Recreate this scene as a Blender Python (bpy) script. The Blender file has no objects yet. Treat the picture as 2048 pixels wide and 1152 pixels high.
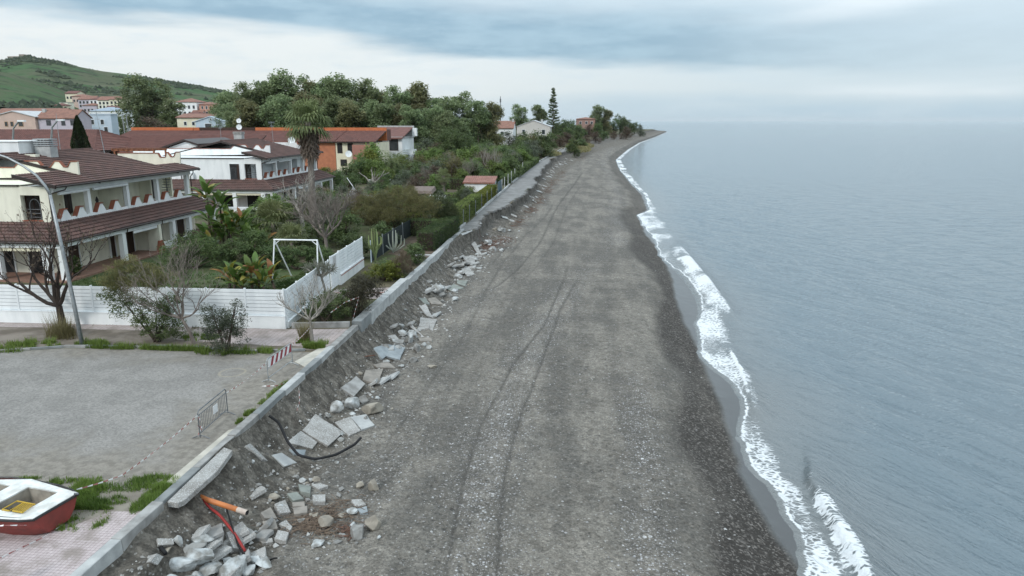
import bpy, math, random
import numpy as np
from mathutils import Vector, Matrix
R = math.radians
S = bpy.context.scene
C = S.collection
random.seed(7)

# ------------------------------------------------------------ camera
cd = bpy.data.cameras.new('camera'); cam = bpy.data.objects.new('camera', cd); C.objects.link(cam)
cam.location = (0, 0, 11.5); cam.rotation_euler = (R(90 - 13.2), 0, R(5.5))
cd.sensor_width = 36; cd.lens = 25.05; cd.clip_start = .1; cd.clip_end = 60000
S.camera = cam
# ------------------------------------------------------------ exposure
S.view_settings.view_transform = 'Standard'; S.view_settings.look = 'None'
S.view_settings.exposure = 0.12; S.view_settings.gamma = 1.0; S.view_settings.use_curve_mapping = False
S.render.engine = 'CYCLES'
S.cycles.use_denoising = True
S.cycles.max_bounces = 5; S.cycles.diffuse_bounces = 4; S.cycles.glossy_bounces = 3; S.cycles.transmission_bounces = 3; S.cycles.transparent_max_bounces = 6
S.cycles.caustics_reflective = False; S.cycles.caustics_refractive = False
# ------------------------------------------------------------ node helper
class NT:
    def __init__(s, tree): s.t = tree; s.n = tree.nodes; s.l = tree.links
    def node(s, typ, **kw):
        n = s.n.new(typ)
        for k, v in kw.items(): setattr(n, k, v)
        return n
    def put(s, sock, v):
        if isinstance(v, bpy.types.NodeSocket): s.l.new(v, sock)
        elif v is not None:
            if hasattr(sock.default_value, '__len__') and not hasattr(v, '__len__'): v = (v, v, v)
            if hasattr(sock.default_value, '__len__') and len(sock.default_value) == 4 and len(v) == 3: v = (*v, 1)
            sock.default_value = v
    def m(s, op, a, b=None, c=None, clamp=False):
        n = s.node('ShaderNodeMath', operation=op, use_clamp=clamp)
        for i, v in enumerate((a, b, c)):
            if v is not None: s.put(n.inputs[i], v)
        return n.outputs[0]
    def vm(s, op, a, b=None):
        n = s.node('ShaderNodeVectorMath', operation=op); s.put(n.inputs[0], a)
        if b is not None: s.put(n.inputs[1], b)
        return n.outputs[0]
    def sm(s, a, b, x):
        n = s.node('ShaderNodeMapRange', interpolation_type='SMOOTHSTEP')
        s.put(n.inputs['Value'], x); s.put(n.inputs['From Min'], a); s.put(n.inputs['From Max'], b)
        return n.outputs[0]
    def mix(s, f, a, b, bt='MIX'):
        n = s.node('ShaderNodeMix', data_type='RGBA', blend_type=bt)
        s.put(n.inputs[0], f); s.put(n.inputs[6], a); s.put(n.inputs[7], b)
        return n.outputs[2]
    def noise(s, v, scale, detail=4, rough=.55, dist=0, out=0):
        n = s.node('ShaderNodeTexNoise'); s.put(n.inputs['Vector'], v); n.inputs['Scale'].default_value = scale
        n.inputs['Detail'].default_value = detail; n.inputs['Roughness'].default_value = rough; n.inputs['Distortion'].default_value = dist
        return n.outputs[out]
    def voro(s, v, scale, feature='F1', out='Distance', rand=1.0):
        n = s.node('ShaderNodeTexVoronoi', feature=feature); s.put(n.inputs['Vector'], v); n.inputs['Scale'].default_value = scale
        n.inputs['Randomness'].default_value = rand
        return n.outputs[out]
    def comb(s, x, y, z):
        n = s.node('ShaderNodeCombineXYZ'); s.put(n.inputs[0], x); s.put(n.inputs[1], y); s.put(n.inputs[2], z); return n.outputs[0]
    def sep(s, v):
        n = s.node('ShaderNodeSeparateXYZ'); s.put(n.inputs[0], v); return n.outputs
    def attr(s, name):
        n = s.node('ShaderNodeAttribute', attribute_name=name); return n
    def bump(s, h, strength, dist=.02):
        n = s.node('ShaderNodeBump'); n.inputs['Strength'].default_value = strength; n.inputs['Distance'].default_value = dist
        s.put(n.inputs['Height'], h); return n.outputs[0]
    def pos(s): return s.node('ShaderNodeNewGeometry').outputs['Position']

# ------------------------------------------------------------ sky: thin daylight sky under a layered cloud deck
SUN_EL, SUN_AZ = R(38), R(205)
w = bpy.data.worlds.new('World'); S.world = w; w.use_nodes = True
w.node_tree.nodes.clear()
g = NT(w.node_tree)
d = g.vm('NORMALIZE', g.node('ShaderNodeTexCoord').outputs['Generated'])
dx, dy, dz = g.sep(d)
el = g.m('MULTIPLY', g.m('ARCSINE', dz), 57.2958)
side = g.sm(-.62, .42, dx)                                   # 0 over the land on the left, 1 out at sea
nz1 = g.noise(g.comb(g.m('MULTIPLY', dx, 2.6), g.m('MULTIPLY', dy, 2.6), g.m('MULTIPLY', el, .33)), 1.6, 6, .55)
nz2 = g.noise(g.comb(g.m('MULTIPLY', dx, 1.2), g.m('MULTIPLY', dy, 1.2), g.m('MULTIPLY', el, .16)), 1.7, 3, .5)
nz3 = g.noise(g.comb(g.m('MULTIPLY', dx, 7), g.m('MULTIPLY', dy, 7), g.m('MULTIPLY', el, .55)), 1.5, 5, .6)
e2 = g.m('ADD', el, g.m('ADD', g.m('MULTIPLY', g.m('SUBTRACT', nz1, .5), 2.4), g.m('MULTIPLY', g.m('SUBTRACT', nz2, .5), 3.0)))
ec = g.m('SUBTRACT', 5.75, g.m('MULTIPLY', dx, 3.6))          # the dark bank of cloud sinks towards the sea
lo = g.sm(g.m('SUBTRACT', ec, 1.9), g.m('SUBTRACT', ec, .45), e2)
hi = g.m('SUBTRACT', 1, g.sm(g.m('ADD', ec, .9), g.m('ADD', ec, 4.6), e2))
band = g.m('MULTIPLY', g.m('MULTIPLY', lo, hi), g.m('SUBTRACT', 1, g.m('MULTIPLY', g.sm(.02, .50, dx), .80)))
bright = g.m('MULTIPLY', g.sm(.2, 2.6, e2), g.m('SUBTRACT', 1, g.m('MULTIPLY', side, .62)))
low = g.mix(side, (.66, .72, .74), (.47, .60, .685))
c = g.mix(bright, low, (.79, .805, .785))
upper = g.mix(g.sm(.42, .66, nz2), (.66, .76, .82), (.82, .875, .90))
c = g.mix(g.sm(6.5, 11, e2), c, upper)
c = g.mix(g.m('MULTIPLY', g.sm(.50, .68, nz2), g.m('MULTIPLY', side, .65)), c, (.82, .865, .885))
c = g.mix(g.m('MULTIPLY', g.sm(.44, .68, nz3), .38), c, (.60, .69, .745))
dark = g.mix(g.sm(.35, .7, nz3), (.27, .405, .505), (.37, .51, .60))
c = g.mix(g.m('MULTIPLY', band, .97), c, dark)
c = g.mix(g.sm(-.2, -2.0, el), c, (.25, .28, .30))
sk = g.node('ShaderNodeTexSky', sky_type='NISHITA', sun_disc=False, sun_elevation=SUN_EL, sun_rotation=SUN_AZ)
# an overcast vault is brighter overhead than at the horizon
gain = g.m('MULTIPLY', g.m('ADD', 1, g.m('MULTIPLY', g.m('MAXIMUM', dz, 0), .9)), 10)
vs = g.node('ShaderNodeVectorMath', operation='SCALE'); g.put(vs.inputs[0], g.vm('MULTIPLY', c, (.965, 1.0, 1.03))); g.put(vs.inputs['Scale'], gain)
skyc = g.mix(.92, sk.outputs[0], vs.outputs[0])
bg = g.node('ShaderNodeBackground'); g.put(bg.inputs[0], skyc); bg.inputs[1].default_value = .1
out = g.node('ShaderNodeOutputWorld'); g.l.new(bg.outputs[0], out.inputs[0])
# ------------------------------------------------------------ sun, soft behind the cloud
sl = bpy.data.lights.new('sun', 'SUN'); sl.energy = 1.5; sl.angle = R(12); sl.color = (1, .97, .93)
sun = bpy.data.objects.new('sun', sl); C.objects.link(sun)
sdir = Vector((math.sin(SUN_AZ) * math.cos(SUN_EL), math.cos(SUN_AZ) * math.cos(SUN_EL), math.sin(SUN_EL)))
sun.rotation_euler = sdir.to_track_quat('Z', 'Y').to_euler()

# ------------------------------------------------------------ object helpers
def tag(o, label=None, cat=None, group=None, kind=None):
    if label: o['label'] = label
    if cat: o['category'] = cat
    if group: o['group'] = group
    if kind: o['kind'] = kind
    return o
def root_loc(p):
    v = Vector((0, 0, 0))
    while p is not None: v = v + p.location; p = p.parent
    return v
def link(name, me, mat, parent=None, loc=None):
    o = bpy.data.objects.new(name, me); C.objects.link(o)
    if mat is not None and not me.materials: me.materials.append(mat)
    if parent is not None: o.parent = parent
    if loc is not None: o.location = loc
    return o
def thing(name, label, cat, loc=(0, 0, 0), group=None, rz=0):
    o = bpy.data.objects.new(name, None); C.objects.link(o); o.empty_display_size = .2
    o.location = loc; o.rotation_euler = (0, 0, rz)
    return tag(o, label, cat, group)
def copy_tree(o, parent=None):
    c = o.copy(); C.objects.link(c)
    if parent is not None: c.parent = parent
    for ch in o.children: copy_tree(ch, c)
    return c
def npmesh(name, V, quads=None, tris=None, smooth=False, attrs=None):
    me = bpy.data.meshes.new(name)
    V = np.asarray(V, np.float32).reshape(-1, 3)
    q = np.zeros((0, 4), np.int32) if quads is None else np.asarray(quads, np.int32).reshape(-1, 4)
    t = np.zeros((0, 3), np.int32) if tris is None else np.asarray(tris, np.int32).reshape(-1, 3)
    me.vertices.add(len(V)); me.vertices.foreach_set('co', V.ravel())
    nl = q.size + t.size; me.loops.add(nl)
    me.loops.foreach_set('vertex_index', np.concatenate([q.ravel(), t.ravel()]))
    me.polygons.add(len(q) + len(t))
    st = np.concatenate([np.arange(len(q)) * 4, q.size + np.arange(len(t)) * 3]).astype(np.int32)
    me.polygons.foreach_set('loop_start', st)
    me.polygons.foreach_set('use_smooth', np.full(len(q) + len(t), smooth))
    me.update(calc_edges=True)
    for k, (dom, a) in (attrs or {}).items():
        at = me.attributes.new(k, 'FLOAT', dom); at.data.foreach_set('value', np.asarray(a, np.float32).ravel())
    return me
class MB:
    """collects boxes, prisms and tubes; build() links them as one mesh object"""
    def __init__(s): s.v = []; s.f = []
    def add(s, vs, fs):
        n = len(s.v); s.v += [tuple(p) for p in vs]; s.f += [tuple(i + n for i in f) for f in fs]; return s
    def box(s, x0, y0, z0, x1, y1, z1):
        v = [(x0,y0,z0),(x1,y0,z0),(x1,y1,z0),(x0,y1,z0),(x0,y0,z1),(x1,y0,z1),(x1,y1,z1),(x0,y1,z1)]
        return s.add(v, [(3,2,1,0),(4,5,6,7),(0,1,5,4),(1,2,6,5),(2,3,7,6),(3,0,4,7)])
    def hexa(s, lo, hi):
        n = len(lo); v = list(lo) + list(hi)
        return s.add(v, [tuple(range(n - 1, -1, -1)), tuple(range(n, 2 * n))] + [(i, (i + 1) % n, n + (i + 1) % n, n + i) for i in range(n)])
    def prism(s, poly, axis, a0, a1):
        """poly in the two other axes, extruded along axis 'x','y' or 'z'"""
        def P(p, a): return (a, p[0], p[1]) if axis == 'x' else (p[0], a, p[1]) if axis == 'y' else (p[0], p[1], a)
        return s.hexa([P(p, a0) for p in poly], [P(p, a1) for p in poly])
    def tube(s, pts, r, n=6, cap=True):
        pts = [Vector(p) for p in pts]; rs = r if hasattr(r, '__len__') else [r] * len(pts)
        base = len(s.v); prev = None
        for i, p in enumerate(pts):
            t = (pts[min(i + 1, len(pts) - 1)] - pts[max(i - 1, 0)]).normalized()
            ref = prev if prev is not None else (Vector((0, 0, 1)) if abs(t.z) < .9 else Vector((1, 0, 0)))
            a = t.cross(ref).normalized(); b = a.cross(t).normalized(); prev = b
            for k in range(n):
                q = p + (a * math.cos(6.2832 * k / n) + b * math.sin(6.2832 * k / n)) * rs[i]
                s.v.append(tuple(q))
        for i in range(len(pts) - 1):
            for k in range(n):
                s.f.append((base + i*n + k, base + i*n + (k+1) % n, base + (i+1)*n + (k+1) % n, base + (i+1)*n + k))
        if cap:
            s.f.append(tuple(base + k for k in range(n - 1, -1, -1))); e = base + (len(pts) - 1) * n; s.f.append(tuple(e + k for k in range(n)))
        return s
    def lathe(s, prof, cx, cy, n=12):
        """prof: [(r, z)]"""
        base = len(s.v)
        for r, z in prof:
            for k in range(n): s.v.append((cx + r * math.cos(6.2832*k/n), cy + r * math.sin(6.2832*k/n), z))
        for i in range(len(prof) - 1):
            for k in range(n): s.f.append((base+i*n+k, base+i*n+(k+1)%n, base+(i+1)*n+(k+1)%n, base+(i+1)*n+k))
        s.f.append(tuple(base + k for k in range(n - 1, -1, -1))); e = base + (len(prof)-1)*n; s.f.append(tuple(e + k for k in range(n)))
        return s
    def build(s, name, mat, parent=None, smooth=False, loc=None, bevel=0, local=False):
        """world coordinates unless local; a top-level mesh gets its origin at loc"""
        o0 = Vector(loc) if loc is not None else (Vector() if local else root_loc(parent))
        me = bpy.data.meshes.new(name)
        me.from_pydata([tuple(Vector(p) - o0) for p in s.v], [], s.f)
        if smooth: me.polygons.foreach_set('use_smooth', [True] * len(me.polygons))
        me.update()
        o = link(name, me, mat, parent, loc)
        if bevel:
            b = o.modifiers.new('edge', 'BEVEL'); b.width = bevel; b.segments = 1; b.limit_method = 'ANGLE'
        return o
def box(name, mat, b, parent=None, **k): return MB().box(*b).build(name, mat, parent, **k)

# ------------------------------------------------------------ materials
MATS = {}
def M(name, c1, c2=None, scale=2., rough=.8, bump=0., bscale=30., detail=5, metal=0., spec=.35, spots=None, lo=.35, hi=.65, zs=1.0):
    """two tones mixed by noise, fine relief; spots = (colour, scale, size) of scattered grains"""
    if name in MATS: return MATS[name]
    mt = bpy.data.materials.new(name); mt.use_nodes = True; mt.node_tree.nodes.clear(); g = NT(mt.node_tree)
    p = g.pos(); pz = g.vm('MULTIPLY', p, (1, 1, zs))
    col = g.mix(g.sm(lo, hi, g.noise(pz, scale, detail)), c1, c2 or tuple(v * .8 for v in c1))
    h = None
    if spots:
        sc, ss, sz = spots
        v = g.voro(p, ss); rn = g.sep(g.voro(p, ss, out='Color'))[0]
        col = g.mix(g.m('MULTIPLY', g.sm(sz, sz * .7, v), g.m('GREATER_THAN', rn, .45)), col, sc)
    b = g.node('ShaderNodeBsdfPrincipled'); g.put(b.inputs['Base Color'], col)
    b.inputs['Roughness'].default_value = rough; b.inputs['Metallic'].default_value = metal; b.inputs['Specular IOR Level'].default_value = spec
    if bump: g.l.new(g.bump(g.noise(p, bscale, 4), bump, .03), b.inputs['Normal'])
    o = g.node('ShaderNodeOutputMaterial'); g.l.new(b.outputs[0], o.inputs[0])
    MATS[name] = mt; return mt
def leafmat(name, c1, c2, trans=.42, rough=.6):
    """leaf colour runs from c1 to c2 by the 'tint' of each leaf"""
    if name in MATS: return MATS[name]
    mt = bpy.data.materials.new(name); mt.use_nodes = True; mt.node_tree.nodes.clear(); g = NT(mt.node_tree)
    t = g.attr('tint').outputs['Fac']
    rn = g.node('ShaderNodeObjectInfo').outputs['Random']
    col = g.mix(t, c1, c2)
    hs = g.node('ShaderNodeHueSaturation'); g.put(hs.inputs['Color'], col)
    g.put(hs.inputs['Hue'], g.m('ADD', .487, g.m('MULTIPLY', rn, .026))); g.put(hs.inputs['Value'], g.m('ADD', .85, g.m('MULTIPLY', rn, .3)))
    col = hs.outputs[0]
    b = g.node('ShaderNodeBsdfPrincipled'); g.put(b.inputs['Base Color'], col); b.inputs['Roughness'].default_value = rough; b.inputs['Specular IOR Level'].default_value = .3
    tr = g.node('ShaderNodeBsdfTranslucent'); g.put(tr.inputs[0], col)
    mx = g.node('ShaderNodeMixShader'); mx.inputs[0].default_value = trans
    g.l.new(b.outputs[0], mx.inputs[1]); g.l.new(tr.outputs[0], mx.inputs[2])
    o = g.node('ShaderNodeOutputMaterial'); g.l.new(mx.outputs[0], o.inputs[0])
    MATS[name] = mt; return mt
mWhite = M('white_paint', (.80, .83, .84), (.70, .73, .745), 1.4, .55, .05, 20, zs=.3)
mWhiteWall = M('white_render', (.79, .81, .81), (.66, .685, .69), 1.3, .85, .12, 12, zs=.28, lo=.36, hi=.74)
mCream = M('cream_render', (.80, .785, .66), (.66, .645, .54), 1.2, .85, .12, 12, zs=.28, lo=.36, hi=.74)
mCream2 = M('pale_cream_render', (.72, .68, .52), (.64, .60, .46), .7, .85, .1, 12)
mOrange = M('orange_render', (.46, .185, .10), (.38, .15, .085), 1.2, .85, .1, 12)
mPink = M('pink_render', (.56, .42, .36), (.50, .38, .33), .6, .85)
mLav = M('lavender_render', (.50, .46, .52), (.45, .42, .47), .6, .85)
mBlueW = M('pale_blue_render', (.48, .56, .64), (.42, .51, .59), .6, .85)
mTerra = M('terracotta', (.30, .105, .062), (.23, .08, .05), 3, .8, .2, 25)
mRoof = M('brown_roof_tile', (.130, .074, .063), (.085, .053, .047), 1.6, .8, .25, 18, detail=8, lo=.34, hi=.66)
mRoof2 = M('red_roof_tile', (.175, .080, .066), (.120, .058, .050), 1.2, .8, .2, 15, lo=.3, hi=.7)
mRoofO = M('orange_roof_tile', (.26, .135, .10), (.19, .10, .078), 1.0, .8, .2, 10)
mFasciaO = M('orange_fascia', (.50, .155, .06), (.42, .13, .05), 1.5, .7)
mGutter = M('dark_brown_gutter', (.030, .022, .020), (.045, .033, .030), 3, .45)
mWood = M('dark_wood', (.035, .018, .013), (.05, .026, .018), 5, .6, zs=.2)
mDark = M('dark_interior', (.02, .02, .02), (.03, .03, .03), 1, .9)
mGlass = M('window_glass', (.03, .035, .04), (.05, .055, .06), 1, .08, spec=.6)
mGreyWall = M('grey_render', (.36, .38, .39), (.30, .32, .33), .8, .9, .1)
mConc = M('concrete', (.37, .37, .36), (.21, .205, .195), 1.6, .9, .4, 25, lo=.3, hi=.7)
mConcLt = M('pale_concrete', (.46, .47, .46), (.33, .34, .34), 2.0, .9, .5, 18, lo=.3, hi=.7)
mConcDk = M('old_concrete', (.25, .265, .265), (.17, .18, .18), 1.6, .9, .5, 22, lo=.3, hi=.7)
mTerrazzo = M('exposed_aggregate', (.36, .355, .34), (.235, .225, .21), 1.6, .85, .4, 40, spots=((.55, .56, .56), 26, .42), lo=.3, hi=.7)
mRockP = M('pale_broken_concrete', (.50, .525, .53), (.20, .195, .18), 3.2, .9, .6, 12, lo=.3, hi=.68)
mRockG = M('grey_stone', (.28, .28, .27), (.19, .185, .175), 3, .9, .5, 14)
mRockB = M('sandy_stone', (.33, .30, .25), (.22, .20, .17), 2.5, .9, .4, 10)
mGalv = M('galvanised_steel', (.34, .36, .37), (.26, .28, .29), 6, .45, metal=.5)
mDarkSteel = M('dull_steel', (.17, .18, .19), (.12, .13, .14), 6, .5, metal=.4)
mBark = M('dark_bark', (.05, .036, .028), (.028, .021, .018), 8, .9, .4, 20, zs=.3)
mBarkGrey = M('grey_bark', (.22, .19, .165), (.13, .11, .098), 6, .9, .4, 20, zs=.3)
mBarkPale = M('pale_bark', (.33, .305, .27), (.19, .175, .155), 5, .9, .3, 20, zs=.4)
mBarkTrunk = M('brown_bark', (.105, .08, .062), (.06, .046, .037), 5, .9, .4, 20, zs=.3)
mSoil = M('dark_soil', (.11, .085, .065), (.06, .046, .036), 1.5, .95, .5, 15)
# ---------------------------------------------------------------- terrain maths (metres; +Y runs along the shore, +X out to sea)
def _h(ix, iy, s):
    n = (ix.astype(np.int64) * 374761393 + iy.astype(np.int64) * 668265263 + s * 974634777) & 0x7fffffff
    n = ((n ^ (n >> 13)) * 1274126177) & 0x7fffffff
    return ((n ^ (n >> 16)) & 0xffff) / 65535.0
def vnoise(x, y, s=0):
    x = np.asarray(x, float); y = np.asarray(y, float)
    ix = np.floor(x); iy = np.floor(y); fx = x - ix; fy = y - iy
    fx = fx * fx * (3 - 2 * fx); fy = fy * fy * (3 - 2 * fy)
    a = _h(ix, iy, s); b = _h(ix + 1, iy, s); c = _h(ix, iy + 1, s); d = _h(ix + 1, iy + 1, s)
    return (a * (1 - fx) + b * fx) * (1 - fy) + (c * (1 - fx) + d * fx) * fy
def fbm(x, y, s=0, o=4):
    t = 0; a = .5; n = 0
    for k in range(o):
        t = t + a * vnoise(np.asarray(x) * 2 ** k + 17.3 * k, np.asarray(y) * 2 ** k - 9.1 * k, s + k); n += a; a *= .5
    return t / n - .5
def sst(a, b, x):
    t = np.clip((np.asarray(x, float) - a) / (b - a), 0, 1); return t * t * (3 - 2 * t)
def curve(pts):
    ys = [p[0] for p in pts]; xs = [p[1] for p in pts]
    return lambda y: np.interp(y, ys, xs)
_EDGE0 = curve([(-60,-12.6),(60,-12.6),(66,-12.5),(74,-12.1),(76,-11.4),(90,-10.8),(108,-9.6),(129,-8.8),(183,-8.9),(212,-8.8),(227,-9.2),(231,-7.6),(237,-7.4),(241,-8.8),(262,-8),(300,-5),(340,-3.7),(408,-2.5),(513,12),(720,46),(1000,98),(1050,102),(1100,40),(1300,-300),(3000,-2500),(9000,-9000)])
def EDGE(y):
    y = np.asarray(y, float)
    return _EDGE0(y) - .45 * sst(80, 90, y) * (1 - sst(250, 300, y)) + (1.7 * fbm(y * .11, y * 0, 5, 2) + 1.5 * fbm(y * .42, y * 0, 6, 3)) * sst(77, 84, y) * (1 - .5 * sst(150, 260, y))
TOE = curve([(-60,-9.2),(18,-9.3),(25,-10.1),(35,-10.4),(54,-10.2),(75,-10.3),(93,-8.4),(113,-7),(140,-6.7),(183,-5.4),(220,-3.5),(294,2.3),(364,11.5),(447,26),(720,66),(1000,108),(1050,110),(1100,60),(1300,-250),(3000,-2300),(9000,-8800)])
WET = curve([(-60,7.5),(21,7.5),(24,7.0),(28,6.85),(37,7.4),(46,7.7),(56,7.6),(67,8.6),(83,9.1),(94,8.4),(104,8.7),(115,8.9),(122,11.0),(148,12.0),(171,11.6),(224,11.5),(282,13),(380,23.2),(514,40),(671,65),(1006,114),(1050,117),(1100,70),(1300,-230),(3000,-2250),(9000,-8700)])
FRONT = curve([(-60,7.9),(21.7,7.71),(23,7.99),(24.5,8.3),(26.6,8.16),(29.5,7.75),(32,7.8),(35,8.5),(37.2,8.95),(39.4,8.95),(42,8.2),(44.2,8.0),(48,8.4),(51.8,8.8),(56.2,9.9),(60,10.3),(67.3,10.3),(74.5,9.45),(80,9.0),(91,9.5),(104,9.0),(115,9.1),(122,11.7),(148,12.9),(171,12.1),(224,11.8),(282,13.2),(380,23.6),(514,40.3),(671,66),(1006,115),(1050,118),(1100,71),(1300,-229),(3000,-2249),(9000,-8699)])
OUTER = curve([(-60,9.5),(21.8,9.6),(26.4,9.7),(29.8,9.9),(35.2,9.8),(42,10.8),(46,11.4),(52,12),(67.5,12.5),(80.6,13.2),(104.5,14.2),(130,13.6),(186,14.6),(282,16),(400,28),(514,43),(1006,117),(1050,120),(9000,-8690)])
ZS = -3.2
TRACKS = [([(12,-3.6),(19,-3.87),(25,-4.27),(30,-4.34),(38.8,-3.58),(47,-2.3),(62,-1.25),(72,-.9)],1.0),
          ([(12,-2.1),(19,-2.32),(25,-2.72),(30.5,-2.68),(38,-2.1),(51,-1.35),(62,-.1),(70,.2)],1.0),
          ([(55,-7.2),(60,-6.4),(64.5,-5.7),(80,-4.5),(116,-3.75),(158,-1.4),(200,0.5)],.9),
          ([(60,-4.9),(64.5,-4.2),(80,-3.0),(116,-2.2),(158,.2)],.6),
          ([(25,-8.1),(35.7,-7.6),(44,-7.3),(55,-7.45),(67,-7.4),(84,-6.6),(98,-6.4)],.7),
          ([(66,-8.4),(76,-8.0),(88,-6.2),(104,-4.9),(130,-4.4)],.7),
          ([(22,-6.2),(30,-6.6),(40,-6.1),(52,-5.9),(62,-6.6)],.45)]
_TC = [(curve(p), p[0][0], p[-1][0], s) for p, s in TRACKS]
def rut_mask(x, y):
    r = np.zeros(np.broadcast(x, y).shape)
    for f, y0, y1, s in _TC:
        dx = np.abs(x - f(y) - .12 * fbm(y * .35, y * 0, 7, 2))
        w = .055 + .0013 * y
        r = np.maximum(r, s * np.exp(-(dx / w) ** 2) * sst(y0, y0 + 2, y) * (1 - sst(y1 - 16, y1, y)))
    return r
def beach_h(x, y):
    x = np.asarray(x, float); y = np.asarray(y, float)
    e = EDGE(y); k = np.clip(y / 60, 1, 4)
    w = np.maximum(TOE(y) + .7 * fbm(y * .22, y * 0, 3, 3) - e, .6)
    t = np.clip((x - e) / w, 0, 1)
    near = -.20 * sst(0, .03, t) - 1.7 * (1 - (1 - t) ** 1.7)
    far = np.where(t < .12, -1.25 * sst(0, .12, t), -1.25 - .65 * sst(.1, 1, t) ** .8)
    z = np.where(y < 70, near, far)
    onb = sst(0, .08, t) * (1 - sst(.85, 1.15, (x - e) / w))
    z = z + onb * (.46 * fbm(y * .5, x * .6, 11, 4) + .26 * fbm(y * 1.5, x * 1.4, 12, 5) - .16 * np.maximum(0, .10 - np.abs(fbm(y * 1.1, x * .8, 13, 4))) * 6)
    # a ledge of sand left outside the kerb near the paving
    L = (1 - sst(.85, 1.15, x - e + .5 * fbm(y * .9, x * .3, 14, 3))) * (1 - sst(16.5, 17.5, y)) * sst(-.02, .05, x - e)
    z = z * (1 - L) + (-.36 + .12 * fbm(x * 1.6, y * 1.6, 15, 3)) * L
    z = z + .55 * np.exp(-((x - e - .5) / .5) ** 2) * np.exp(-((y - 22.6) / 1.3) ** 2)
    f = FRONT(y)
    s = np.clip((x - e - w) / np.maximum(f - e - w, 1), 0, 1)
    flat = -.42 * s ** 1.2 - .88 * sst(.72, 1.0, s) 
    z = z + np.where(s > 0, flat, 0)
    z = z - .09 * np.clip(x - f, 0, 30)
    tb = sst(.0, 1.5, x - e - w) * (1 - sst(-1.2, .0, x - f))
    z = z + tb * (.20 * fbm(x * .22, y * .05, 21, 3) + .045 * fbm(x * 1.6, y * 1.6, 22, 3) + .03 * np.maximum(0, fbm(x * 4.2, y * 4.2, 24, 2)))
    # mounds of spoil at the toe
    z = z + .30 * np.exp(-((x - e - w - .3) / .9) ** 2) * np.maximum(0, fbm(y * .3, x * .3, 31, 3) + .15)
    z = z - .07 * rut_mask(x, y) * tb
    return z
# ============================================================ THE SETTING
def rows(y0, yfine, y1, d0, k):
    ys = list(np.arange(y0, yfine, d0)); y = yfine
    while y < y1: ys.append(y); y += max(d0, k * (y - yfine * 0.0))
    ys.append(y1); return np.array(ys)
def grid_mesh(name, X, Y, Z, mat, attrs=None, smooth=True):
    ny, nx = X.shape
    i = (np.arange(ny - 1)[:, None] * nx + np.arange(nx - 1)[None, :]).ravel()
    q = np.stack([i, i + 1, i + nx + 1, i + nx], 1)
    me = npmesh(name, np.stack([X, Y, Z], -1), q, None, smooth, {k: ('POINT', v) for k, v in (attrs or {}).items()})
    return link(name, me, mat)
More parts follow.
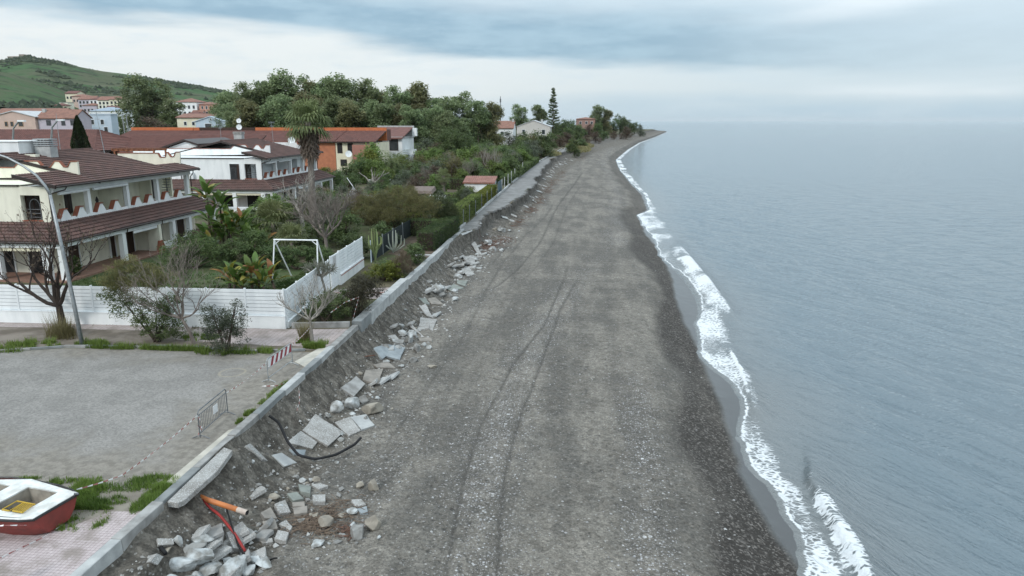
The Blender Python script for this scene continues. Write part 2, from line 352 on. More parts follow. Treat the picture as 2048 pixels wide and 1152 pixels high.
# ---------------- beach
def beach_material():
    mt = bpy.data.materials.new('beach_sand'); mt.use_nodes = True; mt.node_tree.nodes.clear(); g = NT(mt.node_tree)
    p = g.pos(); A = lambda n: g.attr(n).outputs['Fac']
    peb, dark, wet, bank, rut = A('pebble'), A('gravel'), A('wet'), A('bank'), A('rut')
    n1 = g.noise(p, .28, 5, .6); n2 = g.noise(p, 2.2, 5, .6); n3 = g.noise(p, 14, 4, .65)
    col = g.mix(g.sm(.40, .58, g.m('ADD', g.m('MULTIPLY', n1, .45), g.m('MULTIPLY', g.noise(g.vm('MULTIPLY', p, (1, .16, 1)), .55, 5, .6), .55))), (.222, .205, .178), (.122, .115, .103))
    col = g.mix(g.m('MULTIPLY', g.sm(.45, .62, n2), .5), col, (.125, .112, .095))
    col = g.mix(g.m('MULTIPLY', g.sm(.52, .66, n3), .6), col, (.088, .079, .068))
    # loose bank sand: greyer, streaked down the slope
    st = g.noise(g.vm('MULTIPLY', p, (1.0, 1.7, 1.5)), 1.3, 6, .62, .4)
    bcol = g.mix(g.sm(.36, .62, st), (.178, .162, .138), (.074, .066, .055))
    col = g.mix(bank, col, bcol)
    scarp = g.m('MULTIPLY', bank, g.attr('scarp').outputs['Fac']); col = g.mix(g.m('MULTIPLY', scarp, .8), col, g.mix(g.sm(.35, .62, g.noise(g.vm('MULTIPLY', p, (1, 2.2, .5)), .9, 6, .65)), (.145, .135, .120), (.055, .050, .044)))
    # pock marks and footprints, trampled all over the sand
    wv = g.vm('ADD', p, g.vm('MULTIPLY', g.node('ShaderNodeTexNoise').outputs['Color'], (0, 0, 0)))
    pk = g.voro(g.vm('MULTIPLY', p, (1.0, .8, 1.0)), 2.3); pk2 = g.voro(g.vm('MULTIPLY', p, (1, .8, 1)), 5.1)
    zone = g.sm(.40, .60, g.noise(p, .35, 3))
    pock = g.m('MULTIPLY', g.m('ADD', g.m('MULTIPLY', g.sm(.30, .10, pk), .8), g.m('MULTIPLY', g.sm(.32, .12, pk2), .6)), g.m('ADD', .35, g.m('MULTIPLY', zone, .65)))
    pock = g.m('MULTIPLY', pock, g.m('SUBTRACT', 1, g.m('MULTIPLY', bank, .8)))
    col = g.mix(g.m('MULTIPLY', pock, .55), col, (.070, .065, .058))
    clod = g.sm(.52, .70, g.noise(p, 5.5, 5, .7))
    col = g.mix(g.m('MULTIPLY', g.m('MULTIPLY', clod, bank), .65), col, (.085, .076, .064))
    fleck = g.m('GREATER_THAN', g.sep(g.voro(p, 7.5, out='Color'))[0], .90)
    col = g.mix(g.m('MULTIPLY', g.m('MULTIPLY', fleck, g.sm(.40, .25, g.voro(p, 7.5))), .6), col, (.34, .33, .31))
    # shingle: light and dark grains
    for sc, thr, cl, k in ((9, .60, (.46, .46, .47), 1.0), (16, .55, (.36, .355, .36), 1.0), (5, .86, (.60, .60, .60), .8)):
        v = g.voro(p, sc); rn = g.sep(g.voro(p, sc, out='Color'))
        on = g.m('GREATER_THAN', g.m('ADD', rn[0], g.m('MULTIPLY', g.m('SUBTRACT', peb, .5), .75)), thr + .2)
        col = g.mix(g.m('MULTIPLY', g.m('MULTIPLY', on, g.sm(.42, .28, v)), k), col, g.mix(rn[1], cl, (.24, .225, .21)))
    # every patch is a mix of grains of different tone
    for sc, a_, b_ in ((15, .74, 1.26), (6.2, .84, 1.16), (2.6, .93, 1.07)):
        col = g.mix(1, col, g.node('ShaderNodeMapRange').outputs[0] if False else g.vm('ADD', g.vm('MULTIPLY', g.comb(*[g.sep(g.voro(p, sc, out='Color'))[0]] * 3), (b_ - a_,) * 3), (a_,) * 3), 'MULTIPLY')
    # dark coarse gravel by the water
    v = g.voro(p, 13); rn = g.sep(g.voro(p, 13, out='Color'))
    dg = g.mix(g.m('POWER', rn[0], 4), (.034, .030, .026), (.19, .175, .16))
    col = g.mix(g.m('MULTIPLY', dark, .95), col, dg)
    col = g.mix(g.m('MULTIPLY', g.m('POWER', rut, 1.4), .72), col, (.062, .058, .052))
    col = g.mix(g.m('MULTIPLY', wet, .97), col, (.072, .076, .078))
    b = g.node('ShaderNodeBsdfPrincipled'); g.put(b.inputs['Base Color'], col)
    g.put(b.inputs['Roughness'], g.m('SUBTRACT', .92, g.m('MULTIPLY', wet, .64)))
    b.inputs['Specular IOR Level'].default_value = .35
    hb = g.m('ADD', g.m('MULTIPLY', n3, .5), g.m('MULTIPLY', g.voro(p, 10), g.m('ADD', g.m('MULTIPLY', peb, .35), g.m('MULTIPLY', dark, .6))))
    hb = g.m('ADD', hb, g.m('MULTIPLY', g.noise(p, 3.2, 6, .65), 1.2)); hb = g.m('SUBTRACT', hb, g.m('MULTIPLY', pock, .7))
    hb = g.m('MULTIPLY', hb, g.m('SUBTRACT', 1, wet))
    g.l.new(g.bump(hb, .9, .12), b.inputs['Normal'])
    o = g.node('ShaderNodeOutputMaterial'); g.l.new(b.outputs[0], o.inputs[0]); return mt
ys = rows(6, 34, 1050, .11, .0056)
u = np.concatenate([np.linspace(0, .24, 75), np.linspace(.24, 1.0, 150)[1:], np.linspace(1.0, 1.9, 24)[1:]])
Yg = np.repeat(ys[:, None], len(u), 1)
e0 = EDGE(Yg) - .45; f0 = FRONT(Yg)
Xg = e0 + (f0 - e0) * u[None, :]
Zg = np.where(Xg < EDGE(Yg), -.03, beach_h(Xg, Yg))
wd = Xg - WET(Yg) + .35 * fbm(Yg * .5, Xg * 0, 41, 3)
lowd = f0 - Xg
wetm = sst(-.05, .40, wd)
grav_in = 2.9 + 1.0 * fbm(Yg * .12, Yg * 0, 44, 3)
grav = sst(grav_in + .9, grav_in - .5, lowd) * (1.05 + .9 * fbm(Xg * .9, Yg * .4, 45, 3)) * (1 - wetm)
grav = np.clip(grav, 0, 1) * (1 - .45 * sst(60, 160, Yg))
wch = np.maximum(TOE(Yg) - EDGE(Yg), .6)
tb = (Xg - EDGE(Yg)) / wch
bank = 1 - sst(.9, 1.25, tb + .3 * fbm(Xg, Yg * .5, 46, 3))
# shingle streaks along the beach
s1 = np.exp(-((Xg - np.interp(Yg, [10, 20, 30, 40, 55, 66, 80, 110, 150], [-2.9, -3.2, -3.5, -2.9, -1.3, .8, 3.0, 3.4, 3.5])) / 1.5) ** 2)
s2 = np.exp(-((Xg - np.interp(Yg, [10, 24, 36, 60], [2.2, 2.6, 2.9, 3.0])) / 1.1) ** 2) * (1 - sst(30, 44, Yg))
s3 = np.exp(-((Xg - np.interp(Yg, [60, 90, 140, 250, 400], [5.2, 5.0, 7.0, 7.2, 17])) / 1.6) ** 2) * sst(70, 90, Yg)
s4 = np.exp(-((Xg + 7.5) / 1.4) ** 2) * .35 * (1 - sst(50, 70, Yg)); s1 = s1 * (1 - .65 * sst(45, 75, Yg))
peb = np.clip((.72 * s1 + .8 * s2 + .6 * s3 + s4) * (.75 + 1.1 * fbm(Xg * .5, Yg * .25, 47, 3)) + .10 + .25 * fbm(Xg * .3, Yg * .15, 48, 3), 0, 1)
peb = peb * (1 - .7 * bank)
beach = grid_mesh('beach', Xg, Yg, Zg, beach_material(), dict(pebble=peb, gravel=grav, wet=wetm, bank=bank, rut=rut_mask(Xg, Yg), scarp=sst(72, 80, Yg) * (1 - sst(.25, .7, tb))))
tag(beach, kind='structure')
# ---------------- loose pebbles lying on the beach (nobody could count them)
def pebbles():
    rg = np.random.default_rng(5); n = 7000
    y = 14 + 60 * rg.random(n) ** 1.8; x = EDGE(y) + 2.4 + rg.random(n) * (FRONT(y) - EDGE(y) - 4.0)
    band = np.exp(-((x - np.interp(y, [10, 20, 30, 40, 55, 66, 80], [-2.9, -3.2, -3.5, -2.9, -1.3, .8, 3.0])) / 2.0) ** 2) + .25 + .5 * np.exp(-((x + 8.0) / 1.6) ** 2)
    k = rg.random(n) < band; x, y = x[k], y[k]; n = len(x)
    r = .018 + .045 * rg.random(n) ** 4.0
    z = beach_h(x, y) + r * .25
    base = np.array([(1,0,0),(-.5,.87,0),(-.5,-.87,0),(0,0,1),(0,0,-1)], float)
    base = np.array([(1,0,0),(0,1,0),(-1,0,0),(0,-1,0),(0,0,.7),(0,0,-.7)], float)
    tr = np.array([(0,1,4),(1,2,4),(2,3,4),(3,0,4)])
    a = rg.random(n) * 6.28; ca, sa = np.cos(a), np.sin(a)
    B = base[None] * (r[:, None, None] * (0.7 + .6 * rg.random((n, 6, 1)))); B[:, :, 0] *= 1.3
    X = B[:, :, 0] * ca[:, None] - B[:, :, 1] * sa[:, None] + x[:, None]; Yv = B[:, :, 0] * sa[:, None] + B[:, :, 1] * ca[:, None] + y[:, None]
    Z = B[:, :, 2] + z[:, None]
    T = (tr[None] + (np.arange(n) * 6)[:, None, None]).reshape(-1, 3)
    tint = np.repeat(rg.random(n), 4)
    me = npmesh('pebbles', np.stack([X, Yv, Z], -1), None, T, False, {'tint': ('FACE', tint)})
    tag(link('pebbles', me, leafmat('pebble_stone', (.17, .16, .15), (.44, .44, .44), 0)), 'pale pebbles strewn over the grey sand', 'pebbles', kind='stuff')
pebbles()
# ---------------- sea
def sea_material():
    mt = bpy.data.materials.new('sea_water'); mt.use_nodes = True; mt.node_tree.nodes.clear(); g = NT(mt.node_tree)
    p = g.pos(); foam = g.attr('foam').outputs['Fac']; sh = g.attr('shallow').outputs['Fac']
    pw = g.vm('ADD', p, g.vm('MULTIPLY', g.node('ShaderNodeTexNoise').outputs['Color'], (0, 0, 0)))
    wn = g.node('ShaderNodeTexNoise'); g.put(wn.inputs['Vector'], p); wn.inputs['Scale'].default_value = 1.3; wn.inputs['Detail'].default_value = 3
    pd = g.vm('ADD', p, g.vm('MULTIPLY', wn.outputs['Color'], (.55, .55, 0)))
    # foam broken into streaks and bubbles, solid only where it is thick
    l2 = g.voro(g.vm('MULTIPLY', pd, (.9, 1.5, 0)), 3.6, 'DISTANCE_TO_EDGE')
    nf = g.noise(g.vm('MULTIPLY', p, (.8, 2.2, 0)), 2.2, 7, .72); nf2 = g.noise(p, .8, 4, .6)
    lace = g.m('ADD', g.m('MULTIPLY', l2, 1.15), g.m('ADD', g.m('MULTIPLY', nf, .85), g.m('MULTIPLY', nf2, .25)))
    f = g.m('SUBTRACT', 1, g.sm(g.m('SUBTRACT', foam, .16), g.m('ADD', foam, .10), lace))
    f = g.m('MULTIPLY', g.m('MULTIPLY', f, g.sm(.06, .3, foam)), .84)
    dm = g.mix(sh, (.066, .105, .128), (.115, .118, .112))
    # wind ripples run obliquely to the shore
    x, y, z = g.sep(p); ac = g.m('ADD', g.m('MULTIPLY', x, .87), g.m('MULTIPLY', y, .5)); al = g.m('SUBTRACT', g.m('MULTIPLY', x, .5), g.m('MULTIPLY', y, .87))
    q = g.comb(ac, g.m('MULTIPLY', al, .30), 0)
    rp = g.noise(q, 1.15, 6, .66, .3)
    r2 = g.noise(q, 4.0, 4, .6)
    r3 = g.noise(q, .22, 4, .55)
    hh = g.m('ADD', g.m('ADD', g.m('MULTIPLY', rp, 1.15), g.m('MULTIPLY', r2, .34)), g.m('MULTIPLY', r3, 1.3))
    hh = g.m('ADD', hh, g.m('MULTIPLY', f, g.m('MULTIPLY', g.noise(p, 9, 3), .12)))
    nb = g.bump(hh, .7, .5); nb2 = g.bump(hh, .40, .5)
    body = g.node('ShaderNodeBsdfDiffuse'); g.put(body.inputs[0], dm); g.l.new(nb2, body.inputs['Normal'])
    gl = g.node('ShaderNodeBsdfGlossy'); g.put(gl.inputs[0], (.915, .945, .965)); gl.inputs['Roughness'].default_value = .09; g.l.new(nb, gl.inputs['Normal'])
    fr = g.node('ShaderNodeFresnel'); fr.inputs['IOR'].default_value = 2.25; g.l.new(nb2, fr.inputs['Normal'])
    wat = g.node('ShaderNodeMixShader'); g.l.new(fr.outputs[0], wat.inputs[0]); g.l.new(body.outputs[0], wat.inputs[1]); g.l.new(gl.outputs[0], wat.inputs[2])
    fo = g.node('ShaderNodeBsdfDiffuse'); fo.inputs[0].default_value = (.78, .81, .83, 1); g.l.new(nb, fo.inputs['Normal'])
    mx = g.node('ShaderNodeMixShader'); g.put(mx.inputs[0], f); g.l.new(wat.outputs[0], mx.inputs[1]); g.l.new(fo.outputs[0], mx.inputs[2])
    o = g.node('ShaderNodeOutputMaterial'); g.l.new(mx.outputs[0], o.inputs[0]); return mt
def sea():
    ys = rows(4, 26, 1050, .16, .0062)
    ys = np.concatenate([[-400, -60, -10], ys, [1100, 1200, 1300, 1700, 2400, 3500, 6000, 9000, 20000, 45000]])
    d = np.concatenate([np.arange(-.8, 8, .10), np.arange(8, 24, .3)])
    dd = [24.]
    while dd[-1] < 45000: dd.append(dd[-1] * 1.045 + .3)
    d = np.concatenate([d, dd])
    Y = np.repeat(ys[:, None], len(d), 1); D = np.repeat(d[None], len(ys), 0)
    wob = .55 * fbm(Y * .55, Y * 0, 61, 4) + .16 * fbm(Y * 2.3, Y * 0, 66, 3)
    X = FRONT(Y) + wob * (1 - sst(0, 20, D)) + D
    near = 1 - sst(60, 260, np.hypot(X, Y))
    Z = np.full_like(X, ZS)
    Z = Z + near * sst(1, 9, D) * (.30 * fbm((X * .87 + Y * .5) * .9, (X * .5 - Y * .87) * .28, 62, 4) + .05 * np.sin(X * 1.15 + Y * .10 + 3 * fbm(X * .06, Y * .06, 63, 2)))
    out = OUTER(Y) - FRONT(Y)
    # plunging crests
    cr1 = np.interp(Y, [8, 21.8, 27.5, 31.8, 37.5, 44], [9.5, 9.6, 9.72, 10.75, 12.5, 13.5]) + .2 * fbm(Y * .6, Y * 0, 64, 3)
    a1 = (1 - sst(27, 33, Y)); t1 = X - cr1
    Z = Z + a1 * .42 * np.where(t1 < 0, np.exp(-(t1 / .22) ** 2), np.exp(-(t1 / 1.1) ** 2))
    cr2 = np.interp(Y, [30, 37.2, 42, 46, 50], [8.9, 9.35, 9.85, 9.9, 9.9]) + .15 * fbm(Y * .7, Y * 0, 65, 3)
    a2 = sst(33, 36, Y) * (1 - sst(44, 48, Y)); t2 = X - cr2
    Z = Z + a2 * .22 * np.where(t2 < 0, np.exp(-(t2 / .16) ** 2), np.exp(-(t2 / .6) ** 2))
    cr3 = np.interp(Y, [50, 56, 67, 75, 82, 95], [11.0, 11.6, 11.7, 11.6, 11.7, 12.6]); a3 = sst(50, 58, Y) * (1 - sst(76, 92, Y)); t3 = X - cr3
    Z = Z + a3 * .6 * np.where(t3 < 0, np.exp(-(t3 / 1.2) ** 2), np.exp(-(t3 / .8) ** 2))
    Z = Z + .05 * np.exp(-(D / .25) ** 2) - .10 * sst(-.1, -.7, D)
    # foam
    dens = np.interp(Y, [0, 22, 26, 29, 33, 38, 44, 50, 56, 66, 74, 80, 92, 110, 150, 300, 500, 1050], [.86, .86, .80, .74, .70, .68, .74, .70, .62, .56, .56, .57, .66, .72, .76, .82, .7, .3])
    o2 = out + .9 * fbm(Y * .35, Y * 0, 71, 4)
    body = sst(-.02, .12, D) * (1 - sst(.42, 1.0, D / np.maximum(o2, .3)))
    patch = 1.0 + 1.3 * fbm(X * .55, Y * .32, 72, 4)
    foam = dens * body * patch
    foam = np.maximum(foam, np.exp(-((D - .10) / .14) ** 2) * (.9 + .4 * fbm(Y * 1.5, Y * 0, 73, 3)))
    foam = np.maximum(foam, a1 * (1 - sst(25.5, 31, Y)) * 1.15 * sst(-.75, -.12, t1) * (1 - sst(.0, .75, t1)) * (.85 + 1.5 * fbm(X * 2, Y * .8, 78, 3)))
    foam = np.maximum(foam, a2 * sst(-.3, -.05, t2) * (1 - sst(.0, .2, t2)) * (.85 + 1.6 * fbm(X, Y * .5, 79, 3)))
    foam = np.maximum(foam, a3 * 1.08 * sst(-2.2, -.6, t3) * (1 - sst(.1, .7, t3)) * (.85 + 1.2 * fbm(X * .7, Y * .4, 74, 3)))
    # drifting scraps seaward of the break
    scr = np.maximum(0, fbm(X * .5, Y * .22, 75, 4) - .08) * 2.0 * sst(.6, 1.3, D / np.maximum(out, .3)) * (1 - sst(2.4, 4.6, D - out)) * (1 - sst(60, 90, Y))
    foam = np.clip(np.maximum(foam, scr), 0, 1.15)
    shal = np.clip(1 - D / 7.0, 0, 1) ** 1.3
    o = grid_mesh('sea', X, Y, Z, sea_material(), dict(foam=foam, shallow=shal)); tag(o, kind='structure')
sea()
# ---------------- land: one sheet from the top of the bank to beyond the hills
def land_material():
    mt = bpy.data.materials.new('ground_soil'); mt.use_nodes = True; mt.node_tree.nodes.clear(); g = NT(mt.node_tree)
    p = g.pos(); n = g.noise(p, .07, 6, .6); n2 = g.noise(p, .9, 5, .6); n3 = g.noise(p, 7, 4, .6)
    col = g.mix(g.sm(.4, .6, n), (.070, .085, .036), (.145, .120, .085))
    col = g.mix(g.m('MULTIPLY', g.sm(.45, .62, n2), .6), col, (.075, .062, .045))
    col = g.mix(g.m('MULTIPLY', g.sm(.5, .62, n3), .4), col, (.05, .055, .028))
    b = g.node('ShaderNodeBsdfPrincipled'); g.put(b.inputs['Base Color'], col); b.inputs['Roughness'].default_value = .95; b.inputs['Specular IOR Level'].default_value = .2
    g.l.new(g.bump(n3, .6, .08), b.inputs['Normal'])
    o = g.node('ShaderNodeOutputMaterial'); g.l.new(b.outputs[0], o.inputs[0]); return mt
def land_h(x, y):
    x = np.asarray(x, float); y = np.asarray(y, float)
    inl = np.clip(-x - 95, 0, None)
    z = 6.0 * sst(0, 260, inl) + 16 * sst(200, 700, inl)
    return z - .0 * y
t = np.concatenate([[0, .4, 1, 2], np.geomspace(4, 6000, 60)])
ysl = np.concatenate([np.arange(-60, 100, 4), np.geomspace(100, 9000, 70)])
Yl = np.repeat(ysl[:, None], len(t), 1); Xl = EDGE(Yl) - .12 - t[None]
tag(grid_mesh('ground', Xl, Yl, land_h(Xl, Yl), land_material()), kind='structure')
# hills: distance / bearing grid; bearing from the camera's own y axis, negative to the left
def hill_h(X, Y):
    X = np.asarray(X, float); Y = np.asarray(Y, float); Rr = np.hypot(X, Y); dg = np.degrees(np.arctan2(X, Y))
    ridge = np.interp(dg, [-100, -60, -48, -43, -40, -38.4, -37.4, -36, -34.5, -31.5, -28.3, -25, -22, -18, -12, -6], [90, 92, 92, 90, 92, 98, 94, 88, 81, 73, 63, 49, 36, 22, 10, 2])
    z = ridge * (sst(560, 1350, Rr) ** 1.0) * (1 - .35 * sst(1500, 3200, Rr))
    spur = np.interp(dg, [-100, -60, -46, -41, -39.5, -38.2, -37, -36, -35.2, -34, -6], [60, 58, 56, 56, 52, 46, 39, 31, 22, 8, 0]) * sst(340, 840, Rr) * (1 - sst(880, 1150, Rr))
    z = np.maximum(z, spur) + 8 * fbm(X * .004, Y * .004, 81, 4) * sst(450, 900, Rr) * np.clip(ridge / 80, 0, 1) + 4 * fbm(X * .02, Y * .02, 82, 3) * sst(400, 700, Rr)
    return z + 3 * sst(330, 520, Rr) * np.clip(ridge / 60, 0, 1)
def hills():
    az = np.radians(np.linspace(-100, -6, 190)); r = np.concatenate([np.linspace(330, 900, 60), np.linspace(900, 3200, 60)[1:]])
    A, Rr = np.meshgrid(az, r); X = Rr * np.sin(A); Y = Rr * np.cos(A); z = hill_h(X, Y)
    mt = bpy.data.materials.new('hill_grass'); mt.use_nodes = True; mt.node_tree.nodes.clear(); g = NT(mt.node_tree)
    p = g.pos(); n = g.noise(p, .012, 6, .6, .4); n2 = g.noise(p, .045, 6, .65); n3 = g.noise(p, .005, 4, .5)
    col = g.mix(g.sm(.42, .58, n), (.055, .105, .045), (.085, .098, .058))
    col = g.mix(g.m('MULTIPLY', g.sm(.52, .60, n2), .75), col, (.030, .042, .026))
    col = g.mix(g.m('MULTIPLY', g.sm(.58, .66, n3), .5), col, (.15, .135, .10))
    b = g.node('ShaderNodeBsdfPrincipled'); g.put(b.inputs['Base Color'], col); b.inputs['Roughness'].default_value = .95; b.inputs['Specular IOR Level'].default_value = .1
    g.l.new(g.bump(n2, .8, 4), b.inputs['Normal'])
    o = g.node('ShaderNodeOutputMaterial'); g.l.new(b.outputs[0], o.inputs[0])
    tag(grid_mesh('hills', X, Y, z, mt), kind='structure')
hills()
# ---------------- made ground: sheets a few millimetres apart
def sheet(name, poly, z, mat, wob=0, seed=0, step=.5):
    """a flat patch with an uneven outline"""
    pts = []
    n = len(poly); rg = random.Random(seed)
    for i in range(n):
        a, b = Vector(poly[i]), Vector(poly[(i + 1) % n]); k = max(1, int((b - a).length / step)) if wob else 1
        for j in range(k):
            q = a.lerp(b, j / k)
            if wob and j: q = q + Vector((rg.uniform(-wob, wob), rg.uniform(-wob, wob)))
            pts.append(q)
    me = bpy.data.meshes.new(name); me.from_pydata([(p.x, p.y, z) for p in pts], [], [tuple(range(len(pts)))]); me.update()
    return tag(link(name, me, mat), kind='structure')
def parking_material():
    mt = bpy.data.materials.new('worn_gravel'); mt.use_nodes = True; mt.node_tree.nodes.clear(); g = NT(mt.node_tree)
    p = g.pos(); x, y, z = g.sep(p); n = g.noise(p, .5, 8, .68, .3); n2 = g.noise(p, 3, 6, .65); n3 = g.noise(p, 11, 5, .75)
    sandy = g.sm(-.9, .55, g.m('ADD', g.m('MAXIMUM', g.m('ADD', g.m('MULTIPLY', x, .42), 6.35), g.m('MAXIMUM', g.m('SUBTRACT', g.m('MULTIPLY', y, .45), 14.6), g.m('SUBTRACT', 9.75, g.m('MULTIPLY', y, .45)))), g.m('MULTIPLY', g.m('SUBTRACT', n, .5), 3.4)))
    grey = g.mix(g.sm(.4, .6, n), (.262, .250, .234), (.212, .203, .190))
    grey = g.mix(g.m('MULTIPLY', g.sm(.47, .62, n3), .55), grey, (.15, .145, .138)); gv = g.sep(g.voro(p, 13, out='Color'))[0]; grey = g.mix(1, grey, g.vm('ADD', g.vm('MULTIPLY', g.comb(gv, gv, gv), (.32, .32, .32)), (.84, .84, .84)), 'MULTIPLY')
    sand = g.mix(g.sm(.4, .62, n2), (.25, .23, .20), (.175, .16, .138)); sand = g.mix(g.m('MULTIPLY', g.sm(.5, .65, n3), .4), sand, (.15, .135, .115))
    col = g.mix(sandy, grey, sand)
    dd = g.m('LENGTH', 0) if False else None
    ring = g.node('ShaderNodeVectorMath', operation='DISTANCE'); g.put(ring.inputs[0], g.comb(x, y, 0)); ring.inputs[1].default_value = (-16.1, 30.25, 0)
    rd = g.m('ABSOLUTE', g.m('SUBTRACT', ring.outputs['Value'], g.m('ADD', .50, g.m('MULTIPLY', n2, .15))))
    col = g.mix(g.m('MULTIPLY', g.sm(.09, .02, rd), .45), col, (.36, .32, .24))
    b = g.node('ShaderNodeBsdfPrincipled'); g.put(b.inputs['Base Color'], col); b.inputs['Roughness'].default_value = .92; b.inputs['Specular IOR Level'].default_value = .25
    g.l.new(g.bump(g.m('ADD', n3, g.m('MULTIPLY', n2, .8)), .5, .03), b.inputs['Normal'])
    o = g.node('ShaderNodeOutputMaterial'); g.l.new(b.outputs[0], o.inputs[0]); return mt
sheet('car_park', [(-75, 18.2), (-12.9, 18.3), (-12.9, 33.6), (-16.5, 33.15), (-21, 33.4), (-26.6, 32.9), (-29.5, 31.9), (-75, 30.5)], .006, parking_material())
mSandFlat = M('loose_sand', (.245, .225, .185), (.17, .15, .125), 1.6, .95, .5, 18)
sheet('sandy_verge', [(-75, 6), (-12.9, 6), (-12.9, 18.9), (-14.6, 19.6), (-19, 19.6), (-75, 18.5)], .010, mSandFlat, .12, 3)
def tile_material(name, c1, c2, mort, size, rot=0.):
    mt = bpy.data.materials.new(name); mt.use_nodes = True; mt.node_tree.nodes.clear(); g = NT(mt.node_tree)
    p = g.pos(); br = g.node('ShaderNodeTexBrick', offset=0.0, squash=1.0); g.put(br.inputs['Vector'], p)
    br.inputs['Scale'].default_value = 1; br.inputs['Brick Width'].default_value = size; br.inputs['Row Height'].default_value = size; br.inputs['Mortar Size'].default_value = size * .055
    br.inputs['Color1'].default_value = (*c1, 1); br.inputs['Color2'].default_value = (*c2, 1); br.inputs['Mortar'].default_value = (*mort, 1); br.inputs['Mortar Smooth'].default_value = .3
    n = g.noise(p, .9, 5, .6, .3); n2 = g.noise(p, 12, 4)
    col = g.mix(g.m('MULTIPLY', g.sm(.45, .68, n), .75), br.outputs['Color'], (.20, .17, .145))
    col = g.mix(g.m('MULTIPLY', g.sm(.5, .7, n2), .35), col, (.16, .14, .12))
    b = g.node('ShaderNodeBsdfPrincipled'); g.put(b.inputs['Base Color'], col); b.inputs['Roughness'].default_value = .8; b.inputs['Specular IOR Level'].default_value = .3
    g.l.new(g.bump(g.m('SUBTRACT', 1, br.outputs['Fac']), .5, .02), b.inputs['Normal'])
    o = g.node('ShaderNodeOutputMaterial'); g.l.new(b.outputs[0], o.inputs[0]); return mt
mTile = tile_material('pink_cement_tile', (.50, .435, .435), (.455, .39, .39), (.235, .19, .185), .115)
mTile2 = tile_material('worn_pink_paving', (.43, .365, .35), (.375, .32, .305), (.24, .2, .19), .25)
sheet('tiled_pavement', [(-19, 8), (-12.9, 8), (-12.9, 18.2), (-13.9, 18.2), (-14.6, 17.2), (-15.6, 16.85), (-19, 16.6)], .018, mTile)
sheet('soil_strip', [(-75, 32.3), (-29.5, 32.2), (-26.6, 33.2), (-21, 33.7), (-16.5, 33.45), (-12.95, 33.9), (-12.95, 37.0), (-75, 37.0)], .012, M('strip_soil', (.215, .185, .155), (.115, .095, .075), .8, .95, .5, 14), .05, 5)
sheet('pink_pavement', [(-21.8, 34.9), (-16.5, 34.35), (-12.92, 34.35), (-12.92, 37.8), (-16.3, 37.35), (-21.5, 37.2)], .022, mTile2, .10, 7, .6)
sheet('fence_pavement', [(-36, 36.25), (-21.9, 36.3), (-21.9, 37.3), (-36, 37.3)], .020, mTile2, .08, 17, .6)
sheet('gate_pavement', [(-17.0, 44.3), (-12.9, 44.9), (-12.9, 48.2), (-16.9, 47.2)], .014, mTile2)
mRedTrim = M('red_tile_edging', (.33, .12, .09), (.26, .10, .08), 2, .7)
sheet('tile_edging', [(-16.8, 46.0), (-12.95, 46.5), (-12.95, 46.65), (-16.8, 46.15)], .020, mRedTrim)
mLawn = M('lawn_turf', (.050, .085, .026), (.075, .085, .036), 1.2, .9, .6, 30)
sheet('lawn', [(-38, 38.2), (-17.1, 38.2), (-17.2, 56), (-38, 57)], .010, mLawn, .1, 9, 1)
sheet('garden_bed', [(-17, 61), (-12.8, 58), (-12.8, 71), (-17.2, 71)], .010, M('garden_earth', (.125, .095, .07), (.075, .058, .043), 1.2, .95, .5, 12), .1, 10, 1)
sheet('field', [(-33, 235), (-24, 235), (-22, 260), (-36, 260)], .02, M('field_grass', (.085, .15, .035), (.07, .12, .03), .5, .9))
# paved path on top of the bank, broken away on its seaward side
def path():
    L = curve([(74,-12.9),(76,-12.95),(96,-12.85),(120,-12.7),(164,-12.8),(200,-12.2),(242,-10.6),(267,-9.6),(300,-8),(381,-5),(400,-4.6)])
    rg = random.Random(11)
    y = 74.6; i = 0
    while y < 398:
        ln = 3.2 if y < 200 else 8
        r0, r1 = float(EDGE(y)) + .12, float(EDGE(y + ln)) + .12
        if 205 < y < 222 and False: pass
        mb = MB(); n = 7
        pr = [(float(L(y + .02)), y + .02), (float(L(y + ln - .02)), y + ln - .02)]
        right = [(r1 + (r0 - r1) * k / n + (rg.uniform(-.5, .30) if 0 < k < n else rg.uniform(-.1, .1)), y + ln - .02 - (ln - .04) * k / n) for k in range(n + 1)]
        poly = [pr[0]] + [pr[1]] + right
        poly = poly[::-1]
        tz = rg.uniform(-.012, .012) + .05
        mb.prism(poly, 'z', tz - .2, tz); o = mb.build('path_slab', mConcPath, path_root); y += ln; i += 1
mConcPath = M('path_concrete', (.235, .235, .232), (.155, .153, .148), .7, .9, .4, 18, lo=.3, hi=.7)
path_root = tag(bpy.data.objects.new('footpath', None), kind='structure'); C.objects.link(path_root)
path()
def parapet():
    """low wall on the landward side of the path"""
    y = 76.0; r = thing('path_wall', 'low concrete kerb wall between the paved path and the gardens', 'wall', (-13, 76, 0))
    L = curve([(74,-13.0),(96,-12.95),(120,-12.8),(164,-12.9),(200,-12.3),(242,-10.7),(267,-9.7),(381,-5)])
    while y < 300:
        ln = 4.2
        if not (80 < y < 88) and not (128 < y < 134):
            a, b = float(L(y)), float(L(y + ln - .06))
            MB().prism([(a - .22, y), (a, y), (b, y + ln - .06), (b - .22, y + ln - .06)], 'z', -.1, .34 if y > 95 else .22).build('wall_block', mConcLt if int(y) % 3 else mConc, r)
        y += ln
parapet()
